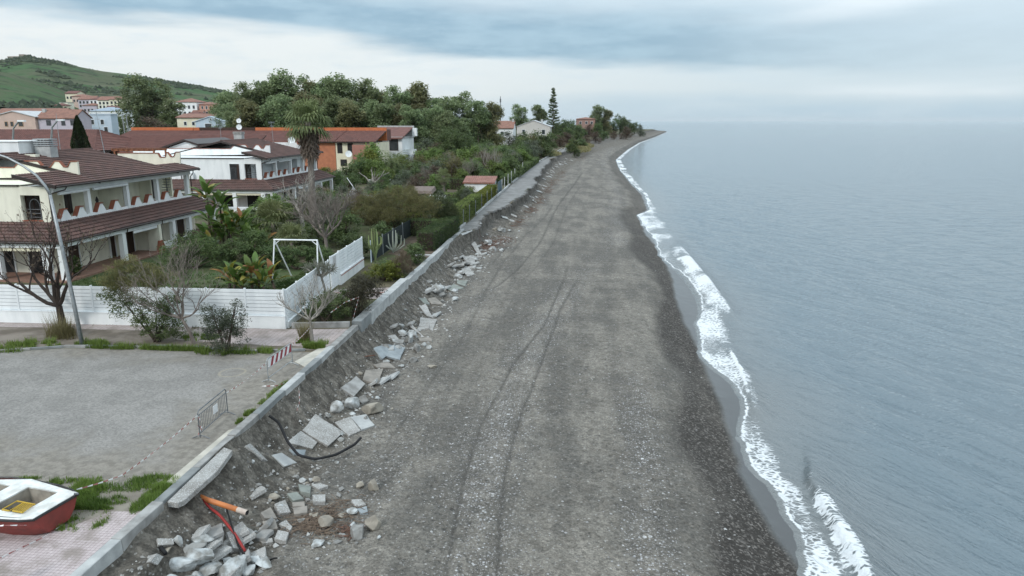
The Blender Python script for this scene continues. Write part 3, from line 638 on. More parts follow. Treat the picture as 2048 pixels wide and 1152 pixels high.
# ---------------- concrete kerb along the edge
def kerb():
    r = thing('promenade_kerb', 'long concrete kerb along the broken edge of the promenade', 'kerb', (-12.75, 20, 0))
    rg = random.Random(3); y = 8.0
    while y < 74.4:
        ln = rg.uniform(1.6, 2.6)
        if 37.2 < y < 49: 
            x0, x1, top = -12.98, -12.42, .30
        elif 49 <= y: x0, x1, top = -12.88, -12.46, .16
        else: x0, x1, top = -12.9, -12.56, .13
        if 33.0 < y < 37.2: top = .10
        if 18.0 < y < 22.0: x1 = -12.62; top = .09
        j = lambda a: rg.uniform(-a, a)
        b = [(x0, y, -.55), (x1 + j(.02), y, -.55), (x1 + j(.02), y + ln - .015, -.55), (x0, y + ln - .015, -.55)]
        dz = j(.02)
        t = [(x0 + j(.015), y, top + dz), (x1 + j(.03), y, top + dz + j(.01)), (x1 + j(.03), y + ln - .015, top + dz + j(.01)), (x0 + j(.015), y + ln - .015, top + dz)]
        MB().hexa(b, t).build('kerb_block', (mConc, mConcLt, mConcDk)[rg.choice((0, 0, 1, 2) if y < 37 else (2, 1, 1))], r, bevel=.015)
        y += ln
kerb()
# pale concrete strips and a broken slab on the edge of the car park
for nm, poly, z, lab in (('concrete_strip', [(-13.25, 19.9), (-12.92, 19.9), (-12.92, 24.2), (-13.15, 24.0)], .05, 'pale concrete strip between the car park sand and the kerb beside the leaning slab'),
                    ('cracked_slab', [(-13.75, 31.9), (-12.92, 31.2), (-12.92, 34.4), (-13.3, 34.2)], .05, 'pale cracked concrete slab at the kerb behind the striped barrier')):
    o = MB().prism(poly, 'z', -.05, z).build(nm, M('pale_slab', (.50, .47, .41), (.38, .36, .31), 1.6, .9, .3, 15), None, loc=(poly[0][0], poly[0][1], 0)); tag(o, lab, 'slab')
def strip_kerb():
    r = thing('planting_kerb', 'low kerb stones between the car park and the soil strip with trees', 'kerb', (-22, 33.4, 0))
    pts = [(-75, 31.0), (-29.5, 32.05), (-26.6, 33.05), (-21, 33.55), (-16.5, 33.3), (-13.9, 33.7)]
    for i in range(len(pts) - 1):
        a, b = Vector((*pts[i], 0)), Vector((*pts[i + 1], 0)); n = max(1, int((b - a).length / 1.05)); dv = (b - a) / n; nrm = Vector((-dv.y, dv.x, 0)).normalized() * .07
        for k in range(n):
            if i == 0 and k < n - 14: continue
            p, q = a + dv * k, a + dv * (k + .985); tz = random.uniform(.10, .15)
            MB().prism([tuple((p - nrm).xy), tuple((q - nrm).xy), tuple((q + nrm).xy), tuple((p + nrm).xy)], 'z', -.1, tz).build('kerb_stone', mConcDk if (k % 3) else mConc, r)
strip_kerb()
o = MB().prism([(-16.2, 37.55), (-13.0, 38.05), (-13.0, 38.25), (-16.2, 37.75)], 'z', -.05, .32).build('planter_wall', mConc, None, loc=(-14.6, 37.9, 0)); tag(o, 'low concrete planter wall under the dark shrubs behind the pink pavement', 'wall')
o = box('bed_edging', mConcLt, (-15.8, 60.2, -.02, -12.9, 60.5, .12), loc=(-14.3, 60.3, 0)); tag(o, 'pale edging strip in front of the bare garden bed', 'edging')
# ============================================================ BUILDINGS
OFF = Vector((0, 0, 0))
class HB(MB):
    """MB whose coordinates are shifted by the villa's offset"""
    def build(s, *a, **k):
        s.v = [(x + OFF.x, y + OFF.y, z + OFF.z) for x, y, z in s.v]; return MB.build(s, *a, **k)
def hbox(name, mat, b, parent, **k): return HB().box(*b).build(name, mat, parent, **k)
def tile_roof(name, A, B, Cc, D, parent, mat, course=.38, tile=.28, amp=.035, off=True):
    """rows of overlapping pantiles over the quad A-B (eave) to D-C (ridge)"""
    A, B, Cc, D = [np.array(p, float) + (np.array(OFF) if off else 0) for p in (A, B, Cc, D)]
    o0 = np.array(root_loc(parent)); A, B, Cc, D = A - o0, B - o0, Cc - o0, D - o0
    up = np.cross(B - A, D - A); up = up / np.linalg.norm(up); up = up if up[2] > 0 else -up
    n = max(2, int(round(np.linalg.norm((D + Cc - A - B) / 2) / course)))
    m = max(2, int(round(max(np.linalg.norm(B - A), np.linalg.norm(Cc - D)) / tile))) * 2
    uu = np.linspace(0, 1, m + 1); wave = (np.arange(m + 1) % 2) * amp
    V = []; Q = []; b = 0; rg = np.random.default_rng(int(abs(A[0] * 13 + A[1] * 7)) % 9999)
    for k in range(n):
        for j, (v, h) in enumerate(((k / n, .085), ((k + 1.06) / n, .012))):
            L = A + (D - A) * v; Rr = B + (Cc - B) * v
            V.append(L[None] + (Rr - L)[None] * uu[:, None] + up[None] * (h + wave + rg.normal(0, .004, m + 1))[:, None])
        V.insert(len(V) - 2, V[-2] - up[None] * .085)
        i = np.arange(m)
        for r_ in range(2):
            s = b + r_ * (m + 1); Q.append(np.stack([s + i, s + i + 1, s + m + 2 + i, s + m + 1 + i], 1))
        b += 3 * (m + 1)
    me = npmesh(name, np.concatenate(V), np.concatenate(Q), None, False)
    o = link(name, me, mat, parent); o['kind'] = 'stuff'; return o
def deck(name, A, B, Cc, D, th, parent, mat):
    """solid board under the tiles"""
    lo = [(p[0], p[1], p[2] - th) for p in (A, B, Cc, D)]; return HB().hexa(lo, [(p[0], p[1], p[2] - .004) for p in (A, B, Cc, D)]).build(name, mat, parent)
def crenel_profile(a0, a1, zlo, zhi, base, teeth, flat, slope):
    """outline along one axis: teeth (centres) rise from zlo to zhi"""
    p = [(a0, base), (a0, zlo)]
    for c in teeth: p += [(c - flat / 2 - slope, zlo), (c - flat / 2, zhi), (c + flat / 2, zhi), (c + flat / 2 + slope, zlo)]
    p += [(a1, zlo), (a1, base)]; return p
def caps(profile, axis, d0, d1, parent, mat, th=.06):
    """terracotta copings following the top of a parapet"""
    for (a, za), (b, zb) in zip(profile[1:-2], profile[2:-1]):
        if abs(a - b) + abs(za - zb) < .05: continue
        L = math.hypot(b - a, zb - za); n = (-(zb - za) / L * th, (b - a) / L * th)
        q = [(a, za), (b, zb), (b + n[0], zb + n[1]), (a + n[0], za + n[1])]
        HB().prism(q if axis == 'y' else q, axis, d0, d1).build('coping', mat, parent)
def pprism(name, prof, axis, d0, d1, mat, parent): return HB().prism(prof, axis, d0, d1).build(name, mat, parent)
def window_part(parent, mat_frame, mat_pane, b, axis, depth=.06):
    """frame with a pane set into it; b=(x0,y0,z0,x1,y1,z1) on the wall face"""
    x0, y0, z0, x1, y1, z1 = b
    if axis == 'y':   # faces -y at y0
        f = HB().box(x0 - .07, y0 - depth, z0 - .07, x0, y0, z1 + .07).box(x1, y0 - depth, z0 - .07, x1 + .07, y0, z1 + .07).box(x0, y0 - depth, z1, x1, y0, z1 + .07).box(x0, y0 - depth - .03, z0 - .07, x1, y0, z0).build('window', mat_frame, parent)
        HB().box(x0, y0 - .02, z0, x1, y0 - .003, z1).build('pane', mat_pane, f)
    else:             # faces +x at x1
        f = HB().box(x1, y0 - .07, z0 - .07, x1 + depth, y0, z1 + .07).box(x1, y1, z0 - .07, x1 + depth, y1 + .07, z1 + .07).box(x1, y0, z1, x1 + depth, y1, z1 + .07).box(x1, y0, z0 - .07, x1 + depth + .03, y1, z0).build('window', mat_frame, parent)
        HB().box(x1 + .003, y0, z0, x1 + .02, y1, z1).build('pane', mat_pane, f)
    return f
mTileFloor = M('terracotta_floor', (.26, .15, .11), (.20, .12, .09), 3, .7)
def dish(parent, c, r=.42, face=(.5, -.85, .2)):
    """satellite dish: shallow bowl on a short arm"""
    f = Vector(face).normalized(); q = f.to_track_quat('Z', 'Y'); mb = HB(); n = 12; rings = []
    for k, (rr, h) in enumerate(((.05, 0), (r * .6, r * .07), (r, r * .2), (r * .98, r * .22), (r * .55, r * .1), (.04, .03))):
        rings.append([Vector(c) + q @ Vector((rr * math.cos(6.283 * i / n), rr * math.sin(6.283 * i / n), h)) for i in range(n)])
    for a in rings: mb.v += [tuple(p) for p in a]
    for k in range(5):
        for i in range(n): mb.f.append((k*n+i, k*n+(i+1)%n, (k+1)*n+(i+1)%n, (k+1)*n+i))
    o = mb.build('satellite_dish', mWhite, parent)
    HB().tube([Vector(c) - f * .02, Vector(c) + Vector((0, 0, -.45)) - f * .15], .025, 5).tube([Vector(c) + q @ Vector((0, -r * .9, r * .2)), Vector(c) + f * r * 1.1], .012, 4).build('dish_arm', mGalv, o)
    return o
def aerial(parent, base, h, tilt=(0, 0), yagi=True):
    b = Vector(base); t = b + Vector((tilt[0], tilt[1], h)); mb = HB().tube([b, t], [.035, .022], 5)
    if yagi:
        for z0, L, n in ((.96, .9, 7), (.80, .5, 4)):
            p = b.lerp(t, z0); mb.tube([p + Vector((-L / 2, 0, 0)), p + Vector((L / 2, 0, 0))], .014, 4)
            for k in range(n):
                q = p + Vector((-L / 2 + L * k / (n - 1), 0, 0)); mb.tube([q + Vector((0, -.1, -.16)), q + Vector((0, .1, .16))], .010, 3)
    return mb.build('aerial', mGalv, parent)

def villa(name, label, off, wall, first):
    global OFF
    OFF = Vector(off); r = thing(name, label, 'house', tuple(Vector((-46, 58, 0)) + OFF))
    # ---- bodies
    hbox('ground_floor', wall, (-60, 49.9, 0, -39.7, 69.9, 3.9), r)
    up = HB().box(-60, 50.0, 3.9, -42.2, 69.7, 6.74)
    up.box(-42.2, 50.0, 3.9, -39.7, 50.22, 4.15).box(-42.2, 50.0, 6.05, -39.7, 50.22, 6.70).box(-42.2, 50.0, 4.15, -42.02, 50.22, 6.05).box(-40.45, 50.0, 4.15, -39.7, 50.22, 6.05)
    up.box(-42.2, 69.45, 3.9, -41.6, 69.7, 6.7).box(-40.2, 69.45, 3.9, -39.7, 69.7, 6.7)
    up.build('upper_floor', wall, r)
    hbox('balcony_slab', wall, (-42.19, 50.23, 3.86, -39.62, 69.44, 4.02), r)
    hbox('partition', wall, (-42.19, 59.05, 4.02, -39.95, 59.25, 6.6), r)
    hbox('partition', wall, (-42.19, 53.2, 4.02, -41.1, 53.36, 6.6), r)
    hbox('partition', wall, (-42.19, 65.0, 4.02, -41.0, 65.16, 6.6), r)
    hbox('soffit', mWhiteWall, (-42.19, 50.23, 6.60, -38.95, 69.44, 6.68), r)
    hbox('beam', mWhiteWall, (-39.78, 50.23, 6.22, -39.42, 69.44, 6.60), r)
    for y in (54.1, 59.15, 63.7, 68.9): hbox('column', mWhiteWall, (-39.8, y - .17, 4.02, -39.46, y + .17, 6.22), r)
    # ---- balcony parapet: low wall with sloping white teeth, terracotta copings
    teeth = [51.2, 53.0, 55.4, 57.4, 60.4, 62.3, 65.0, 67.2]
    prof = crenel_profile(50.23, 69.44, 4.22, 4.86, 3.95, teeth, .42, .42)
    pprism('balcony_parapet', prof, 'x', -39.66, -39.50, mWhiteWall, r)
    for c in teeth:
        HB().prism([(c - .63, 4.225), (c - .21, 4.865), (c + .23, 4.865), (c + .23, 4.93), (c - .25, 4.93), (c - .70, 4.225)], 'x', -39.78, -39.40).build('coping', mTerra, r)
    HB().box(-39.8, 50.3, 4.17, -39.67, 69.3, 4.23).build('coping', mTerra, r)
    # ---- doors, shutters, fittings of the balcony
    for y0, y1 in ((50.6, 52.0), (54.6, 55.5), (61.6, 62.8), (66.2, 67.3)):
        dd = hbox('shutter_door', mWood, (-42.17, y0, 4.05, -42.08, y1, 6.15), r)
        for k in range(2): hbox('door_panel', mGutter, (-42.075, y0 + .08 + k * (y1 - y0) / 2, 4.2, -42.055, y0 - .06 + (k + 1) * (y1 - y0) / 2, 6.0), dd)
    if first:
        ac = hbox('air_conditioner', mWhite, (-42.15, 60.0, 5.2, -41.7, 61.1, 6.0), r); HB().lathe([(.3, 0), (.3, .03)], 0, 0, 14)
        hbox('fan_grille', mDarkSteel, (-41.695, 60.1, 5.28, -41.67, 60.6, 5.92), ac)
        HB().tube([(-40.2, 56.0, 4.1), (-40.2, 56.0, 5.0)], [.16, .1], 8).tube([(-40.2, 56.0, 5.0), (-40.2, 56.0, 5.35)], [.16, .03], 8).build('closed_parasol', mDark, r)
        fl = HB()
        for k in range(8): fl.box(-41.9 + .02 * k, 68.0 + .05 * k, 4.2 + k * .26, -41.2 + .02 * k, 68.35 + .05 * k, 4.24 + k * .26)
        fl.tube([(-41.2, 68.0, 4.1), (-41.2, 68.0, 6.5)], .04, 6); fl.build('spiral_stair', mDarkSteel, r)
    for y0, y1 in ((50.5, 53.8), (54.5, 58.9)):
        HB().tube([(-39.3, y0, 6.12), (-39.3, y1, 6.12)], .11, 8).build('awning_roll', mWhite, r)
    # curved iron rail in the side opening
    mb = HB(); 
    for k in range(3): mb.tube([(-41.9, 50.35, 4.35 + .3 * k), (-40.5, 50.35, 4.35 + .3 * k)], .025, 5)
    mb.tube([(-41.6, 50.3, 4.2)] + [(-41.6 + .42 * (1 - math.cos(a)), 50.3, 5.2 + .55 * math.sin(a)) for a in np.linspace(0, 3.14, 8)] + [(-40.76, 50.3, 4.2)], .03, 5)
    mb.build('iron_rail', mDarkSteel, r)
    hbox('window_sill', mTerra, (-42.1, 49.93, 4.09, -40.4, 50.3, 4.16), r)
    # ---- upper roofs
    sl = .235; zr = lambda x: 6.80 + (-38.7 - x) * sl
    def slope(x0, x1, y0, y1):
        A, B, Cc, D = (x0, y0, zr(x0)), (x0, y1, zr(x0)), (x1, y1, zr(x1)), (x1, y0, zr(x1))
        deck('roof_deck', A, B, Cc, D, .14, r, mGutter); tile_roof('roof_tiles', A, B, Cc, D, r, mRoof, .52, .3)
    slope(-38.7, -42.0, 49.5, 54.5); slope(-38.7, -47.2, 54.5, 66.0); slope(-38.7, -41.0, 66.0, 69.9)
    A, B, Cc, D = (-56, 66, 6.8), (-56, 54.5, 6.8), (-47.2, 54.5, zr(-47.2)), (-47.2, 66, zr(-47.2)); deck('roof_deck', A, B, Cc, D, .14, r, mGutter); tile_roof('roof_tiles', A, B, Cc, D, r, mRoof)
    HB().tube([(-47.2, 54.5, zr(-47.2) + .06), (-47.2, 66, zr(-47.2) + .06)], .13, 6).build('ridge_cap', mRoof, r)
    for y, x1 in ((49.5, -42.0), (54.5, -47.2), (66.0, -47.2), (69.9, -41.0)):
        HB().prism([(-38.65, zr(-38.65) - .20), (-38.65, zr(-38.65) + .07), (x1, zr(x1) + .07), (x1, zr(x1) - .20)], 'y', y - .06, y + .04).build('verge_board', mGutter, r)
    HB().tube([(-38.62, 49.5, 6.74), (-38.62, 69.9, 6.74)], .085, 6).build('gutter', mGutter, r)
    HB().tube([(-38.62, 50.6, 6.7), (-38.7, 50.5, 6.45), (-39.3, 50.05, 6.25), (-39.62, 49.93, 6.1), (-39.62, 49.93, 4.1)], .05, 6).build('downpipe', mGutter, r)
    HB().tube([(-38.62, 68.6, 6.7), (-38.7, 68.7, 6.45), (-39.35, 69.6, 6.2), (-39.6, 69.75, 6.0), (-39.6, 69.75, 4.1)], .05, 6).build('downpipe', mGutter, r)
    # ---- terraces behind crenelled parapets
    hbox('roof_edge', mGutter, (-60, 49.86, 6.74, -42.05, 50.1, 6.82), r)
    hbox('terrace_floor', wall, (-60, 50.1, 6.745, -42.05, 54.5, 6.80), r)
    pr = [(-60, 6.7), (-60, 7.78), (-45.9, 7.78), (-45.3, 8.3), (-43.8, 8.3), (-43.35, 7.8), (-42.75, 7.8), (-42.3, 8.3), (-41.95, 8.3), (-41.6, 7.85), (-41.25, 7.85), (-40.95, 8.3), (-40.4, 8.3), (-40.4, 7.1)]
    pprism('parapet', pr, 'y', 54.5, 54.68, wall, r); caps(pr, 'y', 54.44, 54.74, r, mTerra)
    pr2 = [(-47.0, 7.0), (-47.0, 8.3), (-42.7, 8.3), (-42.5, 7.9), (-41.9, 7.9), (-41.7, 8.42), (-41.35, 7.95), (-41.0, 7.95), (-40.75, 8.42), (-40.35, 8.42), (-40.45, 7.1)]
    pprism('parapet', pr2, 'y', 69.5, 69.68, wall, r); caps(pr2, 'y', 69.44, 69.74, r, mTerra)
    hbox('terrace_floor', mTileFloor, (-60, 66.1, 6.745, -41.05, 69.5, 6.80), r)
    if first:
        t = hbox('stair_tower', mWhiteWall, (-54, 56.6, 7.0, -47.0, 59.6, 9.78), r); hbox('tower_coping', mWhiteWall, (-54.1, 56.5, 9.78, -46.9, 59.7, 9.86), r)
        hbox('tower_step', wall, (-47.0, 56.7, 7.5, -45.7, 57.2, 8.75), r)
        ch = hbox('chimney', mConcLt, (-46.7, 58.0, 8.3, -45.3, 58.9, 9.35), r)
        for k in range(4): hbox('chimney_slot', mGreyWall, (-46.75 , 57.95, 9.4 + .17 * k, -45.25, 58.95, 9.5 + .17 * k), ch)
        for k in range(5): HB().tube([(-46.6 + .3 * k, 58.45, 9.3), (-46.6 + .3 * k, 58.45, 10.02)], .1, 6).build('flue', mConcLt, ch)
        aerial(r, (-45.6, 65.5, 8.3), 4.2, (-.35, 0)); aerial(r, (-50.5, 66, 8.2), 4.0, (.1, 0), False)
        pg = HB(); 
        for k in range(9): pg.box(-48.4 + .56 * k, 70.6, 8.6, -48.3 + .56 * k, 73.2, 8.72)
        pg.box(-48.5, 70.8, 8.45, -43.8, 70.95, 8.6).box(-48.5, 72.9, 8.45, -43.8, 73.05, 8.6)
        for x in (-48.3, -44.0): pg.box(x, 70.8, 6.8, x + .14, 70.94, 8.45).box(x, 72.9, 6.8, x + .14, 73.04, 8.45)
        pg.build('timber_pergola', M('orange_timber', (.26, .10, .05), (.2, .08, .045), 4, .7), r)
    else:
        for (x, y) in ((-49.8, 63.5),):
            ch = hbox('chimney', mConcLt, (x, y, 7.6, x + 1.2, y + .9, 9.6), r); hbox('chimney_top', mConc, (x - .08, y - .08, 9.6, x + 1.28, y + .98, 9.95), ch)
        dish(r, (-48.9, 63.6, 10.6), .40, (.4, -.9, .15)); dish(r, (-48.9, 63.7, 11.5), .36, (.2, -.9, .2)); aerial(r, (-48.85, 64, 9.6), 2.6, (0, 0), False)
        aerial(r, (-45.0, 66.3, 8.0), 3.4, (-.1, 0)); aerial(r, (-52.2, 64.3, 7.9), 3.2)
        dish(r, (-42.9, 68.2, 8.6), .55, (.35, -.9, .25))
        # older gabled wing on the landward side
        g = HB().prism([(-58.0, 0), (-58.0, 7.0), (-52.6, 8.7), (-50.9, 8.2), (-50.9, 0)], 'y', 55.0, 66.0).build('wing', wall, r)
        for a, b in (((-58.6, 6.9), (-52.6, 8.82)), ((-52.6, 8.82), (-50.6, 8.2))):
            HB().prism([a, b, (b[0], b[1] + .25), (a[0], a[1] + .25)], 'y', 54.6, 66.2).build('wing_roof', mGutter, g)
        fw = window_part(r, mWhite, mDark, (-44.0, 50.0, 3.98, -42.75, 50.0, 6.05), 'y', .05)
        HB().box(-43.0, 49.90, 3.98, -42.72, 49.97, 6.05).build('shutter', mWood, fw)
        gr = HB()
        for k in range(9): gr.tube([(-43.9 + .1 * k, 49.9, 4.0), (-43.9 + .1 * k, 49.9 - .1 * math.sin(k), 5.0), (-43.9 + .1 * k, 49.9, 5.6)], .018, 4)
        gr.build('window_grille', mDarkSteel, fw)
        ac = hbox('air_conditioner', mWhite, (-50.0, 49.5, 4.1, -48.9, 49.95, 4.9), r); hbox('fan_grille', mDarkSteel, (-49.9, 49.47, 4.18, -49.4, 49.495, 4.82), ac)
        HB().tube([(-50.7, 49.9, 6.8), (-50.7, 49.9, 3.9)], .05, 6).build('downpipe', mGutter, r)
    # ---- porch roof round the ground floor (hip at the sea corner)
    E0, W0 = (-37.15, 47.25, 2.98), (-39.66, 49.88, 4.02)
    ea = (-37.15, 70.3, 2.98); wa = (-39.66, 70.3, 4.02); so = (-60, 47.25, 2.98); sw = (-60, 49.88, 4.02)
    deck('porch_roof_deck', E0, ea, wa, W0, .12, r, mGutter); tile_roof('porch_roof_tiles', E0, ea, wa, W0, r, mRoof, .48, .3)
    deck('porch_roof_deck', so, E0, W0, sw, .12, r, mGutter); tile_roof('porch_roof_tiles', so, E0, W0, sw, r, mRoof, .48, .3)
    HB().tube([(-37.15, 47.25, 3.06), (-39.66, 49.88, 4.10)], .10, 6).build('hip_cap', mRoof, r)
    HB().tube([(-37.08, 47.2, 2.93), (-37.08, 70.3, 2.93)], .085, 6).tube([(-60, 47.18, 2.93), (-37.08, 47.18, 2.93)], .085, 6).build('gutter', mGutter, r)
    HB().box(-37.65, 47.4, 2.52, -37.35, 70.1, 2.86).box(-60, 47.4, 2.52, -37.66, 47.7, 2.86).build('porch_beam', mWhiteWall, r)
    HB().box(-39.7, 47.7, 2.74, -37.65, 70.1, 2.80).build('porch_ceiling', mWhiteWall, r)
    hbox('porch_floor', mTileFloor, (-60, 47.1, 0, -37.0, 70.4, .14), r)
    for y in (47.75, 54.7, 62.1, 64.9, 69.6): hbox('porch_column', mWhiteWall, (-37.7, y - .22, .14, -37.3, y + .22, 2.52), r)
    hbox('porch_column', wall, (-38.4, 59.6, .14, -37.3, 60.0, 2.52), r)
    hbox('porch_wall', wall, (-39.69, 59.9, .14, -38.4, 60.1, 2.74), r)
    for x in (-38.6, -42.4, -46.5): hbox('porch_column', mWhiteWall, (x - .24, 47.35, .14, x + .24, 47.75, 2.52), r)
    for y0, y1 in ((51.0, 52.2), (56.1, 56.7), (57.9, 59.3), (66.3, 67.6)):
        d = hbox('door', mWood, (-39.695, y0, .14, -39.6, y1, 2.35), r); hbox('door_frame', mWhite, (-39.69, y0 - .1, .14, -39.55, y0 - .003, 2.42), d); hbox('door_frame', mWhite, (-39.69, y1 + .003, .14, -39.55, y1 + .1, 2.42), d)
    for x0, x1 in ((-41.9, -40.2), (-45.5, -43.2)):
        d = hbox('dark_opening', mDark, (x0, 49.83, .14, x1, 49.895, 2.35), r); hbox('door_frame', mWhite, (x0 - .1, 49.8, .14, x0 - .003, 49.895, 2.42), d); hbox('door_frame', mWhite, (x1 + .003, 49.8, .14, x1 + .1, 49.895, 2.42), d)  # flat near-black panel: the opening's dim interior put into the colour
    # scalloped awnings along the porch
    aw = HB(); n = 40
    for k in range(n):
        a = -46 + 7.6 * k / n; b = a + 7.6 / n; aw.prism([(a, 2.52), (a, 2.30), ((a + b) / 2, 2.22), (b, 2.30), (b, 2.52)], 'y', 47.50, 47.53)
    aw.build('awning_valance', mCream2, r)
    aw = HB()
    for k in range(20):
        a = 56 + 3.4 * k / 20; b = a + .17; aw.prism([(a, 2.50), (a, 2.32), ((a + b) / 2, 2.25), (b, 2.32), (b, 2.50)], 'x', -37.34, -37.31)
    aw.build('awning_valance', mWhite, r)
    for y in (54.95, 60.0): HB().tube([(-37.1, y, 2.9), (-37.15, y, 2.6), (-37.35, y + .1, 2.4), (-37.35, y + .1, .2)], .045, 6).build('downpipe', mGutter, r)
    pp = crenel_profile(60.3, 69.3, .75, .75, .1, [], 0, 0)
    HB().box(-37.6, 60.3, .1, -37.4, 69.4, .8).build('porch_parapet', mWhiteWall, r)
    HB().prism([(59.1, .12), (59.5, 1.1), (59.9, 1.1), (60.3, .12)], 'x', -37.45, -37.2).build('porch_buttress', mTerra, r)
    OFF = Vector((0, 0, 0)); return r
villa('seaside_villa', 'cream two storey villa with brown tiled roofs, recessed balconies and terracotta capped crenels', (0, 0, 0), mCream, True)
villa('seaside_villa', 'white two storey villa with brown tiled roofs standing behind the tall palm', (-1.6, 40, 0), mWhiteWall, False)
# white pergola beams sticking out past the cream villa's porch
r = thing('porch_pergola', 'white pergola beam on a slim post at the far end of the cream villa porch', 'pergola', (-36.4, 71.6, 0))
MB().box(-37.6, 71.0, 2.5, -33.4, 71.25, 2.75).build('beam', mWhiteWall, r); MB().box(-35.3, 71.0, 0, -35.05, 71.25, 2.5).build('post', mWhiteWall, r)

# ---------------- plain houses of the second row and of the village
def gable_house(name, label, x0, y0, x1, y1, z0, ze, zr, axis, wall, roof, wins=(), east=(), group=None, cat='house', eave=.5, chim=None, shut=None, fascia=None):
    r = thing(name, label, cat, ((x0 + x1) / 2, (y0 + y1) / 2, z0), group)
    xm, ym = (x0 + x1) / 2, (y0 + y1) / 2
    if axis == 'y':   # gable faces the camera
        MB().prism([(x0, z0), (x1, z0), (x1, ze), (xm, zr), (x0, ze)], 'y', y0, y1).build('wall', wall, r)
        k = (zr - ze) / (xm - x0)
        for s in (-1, 1):
            xe = x0 - eave if s < 0 else x1 + eave; A = (xe, ze - eave * k + .03); B = (xm, zr + .03)
            MB().prism([A, B, (B[0], B[1] + .22), (A[0], A[1] + .22)], 'y', y0 - eave * .6, y1 + eave * .6).build('roof', roof, r)
    elif axis == 'x':
        MB().prism([(y0, z0), (y1, z0), (y1, ze), (ym, zr), (y0, ze)], 'x', x0, x1).build('wall', wall, r)
        k = (zr - ze) / (ym - y0)
        for s in (-1, 1):
            ye = y0 - eave if s < 0 else y1 + eave; A = (ye, ze - eave * k + .03); B = (ym, zr + .03)
            MB().prism([A, B, (B[0], B[1] + .22), (A[0], A[1] + .22)], 'x', x0 - eave * .6, x1 + eave * .6).build('roof', roof, r)
    elif axis == 'hip':
        MB().box(x0, y0, z0, x1, y1, ze).build('wall', wall, r); e = eave; h = min(x1 - x0, y1 - y0) / 2
        if x1 - x0 >= y1 - y0: a, b = (x0 + h, ym, zr), (x1 - h, ym, zr)
        else: a, b = (xm, y0 + h, zr), (xm, y1 - h, zr)
        v = [(x0-e,y0-e,ze+.01),(x1+e,y0-e,ze+.01),(x1+e,y1+e,ze+.01),(x0-e,y1+e,ze+.01),(x0-e,y0-e,ze+.2),(x1+e,y0-e,ze+.2),(x1+e,y1+e,ze+.2),(x0-e,y1+e,ze+.2),a,b]
        f = [(3,2,1,0),(0,1,5,4),(1,2,6,5),(2,3,7,6),(3,0,4,7)] + ([(4,5,9,8),(6,7,8,9),(7,4,8),(5,6,9)] if x1-x0 >= y1-y0 else [(4,5,8),(5,6,9,8),(6,7,9),(7,4,8,9)])
        MB().add(v, f).build('roof', roof, r)
    else:             # flat
        MB().box(x0, y0, z0, x1, y1, ze).build('wall', wall, r); MB().box(x0 - .2, y0 - .2, ze + .002, x1 + .2, y1 + .2, ze + .35).build('roof', roof, r)
    for (wx, wz, ww, wh) in wins:
        f = MB().box(wx - ww/2 - .12, y0 - .09, wz - .12, wx + ww/2 + .12, y0 - .002, wz + wh + .12).build('window', mWhite if shut is None else shut, r); MB().box(wx - ww/2, y0 - .12, wz, wx + ww/2, y0 - .092, wz + wh).build('pane', mGlass, f)
    for (wy, wz, ww, wh) in east:
        f = MB().box(x1 + .002, wy - ww/2 - .12, wz - .12, x1 + .09, wy + ww/2 + .12, wz + wh + .12).build('window', mWhite if shut is None else shut, r); MB().box(x1 + .092, wy - ww/2, wz, x1 + .12, wy + ww/2, wz + wh).build('pane', mGlass, f)
    if chim: MB().box(chim[0], chim[1], ze, chim[0] + .9, chim[1] + .7, chim[2]).build('chimney', mConcLt, r)
    return r
mRoofPale = M('pale_roof_sheet', (.52, .53, .54), (.42, .43, .44), 1, .6)
# terraced row behind the villas: roofs slope towards the camera, bright fascia along the top
def terrace_unit(label, x0, x1, wall, fascia, wins, y0=150, ze=7.2, zr=9.35, top=10.05, z0=0, split=None):
    r = thing('terraced_house', label, 'house', ((x0 + x1) / 2, y0 + 5, z0), 'terraced row behind the villas')
    if split: MB().box(x0, y0 - 1.6, z0, split, y0 + 10, ze - .25).box(split, y0 + 1.0, z0, x1, y0 + 10, ze - .25).build('wall', wall, r)
    else: MB().box(x0, y0, z0, x1, y0 + 10, ze - .25).build('wall', wall, r)
    A, B, Cc, D = (x0 + .01, y0 - .8, ze), (x1 - .01, y0 - .8, ze), (x1 - .01, y0 + 8.2, zr), (x0 + .01, y0 + 8.2, zr)
    MB().hexa([(p[0], p[1], p[2] - .16) for p in (A, B, Cc, D)], [(p[0], p[1], p[2] - .01) for p in (A, B, Cc, D)]).build('roof_deck', mGutter, r)
    tile_roof('roof_tiles', A, B, Cc, D, r, mRoof2, .6, .5, .05, off=False)
    MB().box(x0 + .01, y0 + 8.25, ze, x1 - .01, y0 + 8.6, top).build('fascia', fascia, r)
    MB().box(x0 + .01, y0 + 8.61, ze, x1 - .01, y0 + 12, top - .4).build('rear_roof', mRoof2, r)
    for wx, wz, ww, wh in wins:
        yy = y0 if split is None else (y0 - 1.6 if wx < split else y0 + 1.0)
        f = MB().box(wx - ww/2 - .1, yy - .08, wz - .1, wx + ww/2 + .1, yy - .002, wz + wh + .1).build('window', mWood, r); MB().box(wx - ww/2, yy - .10, wz, wx + ww/2, yy - .082, wz + wh).build('pane', mDark, f)
    return r
terrace_unit('terraced house at the left end of the row, with an orange fascia above its roof', -103, -88, mCream2, mFasciaO, [(-95, 4, 1.2, 1.6)])
terrace_unit('terraced house left of the one with the dark fascia, orange trimmed', -87.9, -86.6, mCream2, mFasciaO, [])
terrace_unit('terraced house with a dark brown timber fascia above its roof', -86.5, -73.5, mCream, mWood, [(-80, 4, 1.2, 1.6)])
terrace_unit('terraced house with an orange fascia directly behind the tall palm', -73.4, -57.3, mOrange, mFasciaO, [(-66, 4, 1.2, 1.6)])
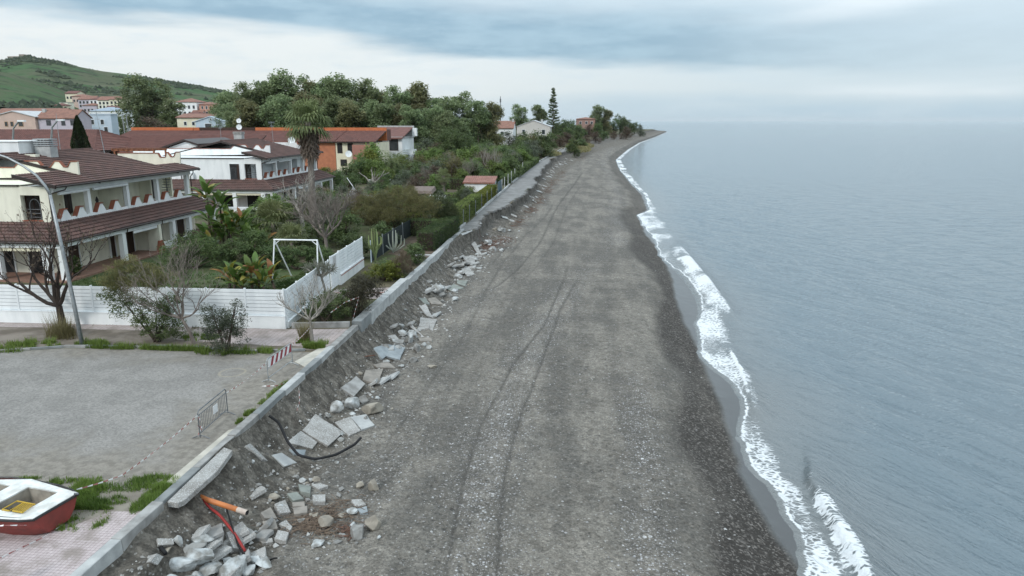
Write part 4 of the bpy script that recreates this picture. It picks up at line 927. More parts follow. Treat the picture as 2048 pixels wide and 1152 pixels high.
terrace_unit('terraced house with a blank orange end wall and a cream bay beside it', -57.2, -52.2, mOrange, mFasciaO, [], ze=7.2)
u = terrace_unit('terraced house with cream front and dark shutters right of the orange wall', -52.1, -43.2, mCream2, mFasciaO, [(-51.2, 4.9, .9, 1.9), (-48.9, 4.9, 1.0, 1.9), (-50.5, 2.2, 1.2, 1.2)])
MB().box(-48.2, 149.0, 0, -43.25, 149.9, 6.6).build('rose_wall', M('rose_render', (.36, .17, .13), (.31, .15, .12), 1, .85), u); dish(u, (-48.9, 148.6, 4.7), .7, (.3, -.9, .2))
g = gable_house('white_house', 'white house with a red sloping roof at the right end of the terraced row', -50, 168, -42.2, 180, 0, 7.5, 7.5, 'flat', mWhiteWall, mConcLt, [(-47.6, 4.9, 1.1, 2.4), (-44.2, 4.8, 1.9, 2.6)], shut=mWood)
A, B, Cc, D = (-50.3, 167.2, 7.6), (-42.0, 167.2, 7.6), (-41.4, 176, 10.0), (-50.3, 176, 10.0); MB().hexa([(p[0], p[1], p[2] - .25) for p in (A, B, Cc, D)], [A, B, Cc, D]).build('sloping_roof', mRoof2, g); MB().box(-50.3, 176.05, 7.85, -41.2, 176.6, 10.35).build('parapet', mConcLt, g)
MB().box(-42.15, 171, 3.6, -40.4, 175, 3.8).box(-40.5, 171, 3.8, -40.4, 175, 4.8).box(-42.15, 171, 3.8, -40.5, 171.1, 4.8).build('balcony', mWhiteWall, g); MB().box(-41.5, 175.5, 7.86, -40.4, 176.5, 9.8).build('side_stack', mWhiteWall, g)
# brown hipped roofs left, behind the cream villa
r = thing('hipped_house', 'low house under a broad brown hipped roof behind the cream villa', 'house', (-98, 124, 0))
MB().box(-124, 117.5, 0, -85.5, 135, 6.4).build('wall', mCream2, r)
for q in (((-125, 116, 6.5), (-82.5, 116, 6.5), (-88.5, 126, 9.95), (-125, 126, 9.95)), ((-82.5, 116, 6.5), (-82.5, 136, 6.5), (-88.5, 126.01, 9.95), (-88.5, 126, 9.95))):
    MB().hexa([(p[0], p[1], p[2] - .2) for p in q], [(p[0], p[1], p[2] - .01) for p in q]).build('roof_deck', mGutter, r); tile_roof('roof_tiles', *q, r, mRoof2, .55, .45, .05, off=False)
r = thing('hipped_house', 'house with a plain brown roof between the villas and the terraced row', 'house', (-72, 130, 0))
MB().box(-84, 123.5, 0, -60, 137, 6.0).build('wall', mCream2, r)
q = ((-86, 122, 6.0), (-58, 122, 6.0), (-60, 134, 8.9), (-86, 134, 8.9)); MB().hexa([(p[0], p[1], p[2] - .2) for p in q], [(p[0], p[1], p[2] - .01) for p in q]).build('roof_deck', mGutter, r); tile_roof('roof_tiles', *q, r, mRoof2, .55, .45, .05, off=False)
# village houses
gable_house('village_house', 'pale pink house with a low gable and small windows at the left edge', -173, 200, -159.6, 212, 2, 12.6, 14.2, 'y', mPink, mRoofPale, [(-168.8, 10.0, .8, 1.2), (-167.0, 10.0, .8, 1.2), (-164.2, 10.0, 1.3, 1.2), (-170.5, 7.6, .9, 1.2), (-166, 7.6, .9, 1.2), (-161.5, 7.4, 1.2, 1.6)], shut=M('ochre_shutter', (.42, .28, .16), (.36, .24, .14)))
gable_house('village_house', 'lavender house with dark shutters and a terracotta roof beside the pink gable', -159.5, 201, -147.8, 208, 2, 12.4, 14.6, 'x', mLav, mRoofO, [(-156.2, 10.3, 1.2, 1.3), (-151.6, 10.3, 1.0, 1.3), (-148.7, 10.3, 1.1, 1.3)], shut=M('slate_shutter', (.12, .12, .14)), chim=(-159.3, 203, 15.0))
gable_house('village_house', 'long terracotta roofed house behind the pink and lavender houses', -186, 216, -163.5, 224, 3, 13.6, 15.2, 'x', mCream2, mRoofO, [])
gable_house('village_house', 'flat roofed pale blue house with white trim left of the cypress', -171, 230, -156.3, 233.5, 3, 13.5, 13.5, 'flat', mBlueW, mBlueW, [(-167, 10.4, 1.1, 1.5), (-163, 10.4, 1.1, 1.5), (-159.5, 10.4, 1.1, 1.5), (-158.5, 7.9, 1.2, 1.6)])
gable_house('village_house', 'pale blue gabled house with a dark window above the orange fascia', -127, 230, -116.7, 236, 2, 11.2, 12.8, 'y', mBlueW, mBlueW, [(-122.6, 9.3, 2.2, 1.3), (-121.6, 11.7, .4, .6)])
gable_house('village_house', 'beige low houses strip with small windows left of the blue gable', -142, 245, -127.6, 256, 2, 12.6, 13.8, 'x', mCream2, mRoofO, [(-139, 10, .9, 1.2), (-136, 10, .9, 1.2), (-133, 10, .9, 1.2), (-130, 10, .9, 1.2)])
gable_house('village_house', 'house with a pale blue sheet roof behind the round green tree', -284, 400, -267, 414, 6, 17.0, 19.4, 'hip', mWhiteWall, M('blue_sheet_roof', (.30, .36, .43), (.26, .32, .39)), [(-276, 13.5, 1.6, 2), (-272, 13.5, 1.6, 2)])
gable_house('village_house', 'tall white apartment house with balconies and an orange hip roof', -243, 420, -230, 432, 6, 22.4, 24.9, 'hip', mWhiteWall, mRoofO, [(x, z, 1.3, 1.9) for z in (11.5, 15, 18.6) for x in (-240.8, -237.8, -234.9, -232)])
gable_house('village_house', 'salmon coloured house with an orange hip roof near the dark blue green tree', -228.5, 420, -219.8, 432, 6, 20.9, 22.7, 'hip', M('salmon_render', (.50, .27, .20), (.44, .25, .19)), mRoofO, [(x, z, 1.1, 1.7) for z in (12, 15.2, 18.4) for x in (-226.6, -224, -221.4)])
gable_house('village_house', 'white low house with a green grey roof beside the tall eucalyptus', -258, 425, -246, 436, 6, 17.4, 19.0, 'hip', mWhiteWall, mRoofPale, [(-255, 13.4, 1.4, 1.8), (-251.5, 13.4, 1.4, 1.8), (-248, 13.4, 1.4, 1.8)])
hl = [('topmost pale hillside house at the left end of the village on the slope', 141, 182, 620, 9, 6, mCream2), ('rose coloured hillside house below the topmost pale one', 157, 188, 610, 11, 6, mPink), ('long mauve hillside house with rows of windows in the middle of the slope village', 171, 192, 590, 12, 8, mLav),
      ('white fronted hillside house right of the long mauve one', 190, 193, 575, 9, 7.5, mWhiteWall), ('cream hillside house low on the slope beside the tall eucalyptus', 211, 193, 560, 12, 8, mCream), ('beige hillside house half hidden by the tall eucalyptus', 230, 192, 555, 9, 8, mCream2), ('small red roofed house under the cream hillside houses', 227, 212, 520, 12, 6, mPink), ('grey mauve hillside house behind the rose coloured one', 178, 206, 570, 10, 6, mLav), ('small pale hillside house above the white apartment house', 322, 196, 560, 8, 7, mCream2), ('pale yellow hillside house between the white apartment house and the salmon one', 385, 222, 470, 9, 7, mCream)]
for i, (lb, px, py, rr, wd, h, wm) in enumerate(hl):
    u_ = (px - 1024) / 1425; v_ = (py - 576) / 1425; yy = .97358 - v_ * .22835; k_ = rr / math.hypot(u_, yy); x = (u_ * .9954 - yy * .09585) * k_; y = (u_ * .09585 + yy * .9954) * k_; zt = 11.5 - (.22835 + v_ * .97358) * k_
    z = zt - h
    gable_house('hillside_house', lb, x - wd / 2, y, x + wd / 2, y + 9, min(z, float(hill_h(x, y))) - 6, z + h * .72, zt, 'hip' if i % 2 else 'x', wm, mRoofO if i % 3 else mRoof2, [(x - wd / 2 + 1.6 + 2.6 * k, z + zz, 1.2, 1.5) for k in range(int((wd - 1) // 2.6)) for zz in (.6, 3.0) if zz + 1.5 < h * .72], group='houses on the hillside', shut=mGreyWall)
rt = random.Random(41); TW = [('white', mWhiteWall), ('cream', mCream2), ('pink', mPink), ('pale blue', mBlueW), ('lavender', mLav), ('beige', mCream)]
for i in range(26):
    px = rt.uniform(345, 470) if i < 16 else rt.uniform(95, 240); py = rt.uniform(214, 244) if i < 16 else rt.uniform(196, 226); rr = 300 + (246 - py) * 7 if i < 16 else 480 + (226 - py) * 4
    u_ = (px - 1024) / 1425; v_ = (py - 576) / 1425; yy = .97358 - v_ * .22835; k_ = rr / math.hypot(u_, yy); x = (u_ * .9954 - yy * .09585) * k_; y = (u_ * .09585 + yy * .9954) * k_; zt = 11.5 - (.22835 + v_ * .97358) * k_
    nm, wm = TW[i % 6]; wd = rt.uniform(6, 10); h = rt.uniform(5.5, 7.5)
    gable_house('town_house', 'small ' + nm + ' town house in the cluster ' + ('right of the great broad eucalyptus' if i < 16 else 'at the foot of the green hill'), x - wd / 2, y, x + wd / 2, y + 6, -2, zt - h * .25, zt, ('x', 'hip', 'flat')[i % 3], wm, (mRoofO, mRoof2, mConc)[i % 3], [(x - wd / 2 + 1.5 + 2.4 * k, zt - h * .25 - dz, 1.0, 1.3) for k in range(int((wd - 1) // 2.4)) for dz in (2.0, 4.8)], group='small town houses', shut=mGreyWall)
# far end of the beach
gable_house('beach_house', 'low white bungalow with a wide pale roof left of the Norfolk pine', -29.6, 330, -14.5, 346, 0, 8.9, 11.6, 'y', M('pale_stucco', (.55, .53, .50), (.48, .46, .43)), mRoofPale, [(-26.5, 5.6, 1.2, 2.0), (-17.5, 5.6, 1.4, 2.0)], chim=(-19, 336, 12.2))
gable_house('beach_house', 'small terracotta roofed house beside the thin mast', -36.5, 300, -28.4, 312, 0, 8.6, 11.3, 'x', mWhiteWall, mRoofO, [(-33, 5.8, 1.2, 1.4)], chim=(-29.4, 305, 12.4))
gable_house('beach_house', 'rose walled house with a flat terracotta roof among the far trees', -4.8, 560, 9.6, 574, 0, 12.8, 14.3, 'hip', M('brick_rose', (.30, .185, .155), (.26, .165, .14)), mRoofO, [(-1.5, 9.2, 1.6, 1.8), (3, 9.2, 1.6, 1.8), (7, 9.2, 1.6, 1.8)])
r = thing('garden_shed', 'small white shed with a terracotta roof beside the path hedge', 'shed', (-16.4, 119, 0))
MB().prism([(114.5, 0), (118, 0), (118, 2.45), (114.5, 1.80)], 'x', -18.8, -14.0).build('wall', mWhiteWall, r)
q = ((-19.0, 114.2, 1.80), (-13.8, 114.2, 1.80), (-13.8, 118.2, 2.58), (-19.0, 118.2, 2.58)); tile_roof('roof_tiles', *q, r, M('faded_pink_tile', (.36, .20, .17), (.28, .16, .135), 1.5, .8, .2, 12), .5, .35, .05, off=False); MB().hexa([(p[0], p[1], p[2] - .1) for p in q], [(p[0], p[1], p[2] - .01) for p in q]).build('roof_deck', mTerra, r)
# round stone tower ruin on the hill top
r = thing('ruined_tower', 'ruined stone fort on top of the green hill', 'ruin', (-1130, 1400, 128))
MB().box(-1150, 1392, 108, -1118, 1410, 137.5).build('rampart', M('old_stone', (.30, .26, .22), (.22, .19, .16), .1), r); MB().box(-1128, 1396, 137.5, -1117.5, 1408, 141.5).build('turret', MATS['old_stone'], r)
# ============================================================ VEGETATION
def unit(v): return v / np.maximum(np.linalg.norm(v, axis=-1, keepdims=True), 1e-9)
def kites(rg, C, size, aspect=.42, up=.25, D=None, spread=1.0, flat=False):
    """one leaf-shaped quad per point of C"""
    n = len(C); d = unit(rg.normal(size=(n, 3)) * spread + (0 if D is None else D) + np.array([0, 0, up]))
    if flat: d = unit(d * np.array([1, 1, .5]))
    s = unit(np.cross(d, (np.array([0, 0, 1.0]) + .5 * rg.normal(size=(n, 3))) if flat else rg.normal(size=(n, 3)))); size = np.broadcast_to(size, n) * (.65 + .7 * rg.random(n)); L = size[:, None]
    V = np.stack([C - d * L * .5, C + s * L * aspect * .5, C + d * L * .5, C - s * L * aspect * .5], 1)
    return V.reshape(-1, 3), np.arange(n * 4).reshape(n, 4)
def clump_points(rg, blobs, nclump, per, rcl, shell=.55, under=.45):
    b = np.array([x[:6] for x in blobs], float); w = (b[:, 3] * b[:, 4] * b[:, 5]) ** .67; w /= w.sum()
    k = rg.choice(len(b), nclump, p=w); d = unit(rg.normal(size=(nclump, 3)))
    fl = (d[:, 2] < -.3) & (rg.random(nclump) > under); d[fl, 2] *= -1
    r = shell + (1 - shell) * rg.random(nclump) ** .7
    c = b[k, :3] + d * b[k, 3:6] * r[:, None]
    ct = rg.random(nclump)
    rc = rcl * (.6 + .8 * rg.random(nclump))
    P = (c[:, None] + unit(rg.normal(size=(nclump, per, 3))) * (rg.random((nclump, per, 1)) ** .5) * rc[:, None, None] * np.array([1, 1, .75])).reshape(-1, 3)
    T = np.clip(np.repeat(ct, per) * .65 + rg.random(nclump * per) * .35, 0, 1)
    return P, T, c
def crown_mesh(name, seed, blobs, nclump, per, rcl, leaf, aspect=.45, up=.2, shell=.55, under=.45, D=None, spread=1.0):
    rg = np.random.default_rng(seed); P, T, c = clump_points(rg, blobs, nclump, per, rcl, shell, under)
    V, Q = kites(rg, P, leaf, aspect, up, D, spread, aspect > .2)
    return npmesh(name, V, Q, None, False, {'tint': ('FACE', T)}), c
def grow(mb, p, d, L, r, depth, rg, kids=3, bend=.35, upw=.12, taper=.55, ang=.7, seg=4, n=None, minr=.006):
    pts = [p]; rs = [r]; v = Vector(d).normalized(); q = Vector(p)
    for i in range(seg):
        v = (v + Vector((rg.uniform(-bend, bend), rg.uniform(-bend, bend), rg.uniform(-bend, bend) * .6 + upw))).normalized()
        q = q + v * (L / seg); pts.append(tuple(q)); rs.append(max(minr, r * (1 - (1 - taper) * (i + 1) / seg)))
    mb.tube(pts, rs, n or (6 if r > .06 else 4 if r > .02 else 3), cap=False)
    if depth > 0:
        for k in range(kids):
            t = 1.0 if k == 0 else rg.uniform(.35, .95); i = min(seg - 1, int(t * seg)); b = Vector(pts[i]).lerp(Vector(pts[i + 1]), t * seg - i if t < 1 else 1)
            a = (v + Vector((rg.uniform(-1, 1), rg.uniform(-1, 1), rg.uniform(-.5, .8))) * ang).normalized()
            grow(mb, tuple(b), a, L * rg.uniform(.55, .82), rs[i] * rg.uniform(.55, .75), depth - 1, rg, kids, bend, upw, taper, ang, seg, n, minr)
    return pts
def trunk_mesh(name, h, r, targets, seed, lean=(0, 0), base=(0, 0, 0), split=.35):
    """tapered trunk with limbs reaching into the crown"""
    rg = random.Random(seed); mb = MB(); b = Vector(base); top = b + Vector((lean[0], lean[1], h))
    pts = [b + Vector((0, 0, -.2))] + [b.lerp(top, t) + Vector((rg.uniform(-.1, .1), rg.uniform(-.1, .1), 0)) * r * 3 for t in (.25, .5, .75)] + [top]
    mb.tube(pts, [r * 1.3, r, r * .85, r * .65, r * .3], 7)
    for t in targets:
        t = Vector(t); k = rg.uniform(split, .85); s = b.lerp(top, k); m = s.lerp(t, .55) + Vector((0, 0, -.06 * (t - s).length)); mb.tube([s, m, t], [r * .45, r * .28, r * .1], 5)
    me = bpy.data.meshes.new(name); me.from_pydata(mb.v, [], mb.f); me.update(); return me
lEuc = leafmat('eucalyptus_leaf', (.105, .15, .070), (.31, .37, .19))
lEucB = leafmat('brownish_eucalyptus_leaf', (.12, .13, .06), (.31, .295, .155))
lDark = leafmat('dark_evergreen_leaf', (.052, .082, .034), (.165, .22, .085))
lMid = leafmat('mid_green_leaf', (.08, .13, .036), (.24, .31, .095))
lOlive = leafmat('olive_leaf', (.075, .095, .062), (.21, .235, .165))
lTam = leafmat('tamarisk_leaf', (.080, .082, .034), (.215, .19, .085))
lBrown = leafmat('dry_brown_leaf', (.085, .060, .042), (.19, .145, .105))
lYel = leafmat('yellow_green_leaf', (.080, .105, .018), (.21, .235, .048))
lGrass = leafmat('grass_blade', (.075, .125, .024), (.20, .28, .06), .3)
lGrassDry = leafmat('dry_grass_blade', (.13, .12, .05), (.26, .23, .12), .3)
lPalm = leafmat('palm_leaf', (.085, .115, .042), (.25, .275, .13))
lDead = leafmat('dead_palm_leaf', (.13, .10, .075), (.30, .245, .19))
lBan = leafmat('banana_leaf', (.045, .090, .020), (.125, .19, .045), .3, .4)
lBanY = leafmat('yellowing_leaf', (.16, .17, .030), (.31, .26, .055), .3, .4)
lOran = leafmat('withered_leaf', (.22, .095, .035), (.30, .15, .06), .2)
lCact = leafmat('cactus_skin', (.13, .17, .07), (.25, .30, .13), .05, .6)

# ---- shared tree kinds
def tree_kind(seed, h, wd, mat, bark, nclump, per, rcl, leaf, trunk_frac=.28, aspect=.5, hang=0., nb=9, top=.95, bottom=.3, r=.3, shell=.5):
    """(crown mesh, trunk mesh) of a broad tree h metres high and wd wide: several overlapping lobes"""
    rg = random.Random(seed); blobs = []
    for k in range(nb):
        t = k / (nb - 1); z = h * (bottom + (top - bottom) * t) - wd * .12; a = rg.uniform(0, 6.28); ro = wd * .5 * (1 - .75 * abs(t - .35) ** 1.3) * rg.uniform(.35, .62)
        s = wd * rg.uniform(.20, .29) * (1.08 - .35 * t); blobs.append((ro * math.cos(a), ro * math.sin(a), z, s, s, s * rg.uniform(.8, 1.15)))
    cm, c = crown_mesh('crown', seed, blobs, nclump, per, rcl, leaf, aspect, -hang, shell)
    cm.materials.append(mat)
    tm = trunk_mesh('trunk', h * .72, r, [b[:3] for b in blobs], seed); tm.materials.append(bark); return cm, tm
def put_tree(kind, name, label, loc, cat='tree', group=None, s=1.0, sz=1.0, rz=0., mat=None):
    r = thing(name, label, cat, loc, group, rz); r.scale = (s, s, s * sz)
    o = link('crown', kind[0], None, r); link('trunk', kind[1], None, r)
    if mat: o.material_slots[0].link = 'OBJECT'; o.material_slots[0].material = mat
    return r
EUC = [tree_kind(101 + i, 20, w_, m, mBarkTrunk, 720, 24, 1.35, .70, nb=nb, r=.35, hang=.35, bottom=.18, shell=.6) for i, (w_, m, nb) in enumerate(((15, lEuc, 14), (14, lEucB, 13), (18, lEuc, 16), (12, lEuc, 12)))]
BUSH = [tree_kind(201 + i, 3, 3.6, m, mBarkTrunk, 170, 30, .46, lf, nb=8, bottom=.22, top=.88, r=.07, shell=.45, aspect=asp) for i, (m, lf, asp) in enumerate(((lDark, .20, .5), (lMid, .20, .5), (lOlive, .19, .35), (lTam, .24, .22), (lBrown, .22, .25), (lYel, .2, .5)))]
PINE = [tree_kind(301 + i, 11, 13, lDark, mBarkTrunk, 420, 26, 1.0, .44, nb=10, bottom=.30, top=.9, r=.28, aspect=.4) for i in range(2)]

# ---- forest of eucalyptus behind the terraced row
gE = 'eucalyptus belt behind the terraced row'
lE = {0: 'tall dark green eucalyptus standing in the belt behind the terraced row', 1: 'tall brownish green eucalyptus standing in the belt behind the terraced row', 2: 'broad dark green eucalyptus in the belt behind the terraced row', 3: 'slender dark green eucalyptus in the belt behind the terraced row'}
back = [(-127, 260, 21.6, 2), (-121, 256, 24, 0), (-116, 262, 26, 3), (-110, 258, 25.5, 0), (-105.5, 260, 28.4, 2), (-99.5, 262, 25, 1), (-94.5, 258, 26, 0), (-90, 263, 26, 3), (-86.5, 260, 26.9, 2), (-80, 260, 25.2, 0), (-75.5, 258, 22.4, 3), (-70.5, 262, 21.6, 1), (-66, 256, 22.6, 0), (-61.5, 260, 24.5, 1), (-57, 258, 21, 1), (-52.5, 262, 19.8, 3), (-48.5, 256, 19, 0), (-44.5, 262, 21, 0)]
front = [(-106, 222, 15, 0), (-101, 216, 17.6, 1), (-95.5, 220, 18, 0), (-91, 214, 19, 2), (-86.5, 219, 18.2, 1), (-82, 214, 19.4, 1), (-77, 217, 18.3, 0), (-72.5, 221, 18, 2), (-68.5, 215, 17.5, 1), (-64, 219, 17, 0), (-59.5, 214, 16.6, 3), (-55, 218, 16.2, 1), (-50.5, 214, 15.5, 0), (-46, 219, 15.6, 2), (-41, 215, 14, 0), (-36.5, 219, 12.5, 3), (-112, 226, 14, 0), (-118, 236, 17, 2), (-124, 246, 17, 0), (-131, 256, 17, 1)]
ORD = 'first second third fourth fifth sixth seventh eighth ninth tenth eleventh twelfth thirteenth fourteenth fifteenth sixteenth seventeenth eighteenth nineteenth twentieth'.split()
KD = {0: 'dark green', 1: 'brownish green', 2: 'broad dark green', 3: 'slender dark green'}
for i, (x, y, h, k) in enumerate(back + front):
    row = back if i < len(back) else front; o_ = sorted(row, key=lambda q: q[0] / q[1]).index((x, y, h, k))
    put_tree(EUC[k], 'eucalyptus_tree', KD[k] + ' eucalyptus, ' + ORD[o_] + ' from the left in the ' + ('taller back' if i < len(back) else 'lower front') + ' row of the belt', (x, y, 0), group=gE, s=h / 20 * 1.02, rz=i * 1.7)
put_tree(EUC[2], 'eucalyptus_tree', 'great broad eucalyptus towering over the village roofs at the left', (-180, 290, 3), s=1.52, sz=.88, rz=.6)
put_tree(EUC[0], 'eucalyptus_tree', 'smaller eucalyptus leaning against the right side of the great broad one', (-169, 288, 3), s=1.05, sz=.8, rz=2.2)
put_tree(PINE[0], 'round_tree', 'round dark green tree in front of the great broad eucalyptus', (-169, 246, 1), s=1.30, sz=.95)
put_tree(BUSH[4], 'brown_tree', 'leafless brown round tree above the orange fascia at the left', (-152, 248, 0), s=5.0, sz=.92)
put_tree(EUC[3], 'blue_green_tree', 'blue green tree by the salmon house at the left edge of the belt', (-166, 330, 2), s=1.35, sz=.85, rz=1.)
put_tree(EUC[0], 'eucalyptus_tree', 'dark eucalyptus filling the gap left of the belt behind the blue gable', (-150, 318, 2), s=.95, rz=2.5)
put_tree(EUC[3], 'twin_eucalyptus', 'left one of the two airy eucalyptus standing apart at the right end of the belt', (-37, 258, 0), s=.95, rz=.3)
put_tree(EUC[1], 'twin_eucalyptus', 'right one of the two airy eucalyptus standing apart at the right end of the belt', (-33.5, 262, 0), s=.90, rz=2.3)
put_tree(EUC[0], 'eucalyptus_tree', 'eucalyptus behind the small terracotta roofed house by the mast', (-34.7, 400, 0), s=1.0, rz=1.1)
put_tree(EUC[3], 'eucalyptus_tree', 'slim eucalyptus just left of the Norfolk pine', (-26.4, 440, 0), s=1.08, rz=.7)
put_tree(EUC[2], 'eucalyptus_tree', 'tallest tree on the headland, brownish eucalyptus by the beach', (13.5, 618, 0), s=1.22, sz=1.0, rz=.7)
put_tree(EUC[1], 'eucalyptus_tree', 'brown eucalyptus beside the tallest headland tree', (19.5, 622, 0), s=1.05, rz=1.9)
for i, (x, y, s, sz) in enumerate(((27, 640, 1.3, 1.05), (33, 646, 1.25, 1.35), (39, 640, 1.05, 1.2), (46, 655, .95, 1.1), (5, 590, .9, .9), (-8, 520, 1.1, 1.1), (-12, 450, 1.0, 1.25), (-4, 470, .9, 1.05))):
    put_tree(PINE[i % 2], 'pine_tree', 'dark green pine among the trees on the far headland', (x, y, 0), group='pines on the headland', s=s, sz=sz, rz=i)
put_tree(BUSH[4], 'maroon_bush', 'round maroon brown bush on the sand of the headland', (32, 540, -1), 'bush', s=3.2, sz=.95)
put_tree(BUSH[2], 'grey_bush', 'grey green bush at the seaward tip of the headland trees', (50, 640, -1), 'bush', s=2.9, sz=1.2)
put_tree(PINE[1], 'bushy_tree', 'large dark bushy tree in the middle of the gardens', (-33.5, 186, 0), s=1.02, sz=.98)
# ---- Norfolk Island pine: level whorls of branches
def norfolk(loc, h, wd):
    r = thing('norfolk_pine', 'tall pointed Norfolk pine with level tiers of branches', 'tree', loc); rg = np.random.default_rng(9)
    MB().tube([(0, 0, -.2), (.1, 0, h * .5), (0, 0, h)], [.38, .22, .04], 7).build('trunk', mBarkTrunk, r, local=True)
    P = []; D = []; mb = MB(); z = h * .13; k = 0
    while z < h * .985:
        t = z / h; L = wd * .5 * (1 - t) ** .82 + .25; nb = 7
        for j in range(nb):
            a = 6.283 * (j + .5 * (k % 2)) / nb + rg.normal(0, .1); d = np.array([math.cos(a), math.sin(a), .12]); ll = L * (.8 + .4 * rg.random())
            q0 = np.array([0, 0, z + h * .022 * rg.normal()]); q1 = q0 + d * ll + np.array([0, 0, .10 * ll]); mb.tube([tuple(q0), tuple(q0 + d * ll * .6), tuple(q1)], [.11, .08, .03], 3, cap=False)
            m = int(22 + 60 * ll / 4); u = .2 + .8 * rg.random(m) ** .7
            P.append(q0 + (q1 - q0) * u[:, None] + rg.normal(0, .2, (m, 3)) * np.array([1, 1, .9])); D.append(np.repeat(d[None], m, 0))
        z += h * .040 * (1.15 - .5 * t); k += 1
    P = np.concatenate(P); D = np.concatenate(D); V, Q = kites(rg, P, .58, .32, .1, D * 1.2, .7)
    me = npmesh('crown', V, Q, None, False, {'tint': ('FACE', rg.random(len(P)))}); link('crown', me, lDark, r); mb.build('branches', mBarkTrunk, r, local=True)
norfolk((-17.2, 430, 0), 30.2, 10.5)
# ---- cypress
def column_tree(name, label, loc, h, wd, mat, seed, n=9000):
    rg = np.random.default_rng(seed); r = thing(name, label, 'tree', loc); tz = rg.random(n) ** .85; a = rg.random(n) * 6.283
    pr = wd * .5 * np.clip(np.minimum(1, .62 + tz * 1.6) * np.maximum(0, 1 - tz ** 2.6) ** .75, .02, 1) * (1 + .45 * fbm(a * 1.6, tz * 9, seed, 3)) * (.86 + .16 * rg.random(n))
    P = np.stack([np.cos(a) * pr, np.sin(a) * pr, tz * h], 1); D = np.stack([np.cos(a) * .5, np.sin(a) * .5, 0 * a + 1.4], 1); V, Q = kites(rg, P, .34, .4, .2, D, .5)
    link('crown', npmesh('crown', V, Q, None, False, {'tint': ('FACE', np.clip(.45 + 1.4 * fbm(a * 2, tz * 8, seed + 1, 3) + rg.normal(0, .15, n), 0, 1))}), mat, r)
    MB().tube([(0, 0, -.1), (0, 0, h * .5), (0, 0, h * .93)], [wd * .34, wd * .30, .05], 8).build('trunk', mBark, r, local=True)
column_tree('cypress_tree', 'dark conical cypress rising between the brown roofs', (-82, 112, 0), 12.3, 3.2, leafmat('cypress_leaf', (.014, .026, .012), (.045, .070, .028)), 21)

# ---- palms
def fan_leaf(mb_v, mb_q, tint, rg, p, d, pet, R_, droop, n=13, t0=0.):
    d = unit(np.array(d, float)); s = unit(np.cross(d, np.array([0, 0, 1.0]) + rg.normal(0, .05, 3))); u = np.cross(s, d)
    c = np.array(p) + d * pet
    def add(a, b, cc, e, t):
        i = len(mb_v); mb_v.extend([a, b, cc, e]); mb_q.append((i, i + 1, i + 2, i + 3)); tint.append(t)
    add(np.array(p) - s * .02, np.array(p) + s * .02, c + s * .02, c - s * .02, t0)
    for k in range(n):
        a = (k / (n - 1) - .5) * 3.7; v = d * math.cos(a) + s * math.sin(a); w_ = R_ * .060; m = c + v * R_ * .62 + u * .05 * R_; e = c + v * R_ * (1 - .12 * abs(a)) + np.array([0, 0, -droop * R_ * (.5 + .3 * rg.random())])
        sd = unit(np.cross(v, u)); i = len(mb_v); mb_v.extend([c, m + sd * w_, e, m - sd * w_]); mb_q.append((i, i + 1, i + 2, i + 3)); tint.append(min(1, max(0, t0 + rg.normal(0, .2))))
def fan_palm(name, label, loc, h, R_, nf, skirt, trunk_r, seed, lean=(0, 0), mat=lPalm):
    rg = np.random.default_rng(seed); r = thing(name, label, 'palm', loc); top = np.array([lean[0], lean[1], h])
    MB().tube([(0, 0, -.1), (lean[0] * .3, lean[1] * .3, h * .4), tuple(top)], [trunk_r * 1.35, trunk_r, trunk_r * .9], 9).build('trunk', mBarkGrey, r, local=True)
    V, Q, T = [], [], []
    for k in range(nf):
        a = k * 2.4 + rg.normal(0, .25); e = 1.3 - 1.9 * (k / nf) + rg.normal(0, .16); fan_leaf(V, Q, T, rg, top + np.array([0, 0, .1 - .5 * k / nf]), (math.cos(a) * math.cos(e), math.sin(a) * math.cos(e), math.sin(e)), R_ * .72, R_ * .85, .30 + .35 * k / nf, t0=.65 - .3 * k / nf)
    link('crown', npmesh('crown', np.array(V), np.array(Q), None, False, {'tint': ('FACE', T)}), mat, r)
    if skirt:
        V, Q, T = [], [], []
        for k in range(skirt):
            a = k * 2.4; z = h - .3 - (k / skirt) ** 1.2 * h * .20; f = 1 - .55 * k / skirt; fan_leaf(V, Q, T, rg, np.array([lean[0] + math.cos(a) * trunk_r, lean[1] + math.sin(a) * trunk_r, z]), (math.cos(a) * .55 * f, math.sin(a) * .55 * f, -1), R_ * .34, R_ * .55, .25, 7, .6)
        link('dead_leaf_skirt', npmesh('dead_leaf_skirt', np.array(V), np.array(Q), None, False, {'tint': ('FACE', T)}), lDead, r)
    return r
fan_palm('fan_palm', 'tall fan palm with a hanging brown skirt of dead leaves', (-26.1, 67.7, 0), 11.4, 1.72, 44, 90, .30, 31)
fan_palm('fan_palm', 'low bushy fan palm in the garden left of the bare tree', (-27.2, 60.6, 0), 2.6, 1.6, 34, 0, .16, 32)
fan_palm('fan_palm', 'small fan palm on a thick stem near the white shed', (-22.1, 113.9, 0), 2.9, 1.0, 30, 14, .3, 33)
fan_palm('fan_palm', 'low fan palm half hidden behind the swing frame', (-24.5, 58.0, 0), 1.4, 1.3, 26, 0, .14, 34)
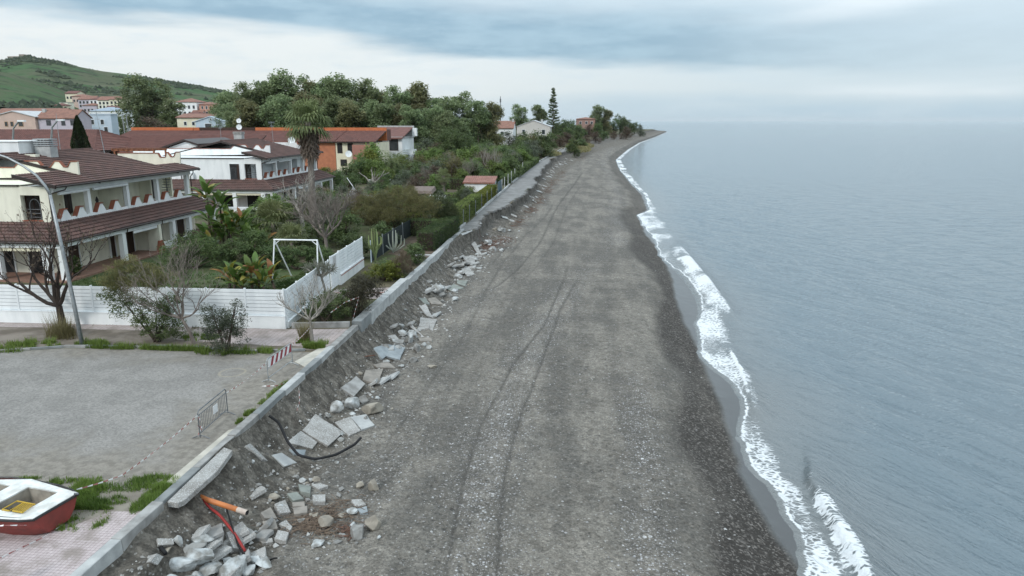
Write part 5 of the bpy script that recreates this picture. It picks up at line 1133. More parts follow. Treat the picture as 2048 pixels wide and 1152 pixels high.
def pinnate_palm(name, label, loc, h, L, nf, seed, tr, mat=lPalm):
    rg = np.random.default_rng(seed); r = thing(name, label, 'palm', loc)
    MB().tube([(0, 0, -.1), (0, 0, h)], [tr * 1.1, tr], 9).build('trunk', mBarkTrunk, r, local=True); V, Q, T = [], [], []
    for k in range(nf):
        a = k * 2.4; e = 1.2 - 1.5 * k / nf; d = np.array([math.cos(a) * math.cos(e), math.sin(a) * math.cos(e), math.sin(e)]); p = np.array([0, 0, h]); s = unit(np.cross(d, [0, 0, 1.])); v = d.copy(); t0 = rg.random()
        for i in range(22):
            p = p + v * L / 22; v = unit(v + np.array([0, 0, -.085]))
            for sg in (-1, 1):
                ll = L * .26 * math.sin(3.14 * (i + 2) / 25) ** .6; e_ = p + s * sg * ll * .85 + v * ll * .5 + np.array([0, 0, -.12 * ll]); m = (p + e_) / 2; w_ = v * .045; j = len(V); V.extend([p, m + w_, e_, m - w_]); Q.append((j, j+1, j+2, j+3)); T.append(min(1, max(0, t0 * .6 + rg.random() * .4)))
    link('crown', npmesh('crown', np.array(V), np.array(Q), None, False, {'tint': ('FACE', T)}), mat, r); return r
pinnate_palm('date_palm', 'feathery date palm spreading in front of the white house wing', (-37.2, 140, 0), 3.4, 4.8, 44, 41, .5)
pinnate_palm('date_palm', 'young feathery palm beside the banana clump', (-31.5, 62, 0), 2.2, 2.9, 26, 42, .2)
# ---- big paddle leaves: strelitzia and banana, every leaf a part
def paddle_mesh():
    V = []; Q = []; n = 7; L = 1.0
    for i in range(n + 1):
        t = i / n; x = .45 + t * L; z = .32 * t - .55 * t * t; w_ = .20 * math.sin(3.1416 * min(1, .06 + t * .94)) ** .65 * (1.05 - .25 * t)
        V += [(x, -w_, z + w_ * .45), (x, 0, z), (x, w_, z + w_ * .45)]
    for i in range(n):
        b = i * 3; Q += [(b, b+1, b+4, b+3), (b+1, b+2, b+5, b+4)]
    k = len(V); V += [(0, -.018, 0), (0, .018, 0), (.45, .018, .0), (.45, -.018, .0)]; Q.append((k, k+1, k+2, k+3))
    return npmesh('leaf', np.array(V), np.array(Q), None, True, {'tint': ('FACE', np.linspace(.2, .9, len(Q)))})
PAD = paddle_mesh(); PAD.materials.append(lBan)
def paddle_plant(name, label, loc, stems, seed, size, yellow=.1, brown=.08, cat='plant'):
    rg = random.Random(seed); r = thing(name, label, cat, loc); mb = MB()
    for (x, y, h, n) in stems:
        mb.tube([(x, y, -.05), (x * .9, y * .9, h)], [.11, .07], 6)
        for k in range(n):
            o = link('leaf', PAD, None, r); t = k / max(1, n - 1); a = k * 2.4 + rg.uniform(-.4, .4); el_ = 1.25 - .95 * t + rg.uniform(-.12, .12); s = size * rg.uniform(.75, 1.1)
            o.location = (x * .9, y * .9, h - .25 * t); o.rotation_euler = (rg.uniform(-.35, .35), -el_, a); o.scale = (s, s * rg.uniform(.8, 1.1), s)
            q = rg.random()
            if q < yellow + brown: o.material_slots[0].link = 'OBJECT'; o.material_slots[0].material = lBanY if q < yellow else lOran; o['label'] = 'yellowing paddle leaf' if q < yellow else 'withered orange leaf'
    mb.build('stem', mBarkTrunk, r, local=True); return r
paddle_plant('strelitzia_plant', 'low yellow green bird of paradise clump in front of the swing frame', (-22.9, 46.6, 0), [(-1.2, 0, .5, 11), (0, .3, .9, 12), (1.1, -.2, .45, 11), (.4, .6, 1.1, 12), (-.5, -.3, .35, 10), (1.6, .4, .6, 9), (-1.7, .3, .6, 9)], 51, 1.12, .45, .10)
paddle_plant('banana_plant', 'dense green banana clump in the middle of the villa garden', (-29.3, 57.5, 0), [(-1.6, .4, 1.5, 9), (-.3, 0, 2.1, 10), (.9, .5, 1.7, 9), (1.8, -.3, 1.2, 8), (.3, .9, 2.6, 9), (-1.0, 1.2, 2.6, 9), (2.4, .6, 1.0, 8), (-2.3, -.2, .9, 8)], 52, 1.55, .06, .03)
paddle_plant('bird_of_paradise_tree', 'tall bird of paradise with leaf fan on leaning stems near the villa porch', (-31.2, 58.5, 0), [(-.8, 0, 5.0, 13), (0.2, .4, 4.2, 12), (-.2, -.5, 3.1, 9), (.9, 0, 2.4, 9), (-1.4, .3, 1.6, 8)], 53, 1.45, .08, .10, 'tree')
# ---- leafless trees
def bare_tree(name, label, loc, h, r0, seed, mat, dirs, depth=4, kids=3, bend=.3, upw=.12, ang=.75, fork=.25, lean=(0, 0), dead=0, Lk=.42, grp=None):
    rg = random.Random(seed); r = thing(name, label, 'tree', loc, grp); mb = MB(); f = (lean[0], lean[1], h * fork)
    mb.tube([(0, 0, -.15), (lean[0] * .35, lean[1] * .35, h * fork * .5), f], [r0 * 1.35, r0, r0 * .85], 8); mb.build('trunk', mat, r, local=True)
    mb = MB()
    for d in dirs: grow(mb, f, d, h * Lk * rg.uniform(.9, 1.1), r0 * .62, depth, rg, kids, bend, upw, .6, ang)
    mb.build('branches', mat, r, local=True)
    if dead:
        g2 = np.random.default_rng(seed); k = g2.integers(0, len(mb.v), dead); P = np.array(mb.v)[k]; P = P[P[:, 2] > h * fork * 1.1] + g2.normal(0, .08, (len(P[P[:, 2] > h * fork * 1.1]), 3)); V, Q = kites(g2, P, .16, .5, -.3)
        link('dead_leaves', npmesh('dead_leaves', V, Q, None, False, {'tint': ('FACE', g2.random(len(P)))}), lBrown, r)
    return r
bare_tree('bare_tree', 'dark leafless tree with a forked trunk beside the lamp post', (-28.9, 36.0, 0), 6.4, .19, 61, mBark, [(-1.0, .1, .75), (-.35, -.2, 1.0), (.45, .2, 1.2), (.75, -.1, .9), (-1.2, -.1, .35)], 4, 3, .26, .10, .72, .22, (-.05, 0), 420, .36)
bare_tree('bare_tree', 'pale windblown leafless tree leaning left over the white fence', (-20.2, 34.3, 0), 3.9, .085, 62, mBarkGrey, [(-1.0, -.3, .5), (-.6, -.4, .9), (-.1, -.1, 1.0), (.6, -.1, .8), (-1.1, -.3, .2), (.3, -.3, 1), (.9, -.2, .5)], 4, 3, .30, .08, .85, .36, (-.5, -.1), 0, .42)
bare_tree('bare_tree', 'small pale leafless tree standing in a tuft of grass on the pink pavement', (-14.1, 35.2, 0), 3.0, .085, 63, mBarkPale, [(-.7, .2, .9), (.5, .1, .9), (0, -.3, 1.0), (-1, -.2, .5), (.9, .1, .45)], 3, 4, .26, .12, .8, .4, (-.05, 0), 0, .36)
bare_tree('bare_tree', 'big pale leafless tree behind the swing frame', (-20.6, 56.0, 0), 5.3, .17, 64, mBarkGrey, [(-.6, .2, .9), (.45, .1, 1.0), (.1, -.3, .8), (-.9, -.2, .5), (.8, -.1, .5)], 4, 4, .28, .06, .85, .42, (-.15, 0), 0, .36)
bare_tree('bare_tree', 'thick pale trunk with bare twigs below the tall palm', (-25.5, 63.5, 0), 5.2, .22, 65, mBarkPale, [(-.6, .2, .8), (.5, .1, .8), (0, -.3, 1.0)], 3, 4, .3, .05, .9, .6, (-.2, 0), 0, .34)
bare_tree('bare_tree', 'white leafless tree with upright branches beyond the white shed', (-17.7, 143, 0), 6.2, .22, 66, mBarkPale, [(-.5, .2, 1), (.45, .1, 1), (.1, -.3, 1), (-.8, -.2, .7), (.8, -.1, .8)], 4, 3, .2, .14, .6, .16, (0, 0), 0, .36)
bare_tree('pollarded_tree', 'pollarded pale tree with stubby white limbs near the gazebo', (-32, 108, 0), 4.0, .24, 67, mBarkPale, [(-1.0, .1, .6), (.9, .1, .75), (-.2, .2, 1), (.5, -.2, .8)], 1, 2, .22, .05, .6, .45, (0, 0), 0, .5)
for i, (x, y, h) in enumerate(((-21, 128, 4.5), (-24.5, 135, 4), (-28, 150, 5), (-21.5, 155, 4.5), (-26, 122, 3.6), (-16, 165, 4))):
    bare_tree('bare_thicket_tree', 'grey brown leafless small tree in the thicket behind the white shed', (x, y, 0), h, .10, 70 + i, mBarkGrey, [(-.6, .2, .9), (.5, .1, 1.0), (.1, -.4, .8)], 4, 4, .3, .1, .8, .2, (0, 0), 0, .4, 'leafless trees in the thicket')
# ---- shrubs near the fence
def leafy(name, label, loc, parts, cat='shrub', stems=(), bark=None):
    """parts: (part name, material, blobs, clumps, leaves per clump, clump radius, leaf, aspect, up)"""
    r = thing(name, label, cat, loc)
    for i, (pn, mt, bl, nc, per, rc, lf, asp, up) in enumerate(parts):
        me, c = crown_mesh(pn, int(abs(loc[0] * 31 + loc[1] * 17)) + i, bl, nc, per, rc, lf, asp, up, .35, .8); link(pn, me, mt, r)
    rg = random.Random(int(abs(loc[1] * 7))); mb = MB()
    for b in parts[0][2]:
        for k in range(3): mb.tube([(rg.uniform(-.15, .15), rg.uniform(-.15, .15), -.05), (b[0] * .5, b[1] * .5, b[2] * .55), (b[0] + rg.uniform(-.3, .3) * b[3], b[1], b[2] + b[5] * .5)], [.045, .03, .01], 4)
    mb.build('stems', bark or mBarkTrunk, r, local=True); return r
leafy('oleander_shrub', 'large windswept shrub, dark green below, feathery brown green on top, before the white fence', (-22.4, 34.4, 0), [
    ('foliage', lDark, [(.2, 0, 1.2, 1.3, .9, 1.0), (-.9, 0, 1.9, 1.5, .9, .8), (-2.0, .1, 2.4, 1.1, .7, .5), (.9, 0, .8, .7, .7, .7), (1.0, .1, 2.0, .8, .6, .6)], 170, 46, .36, .17, .24, .1),
    ('feathery_foliage', lTam, [(-1.2, .3, 3.7, 1.3, .8, .8), (.1, .3, 3.5, 1.2, .8, .7), (-2.0, .2, 3.2, .8, .7, .6)], 130, 50, .34, .24, .10, .8)])
leafy('dark_shrub', 'dark grey green shrub with whippy tips growing over the car park kerb', (-17.8, 33.0, 0), [
    ('foliage', leafmat('grey_green_leaf', (.045, .060, .038), (.135, .155, .105)), [(0, 0, .8, 1.2, 1.0, .8), (-.3, 0, 1.6, .9, .8, .7), (.5, .1, 1.5, .7, .7, .8), (-.6, 0, 2.1, .45, .4, .6), (.8, 0, 2.3, .35, .35, .6)], 170, 44, .30, .13, .26, .5)])
leafy('planter_shrub', 'dark brown twiggy shrub in the planter beside the kerb', (-13.25, 41.0, 0), [('foliage', leafmat('dusky_leaf', (.030, .030, .018), (.090, .080, .048)), [(-.1, 0, .95, 1.1, 1.7, .95), (0, 1.2, 1.3, 1.0, 1.4, .9)], 190, 44, .3, .16, .25, .7)])
leafy('planter_hedge', 'low dark green hedge in the planter at the fence corner', (-14.8, 39.0, 0), [('foliage', lDark, [(-.6, 0, .8, 1.0, .8, .8), (.6, .2, .75, 1.0, .8, .7), (0, 1.6, .8, 1.3, 1.2, .8), (.3, 3.2, .6, 1.2, 1.2, .6)], 190, 44, .28, .14, .4, .4)])
leafy('yellow_green_bush', 'yellow green bush with dry stems beside the gate path', (-14.6, 50.2, 0), [('foliage', lYel, [(0, 0, .6, 1.2, 1.1, .6), (1.0, .6, .7, .8, .9, .7)], 110, 44, .26, .13, .5, .4), ('lower_foliage', lDark, [(.4, 1.6, .6, 1.4, 1.1, .7)], 70, 40, .3, .14, .45, .3)])
leafy('dry_reeds', 'tuft of tall brown dry stems at the kerb by the yellow green bush', (-13.4, 52.4, 0), [('foliage', lBrown, [(0, 0, .9, .7, 1.8, .9), (0, -1.4, .7, .4, .6, .7)], 90, 36, .3, .34, .07, 2.2)])
leafy('rounded_shrub', 'dark rounded shrub behind the dry stems at the garden bed corner', (-13.6, 57.0, 0), [('foliage', lDark, [(0, 0, .8, .9, 1.6, .8)], 90, 40, .3, .15, .5, .2)])
leafy('dark_round_hedge', 'dark rounded hedge behind the white swing frame', (-22.3, 53.6, 0), [('foliage', lDark, [(-1.6, 0, .9, 1.3, 1.0, 1.0), (0, 0, 1.0, 1.4, 1.0, 1.0), (1.7, .2, .9, 1.3, 1.0, 1.0)], 190, 46, .3, .16, .5, .2)])
leafy('dark_conifer_shrub', 'very dark spreading shrub beside the villa porch steps', (-30.6, 53.2, 0), [('foliage', lDark, [(-1.4, 0, 1.1, 1.7, 1.4, 1.1), (.6, .2, 1.5, 1.7, 1.4, 1.3), (2.2, .4, 1.0, 1.3, 1.2, 1.0)], 230, 46, .36, .18, .3, .1)])
leafy('dark_garden_shrub', 'dark green shrub mass between the banana clump and the swing frame', (-26.3, 53.8, 0), [('foliage', lDark, [(-1.0, 0, 1.2, 1.6, 1.2, 1.2), (1.2, .4, 1.0, 1.5, 1.2, 1.0), (0, 1.4, 1.7, 1.5, 1.2, 1.2)], 200, 46, .36, .18, .4, .2)])
leafy('brown_garden_hedge', 'dark brown flecked hedge along the cream villa terrace', (-35.6, 66.5, 0), [('foliage', leafmat('copper_leaf', (.030, .020, .014), (.10, .07, .05)), [(0, -3, .8, .8, 2, .8), (0, 0, .8, .8, 2, .8), (0, 3, .8, .8, 2, .8)], 150, 40, .3, .16, .5, .2)])
for i, (x, y) in enumerate(((-20.6, 70.4), (-17.6, 71.6), (-19.6, 73.2), (-16.0, 73.5))): pass
leafy('tamarisk_tree', 'broad feathery brown green tamarisk behind the cactus garden', (-18.6, 71.6, 0), [('foliage', lTam, [(-2.6, 0, 3.0, 2.2, 1.8, 1.3), (0, .5, 3.7, 2.4, 2, 1.4), (2.4, .3, 3.0, 1.9, 1.8, 1.2), (-1.0, -.6, 2.3, 2.3, 1.5, .9)], 330, 52, .5, .30, .10, .5)], 'tree')
leafy('tamarisk_tree', 'darker green feathery bush on the right shoulder of the broad tamarisk', (-15.2, 74.6, 0), [('foliage', leafmat('green_tamarisk_leaf', (.028, .042, .018), (.095, .105, .045)), [(0, 0, 2.4, 1.9, 1.8, 1.4), (1.2, .3, 1.8, 1.2, 1.3, 1.0)], 170, 50, .45, .28, .12, .4)], 'tree')
leafy('porch_plant', 'round dark potted bush on the villa porch behind the lamp post', (-37.9, 49.2, .15), [('foliage', lDark, [(0, 0, .75, .55, .5, .7)], 60, 40, .22, .14, .5, .2)], 'plant')
for i, (k, x, y, s, lb) in enumerate(((0, -23.6, 60.5, .95, 'dark bush at the left foot of the big pale leafless tree'), (0, -19.2, 58.6, .8, 'dark bush at the right foot of the big pale leafless tree'), (2, -24.5, 66.5, 1.1, 'olive grey bush right of the tall palm trunk'), (0, -22.0, 65.0, 1.2, 'dark green bush behind the big pale leafless tree'), (1, -30.5, 64.5, 1.2, 'green bush between the two palms beside the white villa porch'), (3, -21.5, 75.5, 1.2, 'brown green feathery bush left behind the broad tamarisk'), (2, -26.5, 74, 1.3, 'grey green bush beyond the tall palm'), (2, -29.5, 80, 1.3, 'olive grey bush in front of the white villa porch'), (0, -33.5, 70.5, 1.1, 'dark bush at the far end of the cream villa porch'), (1, -33.8, 77.5, 1.1, 'green bush before the white villa porch corner'), (0, -34.4, 83.0, 1.0, 'dark bush left before the white villa porch'), (0, -18.6, 65.6, .8, 'dark low bush left of the bare garden bed'), (2, -24, 84, 1.2, 'olive grey bush beyond the broad tamarisk'), (2, -28, 88, 1.1, 'olive grey bush in front of the gazebo'), (4, -33.6, 60.2, .9, 'brown bush below the cream villa porch parapet'), (0, -32.8, 56.0, .9, 'dark bush left of the bird of paradise stems'), (0, -19.8, 53.2, .62, 'small dark bush inside the white slatted fence'), (4, -34, 90, 1.2, 'brown bush right of the white villa porch'))):
    put_tree(BUSH[k], 'garden_bush', lb, (x, y, 0), 'bush', 'bushes of the villa garden', s=s, rz=i * 1.9)
# ---- cactus and yucca
def cactus(name, label, loc, arms, mat, r0):
    r = thing(name, label, 'cactus', loc)
    for i, (x, h, z0, dy) in enumerate(arms):
        prof = [(0, 0, -.05 if z0 == 0 else z0), (x * .6, dy * .5, z0 + .25 * h), (x, dy, z0 + .5 * h), (x * 1.05, dy, z0 + h)]
        mb = MB().tube(prof, [r0 * .8, r0, r0, r0 * .45], 7); o = mb.build('stem', None, r, local=True, smooth=False); o.data.materials.append(mat)
        at = o.data.attributes.new('tint', 'FLOAT', 'FACE'); at.data.foreach_set('value', [((k * 7) % 5) / 5 for k in range(len(o.data.polygons))])
cactus('candelabra_cactus', 'yellow green candelabra cactus in the garden past the white gate', (-16.7, 56.2, 0), [(0, 3.0, 0, 0), (-.25, 2.2, .5, .1), (.28, 2.1, .6, -.1), (-.42, 1.5, .9, -.1), (.45, 1.3, 1.0, .15), (.12, 2.5, .4, .2), (-.12, 2.6, .4, -.2), (.6, 1.0, 1.3, 0)], lCact, .09)
cactus('pale_cactus', 'pale grey thin stemmed cactus right of the candelabra cactus', (-16.6, 61.5, 0), [(0, 2.0, 0, 0), (-.4, 1.6, .1, .1), (.4, 1.7, .1, -.1), (-.75, 1.0, .2, .1), (.75, 1.5, .1, 0), (.2, 1.9, .1, .3), (1.0, 1.2, .1, .1)], leafmat('pale_cactus_skin', (.22, .25, .20), (.36, .38, .33), 0), .07)
def yucca(loc):
    r = thing('yucca_tree', 'pale spiky yucca tree growing against the white gate fence', 'tree', loc); rg = np.random.default_rng(3); mb = MB()
    mb.tube([(.1, 0, -.1), (0, 0, .8), (-.2, 0, 1.7)], [.10, .08, .07], 7); tips = []
    for a, L, e in ((0, .9, .5), (1.3, .9, .6), (2.5, 1.1, .4), (3.6, 1.1, .5), (4.7, .8, .7), (5.5, 1.0, .45), (.6, .6, 1.2), (3.1, .75, 1.2)):
        t = (-.2 + L * math.cos(a) * math.cos(e), L * math.sin(a) * math.cos(e) * .6, 1.7 + L * math.sin(e)); mb.tube([(-.2, 0, 1.65), (-.2 + .6 * (t[0] + .2), t[1] * .6, 1.7 + .4 * (t[2] - 1.7)), t], [.06, .05, .04], 5); tips.append(t)
    mb.build('trunk', mBarkPale, r, local=True); C = np.repeat(np.array(tips), 46, 0); D = unit(rg.normal(size=C.shape) + np.array([0, 0, .35])); V, Q = kites(rg, C + D * .24, .5, .09, 0, D * 6, .5)
    link('spikes', npmesh('spikes', V, Q, None, False, {'tint': ('FACE', rg.random(len(C)))}), leafmat('spiky_leaf', (.12, .13, .10), (.27, .27, .22)), r)
yucca((-16.5, 43.9, 0))
# ---- clipped hedges
def hedge(label, a, b, wd, h, mat, seed, name='hedge', cat='hedge', per=260, leaf=.14):
    """clipped hedge from a to b"""
    a, b = np.array(a, float), np.array(b, float); L = np.linalg.norm(b - a); d = (b - a) / L; s = np.array([-d[1], d[0]]); mid = (a + b) / 2; rg = np.random.default_rng(seed); r = thing(name, label, cat, (mid[0], mid[1], 0))
    n = int(per * (L * (2 * h + wd) + 2 * wd * h) * .62); f = rg.random(n); t = (rg.random(n) - .5) * L; q = (rg.random(n) - .5) * wd; z = rg.random(n) * h
    top = f < wd / (wd + 2 * h); z[top] = h; sd = (~top) & (f < .94); q[sd] = np.sign(q[sd]) * wd / 2; en = f >= .94; t[en] = np.sign(t[en]) * L / 2
    lump = .10 * fbm(t * 1.3 + q, z * 1.3 + 5, seed, 3); P = np.stack([d[0] * t + s[0] * q, d[1] * t + s[1] * q, z], 1) + rg.normal(0, .05, (n, 3)); P[:, 2] = np.maximum(P[:, 2] + lump, .02); P[:, :2] += s[None] * (np.sign(q) * lump)[:, None]
    V, Q = kites(rg, P, leaf, .5, .3); tint = np.clip(.5 + 1.3 * fbm(t * .8, z + q, seed + 1, 2) + rg.normal(0, .2, n), 0, 1)
    link('foliage', npmesh('foliage', V, Q, None, False, {'tint': ('FACE', tint)}), mat, r)
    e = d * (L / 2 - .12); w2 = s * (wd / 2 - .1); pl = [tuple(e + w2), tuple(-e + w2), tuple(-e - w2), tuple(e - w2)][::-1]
    MB().prism(pl, 'z', 0, h - .1).build('dark_core', mBark, r, local=True)  # solid dark box added inside, standing in for the shade behind the leaves
hedge('dark clipped hedge running across behind the bare garden bed', (-19.4, 71.8), (-14.6, 71.4), 1.3, 1.65, lDark, 91)
hedge('mid green clipped hedge along the kerb beside the bare garden bed', (-13.9, 62.6), (-13.5, 74.2), 1.5, 1.7, leafmat('box_hedge_leaf', (.030, .052, .020), (.085, .115, .042)), 92)
hedge('tall green hedge behind the path fence, nearest the bare garden bed', (-13.9, 76), (-13.8, 94), 1.1, 2.1, lMid, 93, per=170, leaf=.17)
hedge('tall yellow topped hedge behind the path fence beside the white shed', (-13.9, 96), (-13.9, 112), 1.3, 1.7, lYel, 94, per=130, leaf=.2)
hedge('low light green hedge across the garden, first row past the dark hedge', (-20.5, 80.5), (-14.8, 80), 1.2, 1.1, lYel, 95, per=170, leaf=.17)
hedge('mid green hedge across the garden, second row past the dark hedge', (-22, 88), (-14.6, 87.4), 1.4, 1.3, lMid, 96, per=150, leaf=.18)
hedge('dark green hedge in front of the white shed', (-21, 106), (-14.8, 105.5), 1.6, .9, lMid, 97, per=120, leaf=.2)
hedge('long dark hedge line in front of the gazebo', (-37, 91), (-22, 89), 1.4, 1.3, lDark, 98, per=90, leaf=.22)
hedge('long dark hedge on the landward side of the far path', (-14.0, 131), (-12.9, 205), 1.6, 1.5, lDark, 99, per=60, leaf=.30)
hedge('dark hedge behind the white shed and the small palm', (-30, 124), (-19, 122), 1.6, 1.8, lDark, 100, per=90, leaf=.24)
# ---- the tangle of bushes in the gardens behind the path
BN = {0: ('dark green garden bush', 'dark_bush'), 1: ('mid green garden bush', 'green_bush'), 2: ('grey olive garden bush', 'olive_bush'), 3: ('brown green feathery garden bush', 'feathery_bush'), 4: ('leafless brown garden bush', 'brown_bush'), 5: ('yellow green garden bush', 'yellow_bush')}
rgb = random.Random(77); spots = []
for i in range(420):
    y = 76 + 150 * rgb.random() ** 1.1; xr = float(np.interp(y, [76, 130, 200, 245], [-15.6, -15.2, -15.0, -13])); x = xr - rgb.random() ** 1.15 * float(np.interp(y, [76, 120, 160, 230], [20, 30, 42, 50]))
    if any((x - a) ** 2 + (y - b) ** 2 < (2.0 + y * .006) ** 2 for a, b in spots): continue
    if -20.5 < x < -13 and 108 < y < 116: continue
    if -35 < x < -28 and 90 < y < 99: continue
    if x < -36 and y < 116: continue
    if x < -41 and 140 < y < 184: continue
    if x < -35 and 225 < y: continue
    if -33 < x < -22 and 228 < y < 262: continue
    spots.append((x, y))
ZN = [(-16, 114, 'around the small white shed'), (-22, 100, 'between the broad tamarisk and the reed shade roof'), (-31, 104, 'around the pollarded tree and gazebo'), (-26, 120, 'around the small fan palm'), (-37, 138, 'around the feathery date palm'), (-18, 143, 'around the white upright leafless tree'), (-34, 170, 'in front of the large dark bushy tree'), (-18, 180, 'beside the long dark hedge of the far path'), (-34, 210, 'at the foot of the eucalyptus belt'), (-16, 222, 'before the big rounded bush at the far path'), (-16, 82, 'behind the kerb side clipped hedges')]
for i, (x, y) in enumerate(spots):
    q = rgb.random(); k = (0 if q < .30 else 1 if q < .48 else 2 if q < .66 else 3 if q < .80 else 4 if q < .94 else 5) if y < 175 else (0 if q < .4 else 2 if q < .65 else 1 if q < .85 else 4)
    h = rgb.uniform(.9, 1.7) * (1 + max(0, y - 110) * .0045); h *= .55 if (x > -24 and y < 106) else .8 if y < 118 else 1
    if abs(x + 14) < 6 and 120 < y < 235: h *= .9
    put_tree(BUSH[k], BN[k][1], BN[k][0] + ' ' + min(ZN, key=lambda q: (q[0] - x) ** 2 + (q[1] - y) ** 2)[2], (x, y, 0), 'bush', 'bushes in the garden tangle', s=h, sz=rgb.uniform(.8, 1.1), rz=i * 2.1)
put_tree(BUSH[0], 'round_bush', 'big rounded dark bush bulging over the far end of the path', (-13.2, 236, 0), 'bush', s=3.1, sz=.95)
put_tree(BUSH[3], 'round_bush', 'big brownish bush left of the rounded bush at the far path', (-18, 232, 0), 'bush', s=2.7, sz=.95)
put_tree(BUSH[0], 'cliff_bush', 'dark shrub growing on the broken edge where the path ends', (-2.8, 268, -.5), 'bush', s=1.65, sz=1.25)
put_tree(BUSH[5], 'willow_bush', 'light green drooping bush before the cream terraced house', (-42.3, 141, 0), 'bush', s=2.3, sz=1.05, mat=lMid)
for i, (x, y, s, k) in enumerate(((-4, 300, 1.6, 5), (0, 330, 1.8, 0), (2, 380, 2, 4), (8, 430, 2.4, 4), (14, 480, 2.2, 0), (-10, 330, 2.4, 4), (-8, 380, 2.6, 4), (-2, 430, 2.6, 0), (22, 520, 2.0, 4), (-24, 290, 2.4, 1), (-40, 320, 3, 0), (-48, 300, 3, 0), (3, 540, 2.6, 4), (10, 575, 2.4, 0), (-16, 290, 2.2, 0), (-20, 360, 2.6, 4), (-30, 380, 3, 0))):
    put_tree(BUSH[k], 'headland_bush', 'low bush in the scrub along the far shore', (x, y, -.3), 'bush', 'scrub along the far shore', s=s, sz=.85, rz=i)
for i, (k, x, y, s, sz, lb) in enumerate(((0, -34.5, 286, 3.0, .92, 'dark bush hiding the foot of the small terracotta roofed house'), (2, -29.5, 294, 2.9, .95, 'grey green bush before the white bungalow, left one'), (0, -24.5, 302, 2.7, .95, 'dark bush before the white bungalow, in the middle'), (1, -19, 306, 2.1, .95, 'green bush before the white bungalow, right one'), (0, -13.5, 312, 2.3, 1.1, 'dark bush between the white bungalow and the path end'), (2, -42, 296, 2.9, 1.1, 'grey green bush left of the small terracotta roofed house'), (0, -1.5, 535, 3.0, 1.1, 'dark bush before the rose walled house, left one'), (4, 5, 545, 3.0, 1.15, 'brown bush before the rose walled house, right one'), (0, 11, 556, 3.2, 1.2, 'dark bush at the right corner of the rose walled house'), (0, -8, 400, 3.0, 1.0, 'dark bush right of the Norfolk pine foot'), (0, -24, 410, 3.0, 1.1, 'dark bush left of the Norfolk pine foot'))):
    put_tree(BUSH[k], 'screen_bush', lb, (x, y, -.2), 'bush', None, s=s, sz=sz, rz=i * 1.3)
for i, (x, y, s, lb) in enumerate(((-46, 300, .75, 'round dark tree between the right end of the belt and the thin mast'), (-52, 330, .85, 'round dark tree behind the right end of the belt'), (-14, 500, 1.0, 'round dark tree right behind the Norfolk pine'), (-40, 420, .9, 'round dark tree behind the mast'), (-20, 480, .8, 'low round tree just right of the slim eucalyptus'))):
    put_tree(PINE[i % 2], 'round_tree', lb, (x, y, -.2), 'tree', None, s=s, rz=i)
# ---- grass (stuff)
def grass(name, label, n, sampler, h, mat, seed, zf=None, wdt=.05):
    rg = np.random.default_rng(seed); x, y = sampler(rg, n); n = len(x); z = np.zeros(n) if zf is None else zf(x, y); P = np.stack([x, y, z], 1); a = rg.random(n) * 6.283; L = h * (.35 + 1.1 * rg.random(n) ** 1.6) * (1 + 1.2 * fbm(x * 2.5, y * 2.5, seed + 3, 3))
    t = P + np.stack([np.cos(a) * L * .45, np.sin(a) * L * .45, L], 1); s = np.stack([-np.sin(a), np.cos(a), 0 * a], 1) * wdt * .5
    V = np.stack([P - s, P + s, t], 1).reshape(-1, 3)
    tag(link(name, npmesh(name, V, None, np.arange(n * 3).reshape(n, 3), False, {'tint': ('FACE', np.clip(.5 + 1.2 * fbm(x * .7, y * .7, seed, 3) + rg.normal(0, .2, n), 0, 1))}), mat), label, 'grass', kind='stuff')
def in_ellipses(E):
    def f(rg, n):
        k = rg.integers(0, len(E), n); E_ = np.array(E, float); r = rg.random(n) ** .62 * (1 + .25 * rg.random(n)); a = rg.random(n) * 6.283; x = E_[k, 0] + np.cos(a) * r * E_[k, 2]; y = E_[k, 1] + np.sin(a) * r * E_[k, 3]
        m = fbm(x * 1.9, y * 1.9, 5, 4) + rg.normal(0, .06, n) > -.05; return x[m], y[m]
    return f
grass('grass', 'short green grass patch around the boat and the tiled pavement', 30000, in_ellipses([(-14.6, 19.75, 1.5, .42), (-13.6, 20.0, .7, .4), (-15.6, 19.1, .8, .5), (-14.9, 18.75, 1.0, .3), (-13.2, 19.0, .3, .8), (-14.3, 17.6, .6, .5), (-14.7, 17.35, .45, .3), (-15.5, 18.4, .5, .4), (-14.9, 18.3, .8, .12), (-17.0, 19.7, 1.2, .25)]), .13, lGrass, 1, lambda x, y: 0 * x + .01, .022)
grass('weeds', 'green weeds along the planting kerb and round the tree bases', 26000, in_ellipses([(-31, 32.2, 2.4, .5), (-28.5, 33.3, 1.3, .6), (-25.5, 33.6, .8, .35), (-24, 33.2, 1.6, .25), (-20.4, 35.3, .9, .6), (-14.0, 34.9, .75, .4), (-17.8, 33, 1.4, .5), (-15.6, 33.3, .6, .25), (-21, 33.2, 2, .2), (-13.6, 34.2, .5, .2)]), .24, lGrass, 2, lambda x, y: 0 * x + .02, .035)
grass('dry_grass', 'tall dry straw coloured grass at the foot of the dark bare tree', 2600, in_ellipses([(-28.2, 34.9, .7, .5), (-27.6, 34.6, .5, .4), (-14.45, 35.3, .25, .2)]), .9, lGrassDry, 3, None, .03)
grass('lawn_grass', 'dull green lawn of the villa garden behind the white fence', 60000, in_ellipses([(-27, 43, 9, 5), (-22, 44, 5, 6), (-31, 45, 6, 6), (-19.5, 50, 2, 4), (-33.5, 49, 3, 8)]), .12, leafmat('lawn_blade', (.030, .056, .014), (.085, .12, .034)), 4, None, .06)
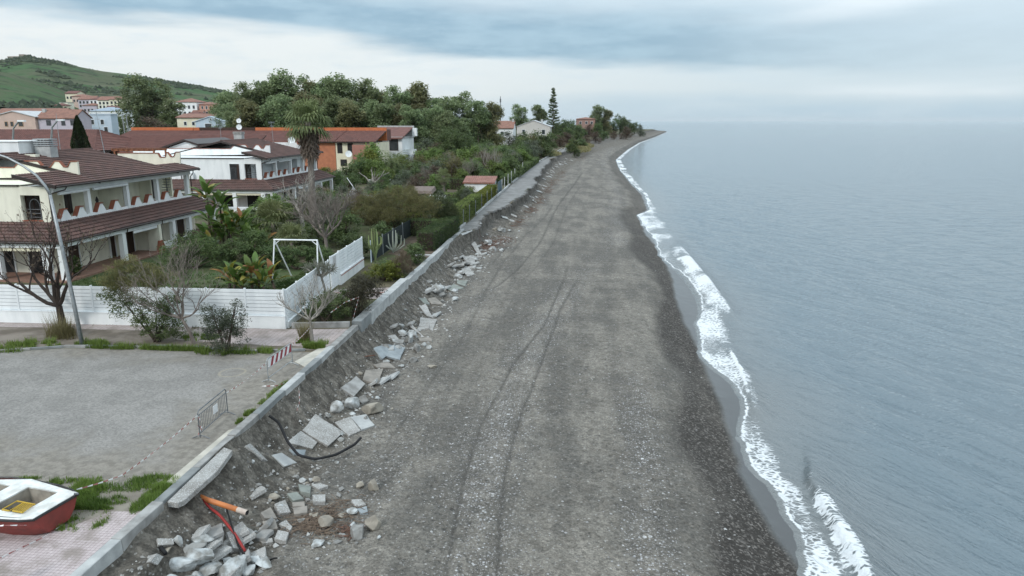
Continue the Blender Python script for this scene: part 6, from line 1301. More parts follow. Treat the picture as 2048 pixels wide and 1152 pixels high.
grass('edge_weeds', 'thin weeds growing along the inner side of the kerb', 2600, in_ellipses([(-13.1, 27.6, .16, 1.6), (-13.15, 25.4, .12, .7)]), .12, lGrass, 6, None, .03)
grass('shore_grass', 'rough yellow green grass on the far bank beyond the path', 9000, in_ellipses([(-1, 300, 4, 26), (1, 345, 4, 30), (-12, 255, 4, 16)]), .7, lGrassDry, 7, None, .5)

def hill_scrub():
    """dark bushes dotted over the hill, too many and too small to count"""
    rg = np.random.default_rng(12); n = 26000; az = np.radians(-44 + 26 * rg.random(n)); R_ = 480 + 950 * rg.random(n); x, y = R_ * np.sin(az), R_ * np.cos(az)
    m = (fbm(x * .012, y * .012, 90, 4) + .35 * fbm(x * .05, y * .05, 91, 2)) > .075; x, y = x[m], y[m]; z = hill_h(x, y); n = len(x); s = 1.2 + 2.6 * rg.random(n) ** 2
    base = np.array([(1,0,.2),(0,1,.2),(-1,0,.2),(0,-1,.2),(0,0,1.0)], float); V = base[None] * s[:, None, None] * (.7 + .6 * rg.random((n, 5, 1))) + np.stack([x, y, z - .3], 1)[:, None]
    T = (np.array([(0,1,4),(1,2,4),(2,3,4),(3,0,4)])[None] + (np.arange(n) * 5)[:, None, None]).reshape(-1, 3)
    tag(link('hill_scrub', npmesh('hill_scrub', V, None, T, False, {'tint': ('FACE', np.repeat(rg.random(n), 4))}), leafmat('scrub_leaf', (.018, .030, .016), (.060, .075, .042), .1)), 'dark scrub dotted over the green hillside', 'scrub', kind='stuff')
hill_scrub()
# ============================================================ FENCES, STREET FURNITURE, BOAT, RUBBLE
mLattice = M('brown_lattice', (.27, .19, .14), (.22, .15, .11), 8, .7)
def slat_fence(name, label, a, b, z0, wall_h, top, nslat, bay, mat=None, wall=True, trim=None):
    a, b = Vector((*a, 0)), Vector((*b, 0)); L = (b - a).length; d = (b - a) / L; n = Vector((-d.y, d.x, 0)); r = thing(name, label, 'fence', tuple((a + b) / 2))
    def bar(s0, s1, q0, q1, za, zb): 
        p = [a + d * s0 + n * q0, a + d * s1 + n * q0, a + d * s1 + n * q1, a + d * s0 + n * q1]; return MB().prism([(v.x, v.y) for v in p], 'z', za, zb)
    mat = mat or mWhite
    if wall: bar(0, L, -.10, .10, z0 - .2, wall_h).build('base_wall', mWhiteWall, r); bar(0, L, -.13, .13, wall_h + .003, wall_h + .05).build('wall_cap', mWhite, r)
    if trim: bar(.1, L - .1, -.14, -.135 + .03, wall_h - .10, wall_h - .06).build('trim_line', trim, r)
    nb = max(1, round(L / bay)); zb = wall_h + .08; sh = (top - zb) / nslat
    for k in range(nb):
        s0, s1 = L * k / nb, L * (k + 1) / nb
        bar(s0 - .02, s0 + .07, -.05, .05, wall_h + .05, top + .05).build('post', mat, r)
        for j in range(nslat): bar(s0 + .075, s1 - .025, -.02 - random.uniform(0, .006), .02, zb + sh * j + .012, zb + sh * (j + 1) - .014).build('slat', mat, r)
    bar(L - .05, L + .02, -.05, .05, wall_h + .05, top + .05).build('post', mat, r)
    for q in (.035,): bar(0, L, .022, .03, zb, top - .02).build('backing', mGreyWall, r)
    return r
slat_fence('boundary_fence', 'long white slatted fence on a white base wall facing the car park', (-37, 37.15), (-16.5, 37.5), 0, .72, 2.28, 7, 2.35)
slat_fence('garden_fence', 'short white panel fence running back from the corner to the gate', (-16.5, 37.62), (-16.98, 43.9), 0, .35, 2.22, 7, 2.1)
slat_fence('gate_fence', 'white slatted fence with a thin red trim line beyond the gate', (-17.12, 48.6), (-17.38, 55), .0, .75, 2.45, 7, 2.2, None, True, mRedTrim)
def gate_leaf(label, y0, y1, x0, x1, top):
    r = thing('gate', label, 'gate', (x0, (y0 + y1) / 2, 0)); w_ = .06
    def q(s0, s1, za, zb, d0=-.03, d1=.03):
        X = lambda s: x0 + (x1 - x0) * s; Yv = lambda s: y0 + (y1 - y0) * s; return MB().prism([(X(s0) + d0, Yv(s0)), (X(s0) + d1, Yv(s0)), (X(s1) + d1, Yv(s1)), (X(s1) + d0, Yv(s1))][::-1], 'z', za, zb)
    for i in range(4): q(.06, .94, .12 + i * .29, .12 + i * .29 + .27).build('board', mWhite, r)
    q(0, .055, .05, top + .05).build('gate_post', mWhite, r); q(.945, 1, .05, top + .05).build('gate_post', mWhite, r); q(.06, .94, top - .12, top).build('top_rail', mWhite, r); q(.06, .30, 1.30, top - .125).build('side_board', mWhite, r); q(.72, .94, 1.30, top - .125).build('side_board', mWhite, r)
    lt = q(.305, .715, 1.30, top - .125, -.008, .0).build('lattice', mLattice, r); X = lambda s: x0 + (x1 - x0) * s; Yv = lambda s: y0 + (y1 - y0) * s; mb = MB()
    for k in range(7): s = .32 + .38 * k / 6; mb.tube([(X(s) + .02, Yv(s), 1.32), (X(s) + .02, Yv(s), top - .14)], .016, 4)
    mb.build('lattice_bars', mWhite, lt); return r
gate_leaf('nearer white gate leaf with a brown lattice window, left of the dark gap', 44.0, 46.35, -16.99, -17.06, 2.25)
gate_leaf('farther white gate leaf with a brown lattice window, right of the dark gap', 46.65, 48.5, -17.07, -17.12, 2.4)
# dark green net fence behind the cactus garden
r = thing('net_fence', 'dark shade net fence with a pale post behind the candelabra cactus', 'fence', (-17.2, 64, 0)); mNet = M('dark_green_net', (.012, .02, .022), (.02, .03, .03), 3, .8)
for i in range(4): MB().box(-17.3, 57.0 + i * 3.6, .05, -17.26, 60.5 + i * 3.6, 1.7).build('net_panel', mNet, r); MB().tube([(-17.28, 57 + i * 3.6, 0), (-17.28, 57 + i * 3.6, 1.85)], .05, 6).build('post', mBlueW if i == 0 else mGalv, r)
# wire fence posts along the path
for i, (y, h) in enumerate(((78.5, 1.9), (83, 1.9), (88, 1.9), (93.5, 2.1), (99, 2.0), (104, 2.0), (118, 2.2), (122, 2.2), (128, 2.3), (134, 2.4), (141, 2.4), (150, 2.4), (160, 2.6))):
    o = MB().tube([(-13.05, y, -.1), (-13.02, y, h)], .035 if y < 112 else .07, 5).build('fence_post', mGalv if y < 112 else mConcLt, None, loc=(-13.05, y, 0)); tag(o, 'thin metal fence post on the landward side of the path by the hedges' if y < 112 else 'pale concrete fence post on the landward side of the far path', 'post', 'posts along the path')
r = thing('metal_gate', 'dark blue green metal gate panels beside the white shed', 'gate', (-13.3, 117, 0))
for i in range(3): MB().box(-13.35, 114.5 + i * 1.9, .1, -13.3, 116.3 + i * 1.9, 1.9).build('panel', M('blue_green_metal', (.04, .085, .11), (.03, .07, .09), 2, .5), r)
MB().box(-13.9, 113.6, 0, -13.45, 114.0, 1.0).build('pillar', mConcLt, r)
# ---------------- lamp post
r = thing('street_lamp', 'grey curved street lamp post standing at the edge of the car park', 'lamp post', (-25.85, 33.38, 0)); tl = Vector((-.75, 0, 0))
mb = MB().tube([(-25.85, 33.38, -.1), (-26.0, 33.38, 2.5), (-26.2, 33.38, 5.2), (-26.42, 33.38, 7.9)], [.115, .10, .088, .075], 10); mb.build('pole', mGalv, r, smooth=True)
pa = [(-26.42, 33.38, 7.9), (-26.62, 33.38, 8.35), (-27.0, 33.38, 8.85), (-27.6, 33.38, 9.3), (-28.4, 33.38, 9.72), (-29.3, 33.38, 10.0), (-30.1, 33.38, 10.12)]
MB().tube(pa, [.072, .068, .062, .058, .054, .05, .05], 8).build('arm', mGalv, r, smooth=True); MB().hexa([(-30.9, 33.2, 10.02), (-30.0, 33.22, 10.02), (-30.0, 33.54, 10.02), (-30.9, 33.56, 10.02)], [(-30.8, 33.28, 10.2), (-30.05, 33.3, 10.24), (-30.05, 33.46, 10.24), (-30.8, 33.48, 10.2)]).build('lamp_head', mGalv, r)
MB().lathe([(.2, 0), (.2, .04), (.13, .08)], -25.85, 33.38, 10).build('base_collar', mGalv, r)
for i, (x, y, h, lb) in enumerate(((-66, 85, 9.4, 'distant lamp post with a curved head behind the cream villa, right one of the pair'), (-72, 86, 9.3, 'distant lamp post at the left edge behind the cream villa, left one of the pair'))):
    q = thing('street_lamp', lb, 'lamp post', (x, y, 0)); MB().tube([(x, y, 0), (x, y, h), (x + .3, y, h + 1.3), (x + 1.2, y, h + 2.2)], [.14, .12, .10, .10], 7).build('pole', mGalv, q); MB().box(x + 1.1, y - .2, h + 2.1, x + 2.0, y + .2, h + 2.3).build('lamp_head', mWhite, q)
for i, x in enumerate((-145.3, -144.0)):
    o = MB().tube([(x, 220, 0), (x - .3, 220, 13.4)], .18, 6).build('pole', mGalv, None, loc=(x, 220, 0)); tag(o, 'tall grey pole behind the brown roofs, ' + ('left' if i == 0 else 'right') + ' one of the pair', 'pole')
r = thing('radio_mast', 'thin dark mast with a collar rising beside the far trees', 'mast', (-37, 330, 0)); MB().tube([(-37, 330, 0), (-37, 330, 15), (-37, 330, 22.3)], [.28, .2, .14], 6).build('pole', mDarkSteel, r); MB().box(-37.3, 329.7, 19.6, -36.7, 330.3, 21.2).build('antenna', mDarkSteel, r)
# ---------------- swing frame
r = thing('swing_frame', 'white steel swing frame without swings on the garden lawn', 'frame', (-20.5, 49.5, 0)); mb = MB().tube([(-22.1, 49.2, 3.12), (-18.8, 49.2, 3.12)], .055, 8); mb.build('crossbar', mWhite, r)
for x in (-22.05, -18.85):
    for y, xo in ((48.6, -.12 if x < -20 else .1), (51.0, .35 if x < -20 else .0)): MB().tube([(x + xo, y, 0), (x, 49.2, 3.1)], .05, 7).build('leg', mWhite, r)
    s = 1 if x < -20 else -1; MB().tube([(x, 49.2, 2.75), (x + s * .42, 49.2, 3.1)], .03, 6).build('brace', mWhite, r)
# ---------------- gazebo and pergola
r = thing('gazebo', 'pointed pale canvas gazebo among the grey green shrubs', 'gazebo', (-31, 96, 0)); n = 8; ap = Vector((-31.2, 96, 2.75)); V = []; F = []
for i in range(4):
    c0, c1 = [(-33.1, 94.4), (-28.6, 94.4), (-28.6, 98), (-33.1, 98)][i], [(-33.1, 94.4), (-28.6, 94.4), (-28.6, 98), (-33.1, 98)][(i + 1) % 4]; b = len(V)
    for k in range(n + 1):
        t = k / n; f = (1 - t) ** 1.9
        for c in (c0, c1): V.append((ap.x + (c[0] - ap.x) * (1 - t), ap.y + (c[1] - ap.y) * (1 - t), 1.15 + (ap.z - 1.15) * (1 - f) if False else ap.z - (ap.z - 1.1) * (1 - t) ** .55))
    F += [(b + 2*k, b + 2*k + 1, b + 2*k + 3, b + 2*k + 2) for k in range(n)]
MB().add(V, F).build('canopy', M('faded_canvas', (.34, .36, .37), (.26, .27, .28), .8, .8), r, smooth=True)
for x, y in ((-33, 94.5), (-28.7, 94.5), (-28.7, 97.9), (-33, 97.9)): MB().tube([(x, y, 0), (x, y, 1.2)], .05, 6).build('pole', mWhite, r)
MB().tube([(-31.2, 96, 2.7), (-32.0, 96, 3.9)], .05, 5).build('spire', mWhite, r)
r = thing('garden_arbour', 'small white curved arbour among bare shrubs before the shed', 'arbour', (-19.4, 96, 0))
for i in range(6): MB().tube([(-20.5 + .42 * i, 95.5, 1.15), (-20.5 + .42 * i, 95.9, 1.5), (-20.5 + .42 * i, 96.6, 1.6)], .035, 5).build('rib', mWhite, r)
MB().tube([(-18.4, 95.4, 0), (-18.4, 95.4, 1.2)], .13, 8).build('column', mWhite, r); MB().tube([(-20.6, 95.4, 0), (-20.6, 95.4, 1.2)], .1, 8).build('column', mWhite, r)
MB().tube([(-20.7, 95.5, 1.15), (-18.3, 95.5, 1.15)], .05, 6).build('beam', mWhite, r)
r = thing('shade_roof', 'dry reed shade roof on posts in the thicket before the shed', 'shade', (-22.5, 101, 0)); MB().hexa([(-24.2, 99, 1.5), (-20.8, 99, 1.5), (-20.8, 102, 1.8), (-24.2, 102, 1.8)], [(-24.0, 99.2, 1.9), (-21, 99.2, 1.9), (-21, 102, 2.3), (-24, 102, 2.3)]).build('reed_roof', M('dry_reed', (.20, .16, .14), (.14, .11, .095), 6, .9, .6, 20), r)
for x in (-24, -21): MB().tube([(x, 99.3, 0), (x, 99.3, 1.55)], .05, 5).build('post', mWood, r)
for i, (x, y, lb) in enumerate(((-37.5, 131, 'pale garden table top seen beyond the date palm'), (-38, 152, 'long pale terrace slab by the white terraced house'))):
    q = thing('garden_table', lb, 'table', (x, y, 0)); MB().box(x - 2, y - .8, .75 + i * 1.4, x + 2, y + .8, .85 + i * 1.4).build('top', mWhite, q); MB().box(x - 1.8, y - .1, 0, x - 1.6, y + .1, .745 + i * 1.4).box(x + 1.6, y - .1, 0, x + 1.8, y + .1, .745 + i * 1.4).build('legs', mConc, q)
# ---------------- crowd barriers
mRed = M('barrier_red', (.30, .035, .05), (.24, .03, .04), 3, .5); mWht = M('barrier_white', (.78, .78, .78), (.68, .68, .68), 3, .5)
def barrier(name, label, a, b, board):
    a, b = Vector((*a, 0)), Vector((*b, 0)); L = (b - a).length; d = (b - a) / L; n = Vector((-d.y, d.x, 0)); r = thing(name, label, 'barrier', tuple((a + b) / 2)); m_ = mGalv if board else mDarkSteel
    P = lambda s, z, q=0: tuple(a + d * s + n * q + Vector((0, 0, z)))
    MB().tube([P(0, .06), P(0, 1.02), P(.08, 1.10), P(L - .08, 1.10), P(L, 1.02), P(L, .06)], .022, 7).tube([P(0, .22), P(L, .22)], .018, 6).build('frame', m_, r)
    for s in (.05, L - .05):
        MB().tube([P(s, .0, -.34), P(s, .10, -.12), P(s, .12, 0), P(s, .10, .12), P(s, .0, .34)], .02, 6).build('foot', m_, r)
    if board:
        bd = MB(); n_ = 10
        bo = MB().prism([(0, 0), (0, 0)], 'z', 0, 0) if False else None
        z0, z1 = .70, 1.06; s0, s1 = .10, L - .10; w_ = (s1 - s0) / n_
        for k in range(n_):
            A = [P(s0 + w_ * k - (.10 if k else 0) + (0), z0, -.035), P(s0 + w_ * (k + 1) - (.10 if k < n_ - 1 else 0), z0, -.035), P(s0 + w_ * (k + 1) + (.10 if k < n_ - 1 else 0), z1, -.035), P(s0 + w_ * k + (.10 if k else 0), z1, -.035)]
            Bq = [tuple(Vector(p) + n * .03) for p in A]; MB().hexa(A, Bq).build('stripe', mRed if k % 2 else mWht, r)
        MB().tube([P(0, .64), P(L, .64)], .014, 6).build('mid_rail', m_, r)
    else:
        MB().tube([P(0, .93), P(L, .93)], .016, 6).build('upper_rail', m_, r)
        k = 0; s = .14
        while s < L - .08: MB().tube([P(s, .22), P(s, .93)], .010, 5).build('bar', m_, r); s += .125; k += 1
        MB().hexa([P(L * .48, .5, -.03), P(L * .64, .5, -.03), P(L * .64, .82, -.03), P(L * .48, .82, -.03)], [P(L * .48, .5, -.02), P(L * .64, .5, -.02), P(L * .64, .82, -.02), P(L * .48, .82, -.02)]).build('notice', mWht, r)
    return r
barrier('crowd_barrier', 'dark steel crowd barrier with vertical bars and a white notice, nearer the boat', (-13.86, 23.25), (-13.95, 25.55), False)
barrier('striped_barrier', 'crowd barrier with a red and white striped board beside the kerb', (-13.85, 29.15), (-13.72, 31.6), True)
mTapeRed = M('faded_tape_red', (.40, .16, .15), (.34, .14, .13), 3, .5)
def tape(label, pts, sag=.05, w_=.07, seed=0):
    """red and white warning tape: a twisting ribbon cut into bands"""
    rg = random.Random(seed); r = thing('warning_tape', label, 'tape', pts[0]); P = []
    for a, b in zip(pts[:-1], pts[1:]):
        a, b = Vector(a), Vector(b); m = max(3, int((b - a).length / .16))
        for k in range(m): t = k / m; P.append(a.lerp(b, t) + Vector((0, 0, -sag * 4 * t * (1 - t) * (b - a).length * .35)))
    P.append(Vector(pts[-1])); red, wh = MB(), MB(); tw = 0
    for i in range(len(P) - 1):
        tw += rg.uniform(-.5, .6); o0 = Vector((0, math.sin(tw) * .7, math.cos(tw))) * w_ * .19; o1 = Vector((0, math.sin(tw + .3) * .7, math.cos(tw + .3))) * w_ * .5
        mb = red if i % 2 else wh; th = Vector((.004, .002, 0)); mb.hexa([P[i] - o0, P[i + 1] - o1, P[i + 1] + o1, P[i] + o0], [P[i] - o0 + th, P[i + 1] - o1 + th, P[i + 1] + o1 + th, P[i] + o0 + th])
    wh.build('white_bands', mWht, r)['kind'] = 'stuff'; red.build('red_bands', mTapeRed, r)['kind'] = 'stuff'
tape('red and white tape stretched from the boat to the barred barrier', [(-14.75, 17.95, .82), (-14.3, 19.4, .55), (-13.86, 23.2, .95)], .05, .06, 1)
tape('red and white tape between the two barriers', [(-13.95, 25.6, .9), (-13.85, 29.1, .95)], .06, .07, 2)
tape('red and white tape from the striped barrier to the small bare tree', [(-13.72, 31.7, .98), (-14.1, 35.1, .9)], .05, .06, 3)
tape('red and white tape running over the dark planter shrubs', [(-14.0, 37.9, .9), (-13.5, 39.0, 1.25), (-12.95, 39.9, 1.35), (-12.95, 38.6, .35)], .02, .07, 4)
tape('loose red and white tape hanging down the sandy bank', [(-12.35, 28.9, -.10), (-12.05, 28.2, -.45), (-11.95, 27.6, -.62)], .0, .08, 5)
tape('red and white tape lying across the boat side and tiled pavement', [(-16.9, 15.6, .70), (-15.45, 16.0, .78), (-14.75, 17.2, .1), (-14.9, 16.6, .06), (-15.6, 15.0, .05)], .0, .05, 6)
tape('short red and white tape end caught at the foot of the striped barrier', [(-13.9, 28.6, .03), (-13.2, 28.7, .05), (-12.95, 28.8, .15)], 0, .07, 7)
tape('red and white tape wound round the end of the barred barrier', [(-13.86, 23.2, .95), (-13.82, 23.3, .75), (-13.9, 23.24, .5), (-13.8, 23.35, .42), (-13.9, 23.2, .2)], 0, .09, 8)
# ---------------- small boat
def boat():
    r = thing('rowing_boat', 'small white and red fibreglass boat lying on the pavement with a yellow rack inside', 'boat', (-16.5, 17.3, 0)); mHull = M('red_hull_paint', (.235, .048, .040), (.165, .040, .034), 2.2, .5, .05, 8); mDeck = M('boat_gelcoat', (.72, .74, .73), (.52, .52, .49), 2.6, .4, .04, 20); mRub = M('black_rubber', (.02, .02, .022), (.03, .03, .03), 4, .6); mFl = M('boat_floor', (.30, .24, .18), (.20, .17, .14), 3, .8)
    # station frames from the blunt end (seaward) towards the far end, in the boat's own axes
    o = Vector((-14.80, 17.15, 0)); ax = Vector((-.985, .17, 0)); sd = Vector((.17, .985, 0))
    P = lambda s, t, z: tuple(o + ax * s + sd * t + Vector((0, 0, z)))
    st = [(.0, .72, .34, .10), (.35, .86, .50, .04), (1.0, .98, .62, .02), (1.9, 1.02, .66, .02), (2.8, .98, .60, .03), (3.6, .78, .40, .08), (4.2, .34, .12, .22)]
    V = []; F = []
    for s, wt, wb, zb in st: V += [P(s, -wt, .70), P(s, -(wt * .55 + wb * .5), .36), P(s, -wb, zb), P(s, wb, zb), P(s, wt * .55 + wb * .5, .36), P(s, wt, .70)]
    for i in range(len(st) - 1):
        for k in range(5): a = i * 6 + k; F.append((a, a + 6, a + 7, a + 1))
    F += [(0, 1, 2, 3, 4, 5)]; MB().add(V, F).build('hull', mHull, r)
    rb = MB(); rb.tube([P(s, -wt - .02, .71) for s, wt, _, _ in st][::-1] + [P(-.02, .74, .71)] + [P(s, wt + .02, .71) for s, wt, _, _ in st], .035, 6); rb.build('rub_rail', mRub, r)
    # deck ring with two wells
    dk = MB(); wl = MB(); zt, zw = .76, .28
    def ring(s0, s1, w0, w1, a0, a1, b): 
        o_ = [(s0, -w0), (s1, -w1), (s1, w1), (s0, w0)]; i_ = [(a0, -b), (a1, -b), (a1, b), (a0, b)]
        for k in range(4): dk.add([P(*o_[k], zt), P(*o_[(k+1) % 4], zt), P(*i_[(k+1) % 4], zt), P(*i_[k], zt)], [(0, 1, 2, 3)]); wl.add([P(*i_[k], zt - .04), P(*i_[(k+1) % 4], zt - .04), P(*i_[(k+1) % 4], zw), P(*i_[k], zw)], [(0, 1, 2, 3)]); dk.add([P(*i_[k], zt), P(*i_[(k+1) % 4], zt), P(*i_[(k+1) % 4], zt - .04), P(*i_[k], zt - .04)], [(0, 1, 2, 3)])
    ring(.0, 2.05, .74, 1.03, .58, 1.72, .62); ring(2.05, 4.2, 1.03, .36, 2.3, 3.1, .55); d = dk.build('deck', mDeck, r); wl.build('well_lining', M('well_gelcoat', (.36, .33, .28), (.24, .22, .19), 3, .6), r)
    ed = MB()
    for i in range(len(st) - 1): 
        (s0, w0, *_), (s1, w1, *_) = st[i], st[i + 1]
        for sg in (-1, 1): ed.add([P(s0, sg * w0, .70), P(s1, sg * w1, .70), P(s1, sg * (w1 - .05), .765), P(s0, sg * (w0 - .05), .765)], [(0, 1, 2, 3)])
    ed.add([P(0, -.74, .70), P(0, .74, .70), P(.04, .70, .765), P(.04, -.70, .765)], [(0, 1, 2, 3)]); ed.build('gunwale', mDeck, r)
    MB().add([P(.58, -.62, zw), P(1.72, -.62, zw), P(1.72, .62, zw), P(.58, .62, zw)], [(0, 1, 2, 3)]).build('floor', mFl, r); MB().add([P(2.3, -.55, zw), P(3.1, -.55, zw), P(3.1, .55, zw), P(2.3, .55, zw)], [(0, 1, 2, 3)]).build('floor', mFl, r)
    mYel = M('yellow_plastic', (.50, .33, .03), (.42, .27, .03), 6, .45); y = thing('plastic_rack', 'yellow slatted plastic rack lying inside the boat', 'rack', P(.85, -.45, .8))
    def rk(c, L, w_, n, tilt):
        mb = MB(); 
        for k in range(n + 1): s = c[0] + L * k / n; MB().tube([P(s, c[1], c[2]), P(s + .05, c[1] + w_, c[2] + tilt)], .018, 5).build('bar', mYel, y)
        for t in (0, 1): MB().tube([P(c[0], c[1] + w_ * t, c[2] + tilt * t), P(c[0] + L + .05 * t, c[1] + w_ * t, c[2] + tilt * t)], .022, 5).build('rail', mYel, y)
    rk((.50, -.62, .80), .36, .40, 5, .03); rk((.98, -.62, .78), .26, .50, 1, -.02)
    b = tag(MB().box(0, 0, 0, .01, .01, .01).build('net_bundle', mRub, None, loc=P(1.4, -.3, .3)), 'dark heap of rope and net on the boat floor', 'net'); me, c = crown_mesh('net_bundle', 4, [(0, 0, .08, .22, .25, .08)], 30, 30, .12, .12, .3); b.data = me; me.materials.append(leafmat('dark_net', (.012, .014, .018), (.05, .05, .05), 0))
    MB().tube([P(-.04, .70, .74), P(-.10, .66, .78), P(-.02, .6, .8)], .03, 6).build('bow_cleat', mDarkSteel, r)
boat()
o = MB().hexa([(-14.42, 14.0, 0), (-14.16, 14.0, 0), (-14.16, 14.3, 0), (-14.42, 14.3, 0)], [(-14.40, 14.02, 1.0), (-14.18, 14.02, 1.0), (-14.18, 14.28, 1.04), (-14.40, 14.28, 1.04)]).build('concrete_post', mConcLt, None, loc=(-14.29, 14.15, 0)); tag(o, 'grey concrete post at the near corner of the tiled pavement', 'post')
# ---------------- leaning kerb slab, pipes and cables
o = MB().hexa([(-12.54, 18.85, -.16), (-12.24, 18.9, -.22), (-12.14, 19.1, -.23), (-12.03, 21.0, -.20), (-12.14, 22.3, -.09), (-12.5, 22.4, -.04)], [(-12.54, 18.85, .03), (-12.24, 18.9, -.03), (-12.14, 19.1, -.05), (-12.03, 21.0, -.02), (-12.14, 22.3, .10), (-12.5, 22.4, .15)]).build('leaning_slab', mTerrazzo, None, loc=(-12.2, 20.6, -.2), bevel=.015); tag(o, 'long speckled kerb slab tipping outward off the edge above the orange pipe', 'slab')
mPipe = M('orange_pvc', (.55, .19, .06), (.46, .16, .06), 3, .5); mPipeEnd = M('pale_pvc', (.52, .44, .38), (.44, .36, .31), 5, .5); mHose = M('black_polythene', (.010, .011, .012), (.016, .016, .018), 4, .75); mRedP = M('red_conduit', (.30, .028, .025), (.24, .025, .022), 3, .55)
r = thing('drain_pipe', 'orange plastic drain pipe sticking out of the bank over the rubble', 'pipe', (-12.3, 20.3, -.6))
MB().tube([(-12.9, 20.45, -.50), (-12.0, 20.12, -.60), (-10.75, 19.72, -.66)], .085, 12).build('body', mPipe, r, smooth=True); MB().tube([(-10.75, 19.72, -.66), (-10.38, 19.60, -.68)], .087, 12, cap=False).build('pale_end', mPipeEnd, r); MB().lathe([(.001, 0), (.07, 0)], 0, 0, 12); MB().tube([(-10.40, 19.607, -.68), (-10.385, 19.602, -.68)], .075, 12).build('bore', mDark, r)
def hz(x, y, o=.0): return float(beach_h(x, y)) + o
def cable(name, label, pts, rad, mat, ground=True, cat='cable'):
    P = [];
    for a, b in zip(pts[:-1], pts[1:]):
        for k in range(5): t = k / 5; P.append([a[i] + (b[i] - a[i]) * t for i in range(3)])
    P.append(list(pts[-1]))
    Q = [P[0]] + [[(P[i-1][j] + P[i][j] * 2 + P[i+1][j]) / 4 for j in range(3)] for i in range(1, len(P) - 1)] + [P[-1]]
    if ground: Q = [[x, y, max(z, hz(x, y, rad * .7))] for x, y, z in Q]
    return tag(MB().tube(Q, rad, 7).build(name, mat, None, smooth=True, loc=Q[0]), label, cat)
cable('red_conduit', 'red plastic conduit curving down from under the orange pipe', [(-12.1, 20.1, -.72), (-11.4, 19.75, -.9), (-10.7, 19.3, -1.25), (-10.22, 18.95, -1.62)], .045, mRedP, True, 'pipe')
cable('black_cable', 'thin black cable hanging from the orange pipe down to the blocks', [(-11.3, 20.0, -.72), (-10.9, 19.5, -1.05), (-10.45, 19.0, -1.5), (-10.1, 18.75, -1.75), (-9.6, 18.9, -1.85), (-9.2, 18.95, -1.9)], .026, mHose)
cable('black_cable', 'short thin cable drooping by the end of the red conduit', [(-10.2, 18.85, -1.6), (-9.95, 18.5, -1.75), (-9.9, 18.1, -1.85)], .015, mHose)
cable('black_hose', 'thick black hose bowed across the speckled slabs on the bank', [(-12.35, 25.8, -.1), (-12.0, 25.9, -.45), (-11.5, 25.4, -.98), (-10.9, 25.0, -1.38), (-10.2, 25.0, -1.52), (-9.6, 25.6, -1.60), (-9.1, 26.5, -1.55), (-8.95, 26.9, -1.42)], .055, mHose)
cable('iron_rod', 'rusty rod lying on the bank slope below the kerb', [(-11.7, 36.6, -1.2), (-11.35, 37.3, -1.35)], .03, M('rust', (.18, .085, .05), (.13, .06, .04), 8, .8), True, 'rod')
cable('dark_pipe_end', 'short dark pipe end poking out of the bank beside the pavement corner', [(-12.2, 17.6, -.55), (-11.75, 17.3, -.72)], .06, mHose, False, 'pipe')
# ---------------- fallen slabs, paving blocks and rocks
def slab(name, label, cs, th, i):
    c = [Vector(p) for p in cs]; n = (c[2] - c[0]).cross(c[3] - c[1]).normalized(); n = -n if n.z < 0 else n; rg = random.Random(i * 7 + 1); m = sum(c, Vector()) / 4
    # keep the four corners on one plane
    c = [p - n * (p - m).dot(n) for p in c]
    if (c[1] - c[0]).cross(c[2] - c[0]).dot(n) < 0: c = c[::-1]
    pts = []
    for a, b in zip(c, c[1:] + c[:1]):
        L = (b - a).length; k = max(2, int(L / .35)) if 'rounded' in label or 'broken' in label or 'pointed' in label else max(1, int(L / .5))
        for j in range(k): q = a.lerp(b, j / k); q = q + (Vector((rg.uniform(-1, 1), rg.uniform(-1, 1), 0)) * (.035 if j else .015)); pts.append(q - n * (q - m).dot(n))
    top = [tuple(p + n * rg.uniform(-.006, .006)) for p in pts]; bot = [tuple(m + (p - m) * rg.uniform(.95, 1.0) - n * th) for p in pts]
    mt = mTerrazzo if name == 'paving_block' or i % 5 in (0, 1, 2) else mConcLt if i % 5 == 3 else mConc
    if 'greenish' in label: mt = M('greenish_concrete', (.25, .27, .245), (.18, .195, .18), 2, .9, .4, 20)
    if 'brownish' in label or 'sand' in label: mt = M('sandy_concrete', (.29, .265, .235), (.2, .185, .165), 2.4, .9, .4, 20)
    if 'bluish' in label: mt = M('bluish_concrete', (.30, .335, .35), (.22, .245, .26), 2, .9, .4, 20)
    o = MB().hexa(bot, top).build(name, mt, None, loc=tuple(m), bevel=.012); return tag(o, label, 'slab' if name == 'concrete_slab' else 'block')
def rock_mesh(seed, wd, h, sharp=.5):
    rg = np.random.default_rng(seed); import bmesh as _b; bm = _b.new(); _b.ops.create_icosphere(bm, subdivisions=3, radius=1.0); V = np.array([v.co[:] for v in bm.verts]); F = [[v.index for v in f.verts] for f in bm.faces]; bm.free()
    for k in range(14):
        n = unit(rg.normal(size=3)); t = rg.uniform(.50, .80); dd = V @ n; V = V - np.outer(np.maximum(dd - t, 0), n)
    nn = unit(V); V = V + nn * (.16 * fbm(V[:, 0] * 2.2 + V[:, 2] * 1.3 + seed, V[:, 1] * 2.2 - V[:, 2] * 1.7, seed, 3) + .05 * fbm(V[:, 0] * 7 + V[:, 2] * 3, V[:, 1] * 7 - V[:, 2] * 5, seed + 5, 2))[:, None] * sharp * 1.5; ex = (V.max(0) - V.min(0)); V = (V - (V.max(0) + V.min(0)) / 2) / ex
    V *= np.array([wd, wd * rg.uniform(.7, 1.05), h]); return npmesh('rock', V, None, np.array(F), False)
